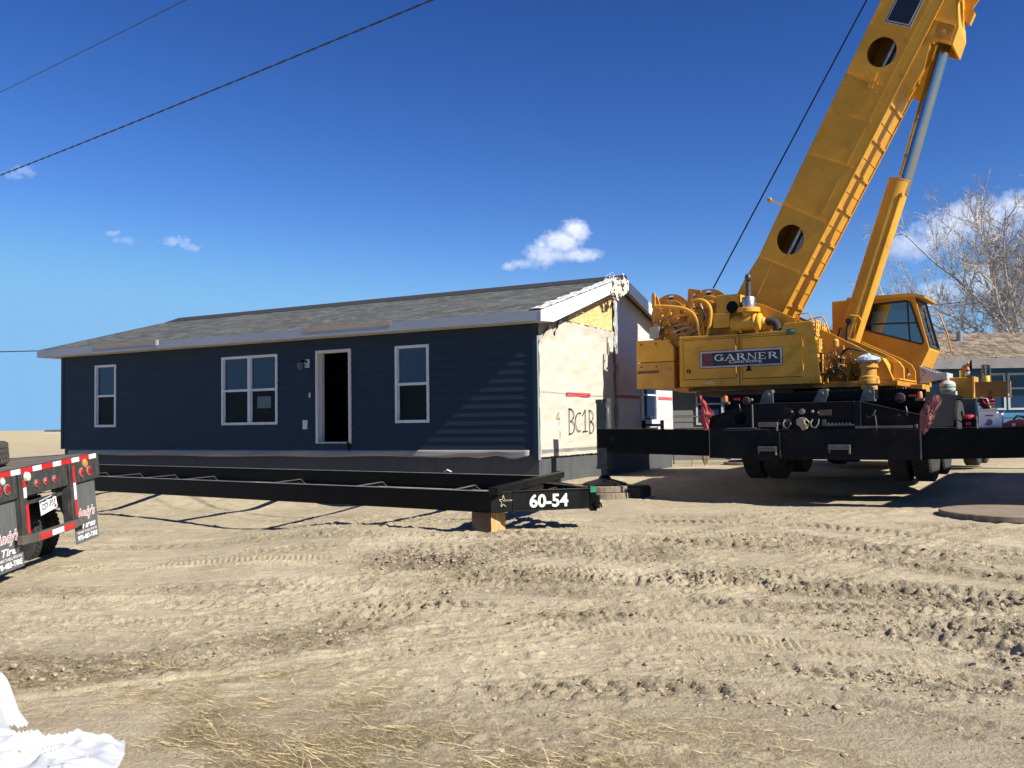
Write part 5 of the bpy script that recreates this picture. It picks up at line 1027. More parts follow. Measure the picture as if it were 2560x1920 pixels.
def logo(b):
    a, c = Fp(-.19, 12.55), Fp(-.02, 12.66); d = (c - a).normalized(); nn = Vector((d.y, -d.x, 0)) * .018
    tt = lambda u, v: a + d * u + nn + Vector((0, 0, v))
    c0_ = (.055, .645); out = []
    for i in range(10): r = .085 if i % 2 == 0 else .034; an = R(90 + 36 * i); out.append((c0_[0] + r * .8 * math.cos(an), c0_[1] + r * math.sin(an)))
    for i in (0, 1, 2, 3, 4, 5, 9): p, q = out[i], out[(i + 1) % 10]; b.bar(tt(*p), tt(*q), .008, .006, nn)
    put_text(b, 'NORTHSTAR', .05, .645, .022, .145, lambda u, v: tuple(tt(u, v)), 0, .01)
part('logo', pm('gold_print', (.45, .38, .22), (.35, .3, .18), 9, .5), tg, logo, label='pale star logo with NORTHSTAR')
part('rag', pm('white_rag', (.65, .63, .6)), fr, lambda b: b.tube([Fp(-1.3, 17.6) + Vector((0, 0, .70)), Fp(-1.26, 17.55) + Vector((0, 0, .80)), Fp(-1.2, 17.5) + Vector((0, 0, .84)), Fp(-1.12, 17.5) + Vector((0, 0, .80))], .012, 5), label='twist of pale rag tied to the far rail')
def wb(b):
    b.box((-.16, -.15, 0), (.16, .15, .262), 0)
BLKW = bpy.data.materials.new('laminated_timber'); BLKW.use_nodes = True
_t = NT(BLKW.node_tree); _o = _t.node('ShaderNodeTexCoord').outputs['Object']; _s = _t.node('ShaderNodeSeparateXYZ', {0: _o})
_w = _t.m('FRACT', _t.m('MULTIPLY', _s.outputs[1], 13.)); _n = _t.noise(_t.vm('MULTIPLY', _o, (18, 60, 3)), 1.5, 5, .6)
_c = _t.ramp(_t.m('ADD', _t.m('MULTIPLY', _n, .8), _t.m('MULTIPLY', _t.node('ShaderNodeTexWhiteNoise', {'W': _t.m('FLOOR', _t.m('MULTIPLY', _s.outputs[1], 13.))}, noise_dimensions='1D').outputs[0], .5)), [(.3, (.34, .19, .07)), (.6, (.55, .36, .15)), (.9, (.66, .47, .24))])
_c = _t.mix(_t.m('LESS_THAN', _w, .06), _c, (.16, .09, .04)); _t.l.new(_c, _t.n['Principled BSDF'].inputs['Base Color']); _t.n['Principled BSDF'].inputs['Roughness'].default_value = .7
shadeg = pm('shaded_end_grain', (.20, .13, .07), (.10, .06, .035), 4, .8, bump=.002, stretch=(1, 1, 2), c3=(.06, .03, .02), s3=3)  # block's left face painted darker, as turned away from the sun
bk = MB(); bk.box((-.149, -.16, 0), (.17, .16, .262), 0); bk.box((-.152, -.158, .002), (-.149, .158, .26), 1); bko = bk.build('timber_block', [BLKW, shadeg], None, 0, .004)
bko.location = (-.36 + .02, 12.58 + .21, .235); bko.rotation_euler = (0, 0, R(55)); tag(bko, 'squat laminated timber block propping up the corner of the black frame', 'wooden block')

# ================================================================ flatbed trailer at the left edge
tr = thing('flatbed_trailer', 'tail of a black flatbed trailer with red and white reflective tape, leaning to one side', 'trailer', (-5.63, 13.0, 1.338), 0)
tr.rotation_mode = 'XYZ'
Mx = Vector((.03, 1, .066)).normalized(); My = Vector((-1, .03, -.06)); Mz = Mx.cross(My).normalized(); My = Mz.cross(Mx).normalized()
tr.matrix_world = Matrix(((Mx.x, My.x, Mz.x, -5.63), (Mx.y, My.y, Mz.y, 13.0), (Mx.z, My.z, Mz.z, 1.338), (0, 0, 0, 1)))
# local axes: x along the rear edge (0 = far/right corner, negative towards the camera), y forward, z up
TW = 2.55; TBL = pm('trailer_black', (.02, .021, .021), (.05, .048, .043), 6, .5, bump=.002, stretch=(3, 1, .6), c3=(.11, .10, .085), s3=4, lo3=.58, hi3=.7)
DECK = pm('grey_deck_boards', (.15, .12, .10), (.08, .062, .05), 5, .85, bump=.01, bscale=14, stretch=(9, .35, 1), c3=(.24, .21, .18), s3=2.2, lo3=.5, hi3=.7)
def decks(b):
    n = 15
    for i in range(n): x = -TW + TW * i / n; b.box((x + .004, .03, -.035), (x + TW / n - .004, 11, 0 + (.004 if i % 3 else 0)))
part('deck', DECK, tr, decks)
rs = part('rear_sill', TBL, tr, lambda b: (b.box((-TW, 0, -.33), (0, .03, .012)), b.box((-TW, .03, -.33), (-TW + .03, 11, -.03)), b.box((0, -.0, -.30), (.05, 11, .012)), b.box((-1.9, .5, -.45), (-1.7, 11, -.036)), b.box((-.85, .5, -.45), (-.65, 11, -.036))), bevel=.006)
def tape(b, x0, x1, z, h, y=-.004, n=None, first=1, ax='x'):
    n = n or max(1, round((x1 - x0) / .17))
    for i in range(n):
        a, c = x0 + (x1 - x0) * i / n, x0 + (x1 - x0) * (i + 1) / n
        if ax == 'x': b.box((a, y, z), (c - .001, y + .0025, z + h), (i + first) % 2)
        else: b.box((z, y, a), (z + h, y + .0025, c - .001), (i + first) % 2)
REFL = [pm('reflective_red', (.48, .02, .02), (.40, .015, .015), 18, .35), pm('reflective_white', (.72, .72, .72), (.62, .62, .62), 18, .35)]
def edgetape(b):
    x = -.03; k = 1
    while x > -TW + .1: wd = (.27, .20)[k]; b.box((max(x - wd + .001, -TW), -.004, -.06), (x, -.0015, .0), k); x -= wd; k = 1 - k
part('reflective_tape', REFL, tr, edgetape, label='red and white tape along the rear edge')
def light(x, z, r, mt, name, lb=None):
    l = part(name, mt, tr, lambda b: b.lathe([(r * .8, 0), (r * .8, .02), (r * .6, .03)], (x, -.002, z), (0, -1, 0), 20), smooth=40, label=lb)
    part('grommet', pm('grommet', (.25, .19, .17), (.2, .15, .13), 8, .6), l, lambda b: b.lathe([(r * .82, 0), (r, .0), (r, .014), (r * .82, .016)], (x, -.001, z), (0, -1, 0), 20), smooth=40)
for x, z, r in ((-.27, -.21, .062), (-.47, -.21, .062), (-2.22, -.20, .062), (-2.39, -.20, .062)): light(x, z, r, LENS, 'stop_light')
for x in (-1.17, -1.38, -1.59): light(x, -.21, .046, LENS, 'clearance_light')
light(-.37, -.10, .06, AMB, 'turn_light', 'round orange light above the stop lights'); light(-2.31, -.10, .05, pm('clear_lens', (.5, .48, .42), (.45, .42, .38), 5, .3), 'reverse_light')
def posts(b, x):
    if 1:
        b.box((x - .07, -.03, -.82), (x + .07, -.002, -.06)); b.box((x - .07, .0, -.82), (x - .04, .10, -.34)); b.prism([(.03, -.34), (.30, -.34), (.12, -.8), (.03, -.8)], x + .03, x + .06, 'x')
for x_ in (-.76, -1.93): part('bumper_post', TBL, tr, lambda b: posts(b, x_), bevel=.005)
bp = part('bumper', pm('rusty_bumper', (.10, .085, .07), (.05, .045, .04), 6, .7, bump=.004, c3=(.14, .08, .05), s3=4), tr, lambda b: (b.bar((-2.12, -.05, -.80), (-1.7, -.02, -.83), .07, .10), b.bar((-1.7, -.02, -.83), (-.75, -.02, -.83), .07, .10), b.bar((-.75, -.02, -.83), (-.54, -.04, -.81), .07, .08)), bevel=.006)
part('reflective_tape', REFL, bp, lambda b: tape(b, -1.70, -.86, -.865, .065, y=-.060, n=3, first=0), label='red and white tape on the bumper')
part('reflective_tape', REFL, tr, lambda b: (tape(b, -.74, -.10, -.76, .06, y=-.034, n=3, first=0, ax='z')), label='upright tape on the right post')
part('reflective_tape', REFL, tr, lambda b: (b.box((-1.93, -.034, -.22), (-1.87, -.031, -.12), 0), b.box((-1.93, -.034, -.34), (-1.87, -.031, -.221), 1), b.box((-1.91, -.034, -.76), (-1.85, -.031, -.42), 0)), label='upright tape on the left post')
FLAPM = pm('grey_mud_flap', (.10, .105, .105), (.065, .07, .07), 4, .6, stretch=(4, 1, .5))
def mudflap(x0):
    fl = part('mud_flap', FLAPM, tr, lambda b: b.box((x0, .04, -1.12), (x0 + .62, .052, -.33)), bevel=.003, label='grey mud flap lettered Tires 970-483-TIRE')
    tt = lambda u, v: (u, .0385, v)
    def f(b):
        put_text(b, "Andy's", x0 + .06, -.84, .17, .50, lambda u, v: (u, .0388, v), 0, .045, .3)
        put_text(b, "Andy's", x0 + .07, -.83, .15, .48, lambda u, v: (u, .0378, v), 1, .0, .3)
        put_text(b, 'Tires', x0 + .17, -.945, .085, .38, tt, 0, .02, .25)
        put_text(b, 'WE WANT TO ROLL WITH YOU', x0 + .04, -1.0, .033, .54, tt, 0, .01)
        put_text(b, '970-483-TIRE', x0 + .04, -1.085, .066, .54, tt, 0, .03)
    part('lettering', [TEXTW, pm('flap_red', (.33, .06, .06), (.28, .05, .05), 9, .5)], fl, f)
mudflap(-.66); mudflap(-2.53)
pl = part('licence_plate', pm('plate_white', (.62, .63, .63), (.55, .56, .57), 5, .4), tr, lambda b: b.add([(p[0], p[1], p[2]) for p in ((-1.57, -.02, -.60), (-1.18, -.02, -.555), (-1.18, -.012, -.38), (-1.57, -.012, -.425), (-1.57, -.016, -.60), (-1.18, -.016, -.555), (-1.18, -.008, -.38), (-1.57, -.008, -.425))], [(0, 1, 2, 3), (7, 6, 5, 4), (0, 4, 5, 1), (1, 5, 6, 2), (2, 6, 7, 3), (3, 7, 4, 0)]))
PT = lambda u, v: (-1.57 + u * 1.11, -.022 + .008 * v / .16, -.60 + v * 1.08 + .045 * u / .35)
part('plate_print', [pm('plate_dark', (.03, .05, .05), (.04, .06, .06), 9, .5), REDT], pl, lambda b: (put_text(b, 'CSY-P33', .03, .045, .07, .29, PT, 0, .02), b.add([PT(.0, .155), PT(0, .128), PT(.05, .138), PT(.1, .125), PT(.16, .14), PT(.22, .126), PT(.28, .138), PT(.345, .128), PT(.345, .155)], [(0, 1, 2, 3, 4, 5, 6, 7, 8)], 0), b.add([PT(.29, .012), PT(.335, .012), PT(.335, .042), PT(.29, .042)], [(0, 1, 2, 3)], 1)))
part('plate_bracket', TBL, tr, lambda b: (b.box((-1.75, .05, -.44), (-.9, .08, -.40)), b.tube([(-1.3, -.02, -.42), (-1.25, -.03, -.37), (-1.18, -.02, -.40)], .014, 6)))
for x in (-2.2, -1.85, -.62, -.27):
    for y in (1.0, 2.3):
        if x < -1.5: continue
        w2 = part('wheel', STEEL, tr, lambda b: b.lathe([(.27, -.12), (.28, -.10), (.16, 0), (.1, .08)], (x, y, -.92), (1, 0, 0), 20), smooth=30)
        part('tyre', RUB, w2, lambda b: tyre_mesh(b, (x, y, -.92), .50, .27), smooth=35)
part('axle', TBL, tr, lambda b: (b.cyl((-1.6, 1.0, -.90), (-.2, 1.0, -.90), .07), b.cyl((-1.6, 2.3, -.90), (-.2, 2.3, -.90), .07), b.lathe([(.17, 0), (.19, .04), (.19, .16), (.17, .2)], (-1.55, .75, -.75), (0, 1, 0), 18), b.lathe([(.17, 0), (.19, .04), (.19, .16), (.17, .2)], (-1.0, .75, -.75), (0, 1, 0), 18)), smooth=40)
part('tie_down_ring', STEEL, tr, lambda b: b.tube([(.05, .1, -.12), (.10, .1, -.08), (.15, .1, -.12), (.13, .1, -.17), (.06, .1, -.16)], .01, 6), smooth=60)
part('insulation_scrap', pm('cream_scrap', (.62, .56, .45)), tr, lambda b: b.lathe([(.02, 0), (.06, .01), (.05, .04), (.02, .05)], (-1.86, -.03, -.10), (0, -1, 0), 9), label='cream scrap stuck to the left post')
sp = MB(); tyre_mesh(sp, (0, 0, 0), .50, .30); sp.lathe([(.26, -.1), (.27, -.08), (.2, .0), (.1, .04)], (0, 0, 0), (1, 0, 0), 20)
spo = sp.build('tyre', DRUB, None, 35); tag(spo, 'worn truck tyre lying on its side on the trailer deck at the left edge', 'tyre')
spo.matrix_world = Matrix.Translation(tr.matrix_world @ Vector((-1.45, .95, .165))) @ tr.matrix_world.to_3x3().to_4x4() @ Matrix.Rotation(R(90), 4, 'Y')

# box trailer added out of view on the right, only to shade the ground under the crane
bt = thing('added_shade_trailer', 'plain white box trailer added out of view past the right edge, to shade the crane', 'trailer', cw(4.9, -.2, .25), CA)
part('body', WHITE, bt, lambda b: b.box((0, 0, .55), (2.5, 6.2, 2.95)), bevel=.03)
part('chassis', BLK, bt, lambda b: (b.box((.3, .1, .40), (.5, 7.2, .548)), b.box((2.0, .1, .40), (2.2, 7.2, .548)), b.box((0, -.05, .42), (2.5, -.002, .56))))
for x in (.15, 2.35):
    for y in (3.6, 4.6): part('wheel', RUB, bt, lambda b: tyre_mesh(b, (x, y, .40), .40, .24), smooth=35)
part('door', VINYL, bt, lambda b: (b.box((.08, -.02, .62), (1.22, -.002, 2.88)), b.box((1.28, -.02, .62), (2.42, -.002, 2.88))))
# ================================================================ ground: one sheet to the horizon, with ruts and tread marks modelled in
def hash2(ix, iy, s):
    h = (ix.astype(np.int64) * 374761393 + iy.astype(np.int64) * 668265263 + s * 982451653) & 0x7fffffff
    h = ((h ^ (h >> 13)) * 1274126177) & 0x7fffffff; h = h ^ (h >> 16); return (h & 0xffff) / 65535.
def vn(x, y, s=0):
    ix = np.floor(x); iy = np.floor(y); fx_, fy = x - ix, y - iy; fx_ = fx_ * fx_ * (3 - 2 * fx_); fy = fy * fy * (3 - 2 * fy)
    a = hash2(ix, iy, s); b = hash2(ix + 1, iy, s); c = hash2(ix, iy + 1, s); d = hash2(ix + 1, iy + 1, s)
    return (a * (1 - fx_) + b * fx_) * (1 - fy) + (c * (1 - fx_) + d * fx_) * fy
def fbm(x, y, o=4, s=0, g=.5, l=2.03):
    t = 0; a = 1; n = 0
    for k in range(o): t = t + a * vn(x, y, s + k * 17); n += a; a *= g; x = x * l + 3.7; y = y * l + 1.9
    return t / n
def ridg(x, y, o=4, s=0):
    t = 0; a = 1; n = 0
    for k in range(o): t = t + a * (1 - abs(2 * vn(x, y, s + k * 13) - 1)) ** 2; n += a; a *= .55; x = x * 2.1 + 1.3; y = y * 2.1 + 4.1
    return t / n
def ss(x, a, b): t = np.clip((x - a) / (b - a), 0, 1); return t * t * (3 - 2 * t)
def spline(pts, n=40):
    P = np.array(pts, float); out = []
    for i in range(len(P) - 1):
        p0, p1, p2, p3 = P[max(i - 1, 0)], P[i], P[i + 1], P[min(i + 2, len(P) - 1)]
        t = np.linspace(0, 1, n, endpoint=False)[:, None]
        out.append(.5 * (2 * p1 + (-p0 + p2) * t + (2 * p0 - 5 * p1 + 4 * p2 - p3) * t ** 2 + (-p0 + 3 * p1 - 3 * p2 + p3) * t ** 3))
    return np.vstack(out + [P[-1:]])
# (centre line, half width, rut depth, lug height, lug spacing, churn)
TRACKS = [([(-1.0, 10.3), (-.55, 10.35), (.3, 10.1), (1.3, 9.95), (2.2, 9.9), (3.1, 9.7), (4.1, 9.3), (5.2, 8.5), (6.0, 7.6)], .24, .030, .010, .16, .055),
          ([(-.2, 8.35), (.76, 8.3), (1.4, 8.2), (2.1, 8.1), (2.8, 8.0), (3.5, 7.7), (4.1, 7.1), (4.6, 6.3)], .21, .026, .032, .17, .020),
          ([(.6, 7.75), (1.45, 7.45), (2.1, 7.1), (2.7, 6.75), (3.15, 6.1), (3.6, 5.2)], .22, .018, .022, .06, .002),
          ([(-.4, 5.9), (.3, 6.0), (.73, 6.02), (1.2, 5.9), (1.6, 5.75), (2.1, 5.45), (2.7, 4.85)], .20, .020, .026, .16, .014),
          ([(-.8, 9.95), (-1.1, 8.7), (-1.6, 7.6), (-2.3, 6.9), (-3.4, 6.6), (-4.6, 6.5)], .33, .012, .005, .2, .030),
          ([(-2.0, 10.7), (-1.3, 10.9), (-.5, 11.4), (.2, 11.6), (1.0, 11.5), (2.2, 11.2)], .34, .010, .006, .2, .034),
          ([(.8, 9.2), (1.8, 9.0), (2.8, 8.75), (3.8, 8.5), (5.0, 8.1)], .24, .018, .026, .12, .006),
          ([(2.4, 7.9), (3.2, 7.3), (3.6, 6.6), (3.9, 5.9)], .24, .028, .032, .2, .026),
          ([(-4.5, 9.2), (-3.4, 9.4), (-2.2, 9.5), (-1.0, 9.35)], .30, .010, .002, .2, .004),
          ([(1.6, 14.9), (3.4, 13.9), (5.0, 12.9), (6.8, 11.6)], .30, .014, .012, .16, .008),
          ([(-3.5, 13.6), (-2.6, 12.9), (-1.2, 12.2), (.8, 11.9), (2.6, 11.9), (4.5, 11.4), (6.5, 10.4)], .30, .010, .008, .16, .012),
          ([(.9, 6.75), (1.5, 6.6), (2.2, 6.2), (2.8, 5.55)], .24, .020, .026, .12, .012),
          ([(-3.4, 14.5), (-2.3, 14.2), (-.9, 13.6)], .22, .008, .012, .16, .005)]
TRACKS += [([(2.2, 9.75), (3.0, 9.35), (3.9, 8.9), (4.7, 8.3), (5.6, 7.4)], .22, .02, .014, .15, .026), ([(3.0, 8.2), (3.7, 7.75), (4.2, 7.1), (4.5, 6.3)], .26, .026, .03, .19, .024),
    ([(2.2, 6.35), (2.7, 6.2), (3.2, 5.8), (3.6, 5.2)], .20, .02, .02, .14, .034), ([(.9, 9.98), (1.9, 10.25), (2.8, 10.3)], .16, .012, .008, .14, .04), ([(-1.6, 11.3), (-.9, 11.05), (-.2, 10.95)], .26, .01, .0, .14, .045), ([(2.6, 12.2), (3.8, 11.6), (5.2, 10.6)], .24, .014, .016, .14, .02)]
for i_, o_ in enumerate((-3.1, -2.2, -1.45, -.4, .3, 1.5, 2.3, 3.4)):         # long overlapping wheel paths sweeping round towards the camera
    r_ = random.Random(50 + i_); j_ = lambda s_: r_.uniform(-s_, s_)
    TRACKS.append(([(-9, 11.2 + o_ + j_(.3)), (-5, 11.6 + o_ + j_(.3)), (-1.5, 11.3 + o_ + j_(.3)), (1.5, 10.5 + o_ + j_(.2)), (4, 9.1 + o_ + j_(.3)), (6, 7.2 + o_ + j_(.4)), (8, 4.6 + o_)], .17 + .07 * r_.random(), .013, .013 + .012 * (i_ % 2), (.07, .13, .17)[i_ % 3], .003 + .008 * (i_ % 3)))
for i_, o_ in enumerate((-2.6, -1.9, .2, 1.0)):
    r_ = random.Random(80 + i_); j_ = lambda s_: r_.uniform(-s_, s_)
    TRACKS.append(([(-9, 6.3 + o_), (-5, 7.6 + o_ + j_(.3)), (-1.5, 9.2 + o_ + j_(.3)), (1.5, 11.2 + o_ + j_(.2)), (4.5, 13.6 + o_), (8, 16 + o_)], .18, .010, .010, (.08, .14)[i_ % 2], .004))
TRK = [(spline(p), hw, dp, lg, sp, ch_) for p, hw, dp, lg, sp, ch_ in TRACKS]
def base_h(x, y):
    z = .235 * ss(y, 9.6, 12.6) * ss(x, -5.0, -2.0) + .03 * ss(y, 12, 16)
    z = z + .27 * ss(y, 18.9, 20.3) - .085 * ss(y, 13.8, 16.5) + .05 * ss(y, 22, 40)
    z = z - .22 * ss(x, -4.8, -6.8) * ss(y, 13, 9) + .13 * ss(x, -3, -6) * ss(y, 13, 18)
    und = (fbm(x * .35, y * .35, 3, 5) - .5) * .10 * ss(y, 3, 7) + (fbm(x * .012, y * .012, 3, 9) - .5) * 2.2 * ss(y, 90, 500)
    far = ss(y, 150, 1500) * 1.15
    return z + und + far
def ground_h(x, y, fine=True, churn=None):
    z = base_h(x, y)
    if not fine: return z
    near = ss(y, 30, 14) * ss(abs(x), 16, 9)
    rough = ss(fbm(x * .55 + 9, y * .55, 3, 31), .46, .60)                # rougher patches between smooth ones
    z = z + near * (fbm(x * 1.6 + 5, y * 16, 3, 111, .6) - .5) * .022
    z = z + near * ((fbm(x * 2.2, y * 3.2, 5, 51, .55) - .5) * (.016 + .022 * rough))
    z = z + near * (fbm(x * 13, y * 17, 4, 71, .6) - .5) * (.004 + .012 * rough)
    z = z + near * (.06 + rough) * np.maximum(fbm(x * 9, y * 12, 3, 91, .6) - .56, 0) * .08
    for P, hw, dp, lg, sp, ch_ in TRK:
        x0, y0, x1, y1 = P[:, 0].min() - 1, P[:, 1].min() - 1, P[:, 0].max() + 1, P[:, 1].max() + 1
        m = (x > x0) & (x < x1) & (y > y0) & (y < y1)
        idx = np.nonzero(m)[0]
        if not len(idx): continue
        xs, ys = x[idx], y[idx]; best = np.full(len(idx), 1e9); sd = np.zeros(len(idx)); al = np.zeros(len(idx))
        seg = np.hypot(*(P[1:] - P[:-1]).T); cum = np.concatenate([[0], np.cumsum(seg)])
        for i in range(0, len(P) - 1, 4):
            j = min(i + 4, len(P) - 1); a, b = P[i], P[j]; d = b - a; l2 = d @ d
            t = np.clip(((xs - a[0]) * d[0] + (ys - a[1]) * d[1]) / l2, 0, 1); px, py = xs - a[0] - t * d[0], ys - a[1] - t * d[1]; q = px * px + py * py
            u = q < best; best[u] = q[u]; sd[u] = (np.sign(d[0] * py - d[1] * px) * np.sqrt(q))[u]; al[u] = (cum[i] + t * (cum[j] - cum[i]))[u]
        tot = cum[-1]; endf = ss(al, 0, .5) * ss(al, tot, tot - .5)
        wob = (fbm(xs * 3, ys * 3, 2, 7) - .5) * .10; e = np.abs(sd + wob) / hw
        inside = ss(e, 1.05, .75); edge = np.exp(-((e - 1.15) / .22) ** 2)
        lug = np.sign(np.sin(2 * math.pi * (al + .45 * np.abs(sd)) / sp + np.where(sd > 0, 1.6, 0))) * .5 + .5
        wear = ss(fbm(al * .9 + sp * 50, sd * .5, 2, 13), .28, .55)
        dz = -dp * inside + dp * .75 * edge * (.5 + fbm(xs * 6, ys * 6, 2, 3)) + lg * lug * inside * wear * ss(e, .02, .2)
        dz = dz + (ridg(al * 1.1, sd * 16, 3, 37) - .5) * (.016 + ch_ * .4) * inside
        dz = dz + ch_ * (inside + edge * .8) * ((ridg(xs * 8, ys * 10, 4, 23) - .45) * .55 + .9 * (vn(xs * 13, ys * 15, 14) - .5) * .6 + .6 * (vn(xs * 27, ys * 31, 4) - .5)) * 1.5
        z[idx] += dz * endf
        if churn is not None: churn[idx] = np.maximum(churn[idx], (inside + edge * .9).clip(0, 1) * endf * min(1, ch_ / .03) * (.35 + .65 * wear))
    return z
def axis(segs): 
    out = [segs[0][0]]
    for a, b, st, g in segs:
        v = a; s_ = st
        while v < b - 1e-6: v = min(b, v + s_); out.append(v); s_ *= g
    return np.array(sorted(set(out)))
xp = axis([(0, 4.6, .019, 1.0), (4.6, 8.5, .028, 1.004), (8.5, 20, .1, 1.05), (20, 6000, 1.2, 1.16)])
gx = np.concatenate([-xp[::-1][:-1], xp])
gy = axis([(-6000, -30, 700, 1), (-30, 2, 3, 1), (2, 3.9, .1, 1), (3.9, 7.2, .0165, 1.0), (7.2, 12.5, .02, 1.0), (12.5, 19, .034, 1.004), (19, 30, .1, 1.03), (30, 9000, 1, 1.1)])
XX, YY = np.meshgrid(gx, gy); xf_, yf = XX.ravel(), YY.ravel()
CHN = np.zeros(len(xf_)); zf = ground_h(xf_, yf, churn=CHN)
me = bpy.data.meshes.new('ground'); nxg, nyg = len(gx), len(gy)
co = np.stack([xf_, yf, zf], 1).astype(np.float32); me.vertices.add(len(co)); me.vertices.foreach_set('co', co.ravel())
ii = (np.arange(nyg - 1)[:, None] * nxg + np.arange(nxg - 1)[None, :]).ravel()
quads = np.stack([ii, ii + 1, ii + nxg + 1, ii + nxg], 1).astype(np.int32)
me.loops.add(quads.size); me.loops.foreach_set('vertex_index', quads.ravel()); me.polygons.add(len(quads))
me.polygons.foreach_set('loop_start', np.arange(0, quads.size, 4, dtype=np.int32)); me.update(calc_edges=True); me.validate()
me.shade_smooth()
at_ = me.attributes.new('churn', 'FLOAT', 'POINT'); at_.data.foreach_set('value', CHN.astype(np.float32))
gob = bpy.data.objects.new('ground', me); COL.objects.link(gob); kind(gob, 'structure')
# dirt: dry tan soil, darker damp or churned patches, pale silty patches, bits of straw, painted shade
gm = bpy.data.materials.new('dry_dirt'); gm.use_nodes = True; g = NT(gm.node_tree); gp = g.n['Principled BSDF']
o = g.node('ShaderNodeTexCoord').outputs['Object']; sxyz = g.node('ShaderNodeSeparateXYZ', {0: o})
n1 = g.noise(o, .55, 5, .65); n2 = g.noise(g.vm('MULTIPLY', o, (1, 1.3, 1)), 6., 5, .7); n3 = g.noise(o, 45., 4, .75); n5 = g.noise(o, 150., 2, .6); nst = g.noise(g.vm('MULTIPLY', o, (2.2, 14, 1)), 1.6, 5, .7); n4 = g.noise(g.vm('ADD', o, (11, 5, 0)), 1.5, 4, .7)
soil = g.ramp(g.m('ADD', g.m('MULTIPLY', n2, .6), g.m('MULTIPLY', n3, .4)), [(.28, (.215, .176, .117)), (.46, (.325, .270, .182)), (.66, (.42, .358, .252))])
pale = g.mapr(n1, .48, .66, 0, .75); soil = g.mix(pale, soil, (.47, .40, .285))
soil = g.mix(g.mapr(n5, .64, .76, 0, .5), soil, (.17, .13, .09)); soil = g.mix(g.mapr(n5, .36, .27, 0, .4), soil, (.56, .49, .36)); soil = g.mix(g.mapr(nst, .56, .72, 0, .45), soil, (.23, .185, .125)); soil = g.mix(g.mapr(nst, .44, .30, 0, .4), soil, (.54, .46, .32))  # fine dark specks paint in tiny shadows of the crumbs
dark = g.mapr(n4, .58, .72, 0, .5); soil = g.mix(dark, soil, (.21, .168, .115))
def spot(cx, cy, a, b, rot, k, col_):
    global soil
    c_, s_ = math.cos(R(rot)), math.sin(R(rot)); dx = g.m('SUBTRACT', sxyz.outputs[0], cx); dy = g.m('SUBTRACT', sxyz.outputs[1], cy)
    u = g.m('DIVIDE', g.m('ADD', g.m('MULTIPLY', dx, c_), g.m('MULTIPLY', dy, s_)), a); v = g.m('DIVIDE', g.m('SUBTRACT', g.m('MULTIPLY', dy, c_), g.m('MULTIPLY', dx, s_)), b)
    r = g.m('SQRT', g.m('ADD', g.m('MULTIPLY', u, u), g.m('MULTIPLY', v, v))); r = g.m('ADD', r, g.m('MULTIPLY', g.m('SUBTRACT', n4, .5), 1.6))
    soil = g.mix(g.mapr(r, 1.05, .55, 0, k), soil, col_)
spot(-1.0, 11.0, 1.1, .42, -8, .75, (.165, .13, .09)); spot(-2.9, 9.6, 1.8, .9, 5, .5, (.44, .375, .27)); spot(-4.6, 5.8, 2.6, 1.1, 0, .4, (.24, .195, .14)); spot(-1.5, 5.0, 2.6, .9, 10, .35, (.24, .195, .14)); spot(1.5, 5.0, 3.4, 1.2, 0, .55, (.25, .205, .145)); spot(-3.6, 7.2, 2.0, .5, 12, .45, (.24, .195, .14))  # first spot is damp; dark ones nearest the camera paint in vegetation shade
chn = g.m('MULTIPLY', g.node('ShaderNodeAttribute', attribute_name='churn').outputs['Fac'], g.mapr(n2, .38, .56, .25, 1.))
soil = g.mix(g.m('MULTIPLY', chn, .72, clamp=True), soil, (.215, .170, .112))
grass = g.mapr(sxyz.outputs[1], 40, 110, 0, 1); dry = g.ramp(g.noise(g.vm('MULTIPLY', o, (.02, .25, 1)), 1.5, 6, .7), [(.35, (.36, .29, .17)), (.65, (.46, .38, .24))])
soil = g.mix(grass, soil, dry)
g.l.new(soil, gp.inputs['Base Color']); gp.inputs['Roughness'].default_value = .95; gp.inputs['Specular IOR Level'].default_value = .15
vor = g.node('ShaderNodeTexVoronoi', {'Scale': 28.}); g.l.new(g.vm('ADD', o, g.vm('MULTIPLY', g.node('ShaderNodeTexNoise', {'Scale': 9., 'Vector': o}).outputs['Color'], (.1, .1, .1))), vor.inputs[0])
hh = g.m('ADD', g.m('MULTIPLY', n3, .7), g.m('ADD', g.m('MULTIPLY', n2, 1.2), g.m('MULTIPLY', vor.outputs[0], .35)))
bmp = g.node('ShaderNodeBump', {'Strength': 1.0, 'Distance': g.m('ADD', .016, g.m('MULTIPLY', chn, .045)), 'Height': hh}); bm2 = g.node('ShaderNodeBump', {'Strength': .7, 'Distance': .004, 'Height': g.noise(o, 130., 4, .7)})
g.l.new(bmp.outputs[0], bm2.inputs['Normal']); g.l.new(bm2.outputs[0], gp.inputs['Normal'])
me.materials.append(gm)
def gz(x, y): return float(ground_h(np.array([float(x)]), np.array([float(y)]))[0])

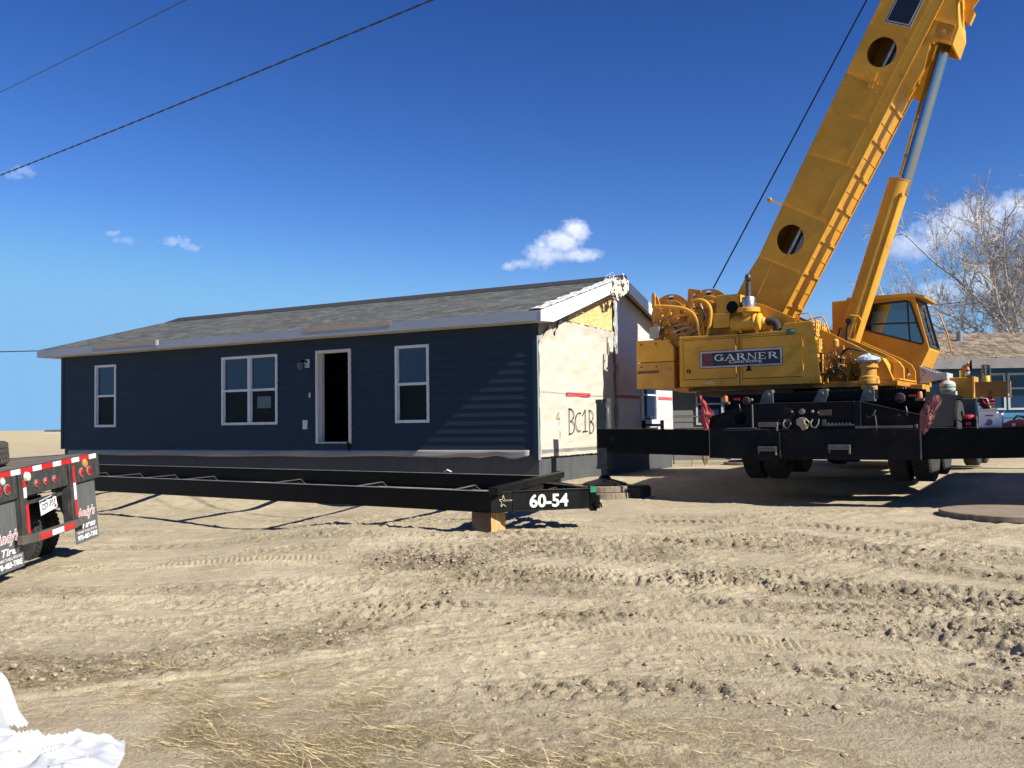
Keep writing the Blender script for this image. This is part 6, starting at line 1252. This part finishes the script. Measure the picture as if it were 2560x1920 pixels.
# clods and stones: nobody could count them
rng = np.random.default_rng(4)
def clods(n, name, mat, smin, smax, seed):
    r = np.random.default_rng(seed); ico = MB(); import bmesh
    bm = bmesh.new(); bmesh.ops.create_icosphere(bm, subdivisions=1, radius=1); V = np.array([v.co[:] for v in bm.verts]); Fc = np.array([[v.index for v in f.verts] for f in bm.faces]); bm.free()
    ys = 4.2 + (17 - 4.2) * r.random(n) ** 1.35; xs = (r.random(n) * 2 - 1) * (ys * .56 + .6)
    k = fbm(xs * .55 + 9, ys * .55, 3, 31); keep = r.random(n) < .03 + .35 * np.clip(k - .50, 0, .5) * 2
    for P, hw, dp, lg, sp, ch_ in TRK:                            # most clods lie along the churned tracks
        if ch_ < .011: continue
        m_ = int(n * .004 + ch_ * n * 1.1); i = r.integers(0, len(P), m_); xs = np.concatenate([xs, P[i, 0] + r.normal(0, hw * .7, m_)]); ys = np.concatenate([ys, P[i, 1] + r.normal(0, hw * .7, m_)]); keep = np.concatenate([keep, np.ones(m_, bool)])
    xs, ys = xs[keep], ys[keep]; n = len(xs); zs = ground_h(xs.copy(), ys.copy()); s_ = smin + (smax - smin) * r.random(n) ** 3.5
    VV = np.repeat(V[None], n, 0) * (1 + r.uniform(-.35, .35, (n, len(V), 1))) * s_[:, None, None] * r.uniform(.6, 1.3, (n, 1, 3)); VV[:, :, 2] *= .65
    VV += np.stack([xs, ys, zs + s_ * .15], 1)[:, None, :]
    FF = Fc[None] + (np.arange(n) * len(V))[:, None, None]
    m2 = bpy.data.meshes.new(name); m2.from_pydata(VV.reshape(-1, 3).tolist(), [], FF.reshape(-1, 3).tolist()); m2.materials.append(mat)
    ob = bpy.data.objects.new(name, m2); COL.objects.link(ob); return ob
co_ = clods(22000, 'dirt_clods', pm('clod_dirt', (.38, .315, .21), (.26, .21, .14), .9, .95, bump=.002, bscale=90), .003, .024, 3)
kind(tag(co_, 'dry crumbly dirt clods and small stones strewn over the churned yard', 'clods'), 'stuff')
# straw and dead grass lying on the dirt
def straw():
    r = np.random.default_rng(12); N = 190000
    ys = 4.2 + 9.5 * r.random(N) ** 1.9; xs = (r.random(N) * 2 - 1) * (ys * .56 + .5)
    d = fbm(xs * .9 + 4, ys * .9, 4, 41); d2 = fbm(xs * 3.3, ys * 3.3, 2, 61)
    band = ss(xs, .2, -1.2) * ss(ys, 8.0, 6.6) * .9 + ss(ys, 5.7, 4.9) * ss(xs, 1.9, .4) * .85 + .05 + ss(np.abs(xs + 1.4), 1.2, .2) * ss(np.abs(ys - 6.9), .9, .2) * .3
    p = band * ss(d, .38, .58) * (.25 + ss(d2, .4, .7)); k = r.random(N) < p * .95; xs, ys = xs[k], ys[k]; n = len(xs)
    zs = ground_h(xs.copy(), ys.copy()); L_ = r.uniform(.03, .12, n) * np.where(r.random(n) < .06, 1.9, 1); an = np.radians(42) + r.normal(0, .42, n); an = np.where(r.random(n) < .22, r.uniform(0, 3.14, n), an)
    up = np.abs(r.normal(0, .10, n)); up = np.where(r.random(n) < .006, r.uniform(.4, 1.0, n), up); w_ = r.uniform(.0009, .0022, n)
    dx, dy = np.cos(an), np.sin(an); vs = []; K = 4; bend = r.normal(0, .12, n)
    for j in range(K):
        f = j / (K - 1); c = f - .5; px = xs + dx * L_ * f - dy * L_ * bend * (4 * c * c - 1); py = ys + dy * L_ * f + dx * L_ * bend * (4 * c * c - 1)
        pz = zs + .004 + L_ * up * f + r.uniform(0, .006, n); w2 = w_ * (1 - .5 * f)
        vs.append(np.stack([px - dy * w2, py + dx * w2, pz], 1)); vs.append(np.stack([px + dy * w2, py - dx * w2, pz + w2], 1))
    V = np.stack(vs, 1); o_ = (np.arange(n) * 2 * K)[:, None]; F = np.concatenate([np.concatenate([o_ + 2 * j, o_ + 2 * j + 1, o_ + 2 * j + 3, o_ + 2 * j + 2], 1) for j in range(K - 1)])
    m2 = bpy.data.meshes.new('dry_grass'); m2.from_pydata(V.reshape(-1, 3).tolist(), [], F.tolist())
    m2.materials.append(pm('straw', (.62, .50, .27), (.44, .34, .18), 9, .7)); ob = bpy.data.objects.new('dry_grass', m2); COL.objects.link(ob); return ob
kind(tag(straw(), 'flattened dry straw-coloured grass lying over the near dirt', 'dry grass'), 'stuff')
# sparse tufts of sand at the skirt
# ================================================================ white plastic sheet, bottom left
def sheet():
    out = [(-3.75, 5.95), (-3.4, 5.8), (-3.1, 5.66), (-2.92, 5.5), (-2.80, 5.38), (-2.68, 5.28), (-2.60, 5.20), (-2.70, 5.12), (-2.60, 5.06), (-2.58, 5.0), (-2.42, 5.0), (-2.32, 5.06), (-2.18, 5.02), (-2.11, 4.95), (-2.05, 4.97), (-2.03, 5.04), (-1.98, 4.92), (-1.93, 4.80), (-1.86, 4.50), (-1.8, 4.0), (-3.75, 4.0)]
    P = np.array(out); n = 150; x = np.linspace(-3.8, -1.75, n); y = np.linspace(3.95, 6.6, int(n * 1.3)); X, Y = np.meshgrid(x, y)
    ins = np.zeros(X.shape, bool); j = len(P) - 1
    for i in range(len(P)):
        xi, yi, xj, yj = *P[i], *P[j]; c = ((yi > Y) != (yj > Y)) & (X < (xj - xi) * (Y - yi) / (yj - yi + 1e-9) + xi); ins ^= c; j = i
    dist = np.full(X.shape, 9.)
    for i in range(len(P)):
        a, b = P[i], P[(i + 1) % len(P)]; d = b - a; t = np.clip(((X - a[0]) * d[0] + (Y - a[1]) * d[1]) / (d @ d), 0, 1); dist = np.minimum(dist, np.hypot(X - a[0] - t * d[0], Y - a[1] - t * d[1]))
    g0 = base_h(X.ravel(), Y.ravel()).reshape(X.shape)
    fold = 1 - np.abs(2 * fbm(X * 1.5 + Y * .9, Y * .8 - X * .5, 2, 8) - 1); fold2 = 1 - np.abs(2 * fbm(X * 3.4 - Y * 2, Y * 2.6 + X, 3, 18) - 1)
    Z = g0 + .05 + .03 * ss(dist, 0, .1) + np.minimum(dist, .5) * .10 * (.3 + fold ** 2) + .07 * fold2 ** 6 * ss(dist, 0, .12) + .26 * ss(-X + .10 * fold, 2.52, 2.86) * ss(dist, -.02, .10)
    idx = -np.ones(X.shape, int); vs = []; fs = []
    for r_ in range(X.shape[0]):
        for c in range(X.shape[1]):
            if ins[r_, c]: idx[r_, c] = len(vs); vs.append((X[r_, c] + random.uniform(-.001, .001), Y[r_, c] + random.uniform(-.001, .001), Z[r_, c]))
    for r_ in range(1, X.shape[0] - 1):                            # pull the rim of the grid onto the true outline
        for c in range(1, X.shape[1] - 1):
            if ins[r_, c] and not ins[r_ - 1:r_ + 2, c - 1:c + 2].all():
                p = np.array([X[r_, c], Y[r_, c]]); bd = 9; bq = p
                for i in range(len(P)):
                    a_, b_ = P[i], P[(i + 1) % len(P)]; d_ = b_ - a_; t_ = min(1, max(0, (p - a_) @ d_ / (d_ @ d_))); q_ = a_ + t_ * d_; e_ = np.hypot(*(q_ - p))
                    if e_ < bd: bd, bq = e_, q_
                v_ = vs[idx[r_, c]]; vs[idx[r_, c]] = (float(bq[0]), float(bq[1]), v_[2])
    for r_ in range(X.shape[0] - 1):
        for c in range(X.shape[1] - 1):
            q = [idx[r_, c], idx[r_, c + 1], idx[r_ + 1, c + 1], idx[r_ + 1, c]]
            if min(q) >= 0: fs.append(q)
    b = MB(); b.add(vs, fs)
    return b.build('plastic_sheet', pm('white_polythene', (.44, .455, .49), (.40, .415, .45), 2, .35, bump=.008, bscale=5), None, 70)
ps = sheet(); tag(ps, 'crumpled sheet of white plastic wrapping on the grass in the bottom left corner', 'plastic sheet')
sm = ps.modifiers.new('s', 'SOLIDIFY'); sm.thickness = .004
# ================================================================ neighbouring houses, trees, wires
BLUEW = pm('teal_wall', (.022, .12, .23), (.018, .10, .20), 2, .6, stretch=(1, 1, 1)); GREYW = pm('grey_siding', (.13, .135, .13), (.11, .115, .11), 2, .6)
ROOF2 = shingle_mat('brown_shakes', [(.04, .03, .022), (.12, .09, .065), (.20, .16, .12), (.34, .28, .21)], .55, .30, R(18), (.012, .009, .008))
GUT = pm('grey_gutter', (.20, .19, .19), (.15, .145, .145), 2, .6, c3=(.08, .07, .06), s3=3)
TRIM2 = pm('pale_window_trim', (.36, .40, .44), (.3, .34, .38), 3, .5)
def lapwall(b, x0, x1, y, z0, z1, e, ops=(), m=0, t=.02):
    n = int((z1 - z0) / e)
    for k in range(n + 1):
        za, zb = z0 + k * e, min(z1, z0 + (k + 1) * e)
        if zb - za < .01: continue
        xs = [x0]
        for o in sorted(ops):
            if o[2] < (za + zb) / 2 < o[3]: xs += [o[0], o[1]]
        xs.append(x1)
        for i in range(0, len(xs), 2): b.add([(xs[i], y - t, za), (xs[i + 1], y - t, za), (xs[i + 1], y, zb), (xs[i], y, zb), (xs[i], y + .1, za), (xs[i + 1], y + .1, za), (xs[i + 1], y + .1, zb), (xs[i], y + .1, zb)], [(0, 1, 2, 3), (5, 4, 7, 6), (1, 0, 4, 5), (3, 2, 6, 7), (4, 0, 3, 7), (1, 5, 6, 2)], m)
def gwin(parent, x0, x1, y, z0, z1, cols=2, midz=None):
    wn = part('window', TRIM2, parent, lambda b: [b.box(*q) for q in (((x0, y - .05, z0), (x0 + .06, y + .05, z1)), ((x1 - .06, y - .05, z0), (x1, y + .05, z1)), ((x0 + .06, y - .05, z1 - .06), (x1 - .06, y + .05, z1)), ((x0 + .06, y - .05, z0), (x1 - .06, y + .05, z0 + .06)))] +
              [b.box((x0 + (x1 - x0) * i / cols - .03, y - .04, z0 + .06), (x0 + (x1 - x0) * i / cols + .03, y + .04, z1 - .06)) for i in range(1, cols)])
    if midz: part('mid_rail', TRIM2, wn, lambda b: b.box((x0 + .06, y - .03, midz - .025), (x1 - .06, y + .03, midz + .025)))
    part('pane', GLASS, wn, lambda b: b.box((x0 + .05, y - .005, z0 + .05), (x1 - .05, y + .005, z1 - .05)))
def house(name, label, o, rot, x0, x1, zb, ze, zridge, depth, wall, wins, rise_y, fas=GUT, shakes=False):
    h = thing(name, label, 'house', o, rot)
    ops = [w_[:4] for w_ in wins]
    part('front_wall', wall, h, lambda b: lapwall(b, x0, x1, 0, zb, ze, .2, ops)); 
    part('wall', wall, h, lambda b: (b.box((x0, .1, zb), (x0 + .12, depth, ze)), b.box((x1 - .12, .1, zb), (x1, depth, ze)), b.box((x0, depth, zb), (x1, depth + .1, ze)), b.box((x0 + .13, 1.5, zb), (x1 - .13, 1.6, ze)))) 
    for w_ in wins: gwin(h, w_[0], w_[1], -.01, w_[2], w_[3], w_[4], w_[5] if len(w_) > 5 else None)
    sl = (zridge - ze - .25) / (depth / 2 + .5)
    def rf_(b):
        for sg in (0, 1):
            y0 = -.5 if not sg else depth + .6; y1 = depth / 2; z0 = ze + .25
            vs = [(x, y, z + d) for x in (x0 - .4, x1 + .4) for y, z in ((y0, z0), (y1, zridge)) for d in (0, -.06)]
            b.add(vs, [(0, 4, 6, 2), (1, 3, 7, 5), (0, 1, 5, 4), (0, 2, 3, 1), (4, 5, 7, 6)] if not sg else [(0, 2, 6, 4), (1, 5, 7, 3), (0, 4, 5, 1), (0, 1, 3, 2), (4, 6, 7, 5)])
    rf2 = part('roof', ROOF2, h, rf_)
    if shakes:
        def sh(b):
            rnd = random.Random(6); L_ = math.hypot(depth / 2 + .5, zridge - ze - .25); n = int(L_ / .24); sy = (depth / 2 + .5) / L_; sz = (zridge - ze - .25) / L_
            for i in range(n):
                x = x0 - .4 - rnd.random() * .3
                while x < x1 + .4:
                    w_ = rnd.uniform(.16, .42); k0 = i * .24 + rnd.uniform(-.025, .025); k1 = k0 + .30; up = .03 + rnd.uniform(0, .022); a0, a1 = max(x, x0 - .4), min(x + w_ - .012, x1 + .4)
                    if a1 > a0: b.add([(a0, -.5 + k0 * sy, ze + .25 + k0 * sz + up), (a1, -.5 + k0 * sy, ze + .25 + k0 * sz + up), (a1, -.5 + k1 * sy, ze + .25 + k1 * sz + .008), (a0, -.5 + k1 * sy, ze + .25 + k1 * sz + .008), (a0, -.5 + k0 * sy, ze + .25 + k0 * sz), (a1, -.5 + k0 * sy, ze + .25 + k0 * sz)], [(0, 1, 2, 3), (4, 5, 1, 0)])
                    x += w_
        part('shakes', pm('weathered_shakes', (.30, .235, .17), (.13, .10, .07), 3.5, .9, stretch=(1, .6, 1), lo=.38, hi=.62, detail=3), rf2, sh)
    part('fascia', fas, h, lambda b: (b.box((x0 - .4, -.55, ze - .04), (x1 + .4, -.505, ze + .25)), b.box((x0 - .4, -.50, ze - .02), (x1 + .4, -.05, ze))))
    return h, rf2, sl
# blue house: its front wall runs nearly across the view, about 28 m off
bh, brf, sl_ = house('blue_house', 'blue single-storey house with a brown shake roof behind the crane at the right', (14.6, 28.0, .45), R(-2), -2.6, 12, 0, 2.66, 3.95, 6.5, BLUEW,
            [(-.72, -.22, 1.42, 2.5, 1, 2.05), (-.16, 3.6, 1.42, 2.5, 2, 2.05)], 0, shakes=True)
part('vent_pipe', STEEL, brf, lambda b: (b.cyl((-.62, 2.0, 3.45), (-.62, 2.0, 3.92), .10, n=14), b.cyl((-.62, 2.0, 3.40), (-.62, 2.0, 3.47), .18, .12, n=14)), smooth=40)
part('eave_lamp', WHITE, bh, lambda b: b.lathe([(.03, 0), (.06, .06), (.06, .14), (.03, .18)], (-1.5, -.62, 2.62), (0, 0, 1), 12), smooth=40)
# grey house seen under the crane
gh, grf, _ = house('grey_house', 'grey lap-sided house in shade, seen between the white gable and the crane wheels', (5.0, 30.0, .45), R(-4), -.6, 8.5, 0, 2.45, 3.7, 6, GREYW, [(.72, 1.56, 1.1, 2.42, 1, 1.75)], 0)
part('pale_porch_post', pm('pale_post', (.32, .33, .34), (.27, .28, .29), 3, .5), gh, lambda b: b.box((1.75, -.1, 0), (3.3, -.03, 2.42)), label='paler panel beside the window')
# chain link fence piece and dead weeds before the grey house
fn2 = thing('chain_link_fence', 'short run of chain-link fence before the grey house', 'fence', (4.6, 27.5, .42), R(-4))
def mesh_(b):
    for i in range(42):
        x = i * .07; b.bar((x, 0, .05), (x + 1.3, .002, 1.35), .003, .003) if x + 1.3 <= 2.9 else b.bar((x, 0, .05), (2.9, .002, .05 + (2.9 - x)), .003, .003)
        x2 = i * .07; b.bar((x2, .004, .05 + min(1.3, x2)), (max(0, x2 - 1.3), .006, .05 + max(0, min(1.3, x2) - 1.3)), .003, .003) if 0 else b.bar((x2, .004, .05), (max(0, x2 - 1.3), .006, .05 + min(1.3, x2)), .003, .003)
part('wire_mesh', GREYM, fn2, mesh_); part('post', GREYM, fn2, lambda b: b.cyl((0, 0, 0), (0, 0, 1.45), .025, n=8)); part('post', GREYM, fn2, lambda b: b.cyl((2.9, 0, 0), (2.9, 0, 1.45), .025, n=8)); part('rail', GREYM, fn2, lambda b: b.cyl((0, 0, 1.38), (2.9, 0, 1.38), .02, n=8))
def weed(name, x, y, hgt, n, seed, label, mat):
    rnd = random.Random(seed); b = MB()
    for k in range(n):
        a = rnd.uniform(0, 6.28); l = hgt * rnd.uniform(.5, 1); e = rnd.uniform(.05, .35)
        b.tube([(0, 0, 0), (e * math.cos(a) * .4, e * math.sin(a) * .4, l * .5), (e * math.cos(a), e * math.sin(a), l)], [.008, .006, .003], 4)
    o_ = b.build(name, mat); o_.location = (x, y, gz(x, y) - .01); return tag(o_, label, 'plant')
STRAWM = pm('dead_stalks', (.42, .33, .18), (.3, .22, .12), 9, .8)
weed('dead_weed', 5.15, 25.8, .75, 26, 2, 'clump of dry weeds showing above the left outrigger beam', STRAWM)
weed('dead_weed', 4.75, 25.6, 1.15, 3, 3, 'tall thin reddish stalk beside the dry weeds above the left outrigger beam', pm('red_stalk', (.3, .12, .10), (.22, .1, .08), 9, .7))

# ---------------------------------------------------------------- bare trees
BARK = pm('pale_bark', (.50, .48, .44), (.34, .32, .29), 7, .85, bump=.02, bscale=12)
TWIG = pm('twigs', (.50, .46, .41), (.30, .26, .22), 7, .85)
def tree(name, label, x, y, hgt, seed, stems, spread, z0=.3, detail=1., zc=4.6, group='bare trees behind the blue house'):
    rnd = random.Random(seed); t = thing(name, label, 'tree', (x, y, z0), 0, group)
    trunk, crown = MB(), MB(); cnt = [0]
    def limb(b, p, d, l, r, n, wob, up):
        pts = [p.copy()]; rs = [r]; d = d.normalized()
        for i in range(n):
            d = (d + Vector((rnd.gauss(0, wob), rnd.gauss(0, wob), rnd.gauss(0, wob) + up))).normalized(); pts.append(pts[-1] + d * l / n); rs.append(r * (1 - .82 * (i + 1) / n))
        b.tube(pts, rs, 6 if r > .06 else (4 if r > .02 else 3), caps=False); return pts, d
    def grow(p, d, l, r, lev):
        b = trunk if lev < 1 else crown
        pts, _ = limb(b, p, d, l, r, (9, 6, 4, 3, 2)[lev], (.07, .12, .16, .2, .22)[lev], (.02, .05, .06, .04, .03)[lev])
        if lev >= 4: return
        nb = (13, 9, 7, 4)[lev] * detail
        nb = int(nb) + (rnd.random() < nb - int(nb))
        for k in range(nb):
            f = rnd.uniform((.22, .15, .15, .1)[lev], 1); i = min(int(f * (len(pts) - 1)), len(pts) - 2); q = pts[i].lerp(pts[i + 1], f * (len(pts) - 1) - i)
            dd = (pts[i + 1] - pts[i]).normalized(); s_ = dd.orthogonal().normalized(); s_.rotate(Matrix.Rotation(rnd.uniform(0, 6.283), 3, dd)); an = rnd.uniform(.45, .95)
            grow(q, dd * math.cos(an) + s_ * math.sin(an), l * (.46, .42, .42, .45)[lev] * rnd.uniform(.6, 1.15) * (1.15 - .5 * f), r * (.42, .50, .55, .62)[lev] * (1.1 - .5 * f), lev + 1)
    for k in range(stems):
        a = 2.4 * k + rnd.uniform(-.3, .3); e = R(84 - 72 * ((k + .5) / stems) ** .8 * spread); q = rnd.uniform(.86, 1.04)
        grow(Vector((math.cos(a) * .12, math.sin(a) * .12, zc - rnd.uniform(0, .9))), Vector((math.cos(a) * math.cos(e), math.sin(a) * math.cos(e), math.sin(e))), hgt * q, rnd.uniform(.07, .105) * hgt / 7.5, 0)
    trunk.tube([(0, 0, -.3), (0, 0, .8), (0, 0, zc)], [.42 * hgt / 7.5, .34 * hgt / 7.5, .25 * hgt / 7.5], 12)
    trunk.build('trunk', BARK, t, 50); cr_ = crown.build('crown', TWIG, t)
    return t
tree('bare_tree', 'big many-stemmed leafless cottonwood rising behind the brown roof at the right', 22.4, 42, 7.3, 5, 19, 1.0, detail=1.0, zc=4.7)
tree('bare_tree', 'second leafless tree just left of the big cottonwood, behind the vent pipe', 20.6, 41, 4.6, 14, 9, .95, detail=.82, zc=4.0)
tree('bare_tree', 'leafless tree cut by the right edge of the picture, behind the big cottonwood', 26.6, 46, 7.5, 23, 9, .8, detail=.8, zc=5.0)
tree('bare_tree', 'far leafless tree top showing over the crane engine housing', 25.5, 80, 6.2, 33, 6, .5, detail=.7, z0=.6, zc=4)

# ---------------------------------------------------------------- overhead wires (poles stand outside the picture)
WIRE = pm('black_cable', (.015, .017, .022), (.025, .027, .032), 9, .5)
def wire(label, a, c, sag, r, tw_=0, grp='overhead wires at the upper left'):
    a, c = Vector(a), Vector(c); n = 160; b = MB(); pts = [a.lerp(c, i / n) - Vector((0, 0, sag * 4 * (i / n) * (1 - i / n))) for i in range(n + 1)]
    if tw_:
        side = (c - a).cross(Vector((0, 0, 1))).normalized(); m_ = 1400
        P = [a.lerp(c, i / m_) - Vector((0, 0, sag * 4 * (i / m_) * (1 - i / m_))) for i in range(m_ + 1)]
        for ph in (0, math.pi): b.tube([p + side * .012 * math.cos(i * .28 + ph) + Vector((0, 0, .012 * math.sin(i * .28 + ph))) for i, p in enumerate(P)], r, 4)
    else: b.tube(pts, r, 5)
    return tag(b.build('overhead_wire', WIRE, None, 60), label, 'cable', grp)
wire('thick twisted black cable, lower of the two crossing the upper left sky', (-39.8, 53, 11.87), (10, 6.8, 9.09), .36, .0120, 1)
wire('thin black wire crossing the top left corner of the sky', (-38.4, 52, 15.35), (8.4, 8, 10.95), .24, .0115)
wire('far wire meeting the sky left of the house roof', (-40, 55, 6.25), (-12, 55, 6.75), .25, .03, 0)

# specks on the far prairie at the left horizon
fs2 = thing('farm_shed', 'tiny pale farm shed on the horizon left of the navy house', 'shed', (-229, 480, base_h(np.array([-229.]), np.array([480.]))[0]), 0)
part('wall', WHITE, fs2, lambda b: b.box((-5, 0, -1), (5, 6, 1.2))); part('roof', GREYM, fs2, lambda b: b.prism([(-.5, 1.2), (6.5, 1.2), (3, 1.9)], -5.2, 5.2, 'x'))
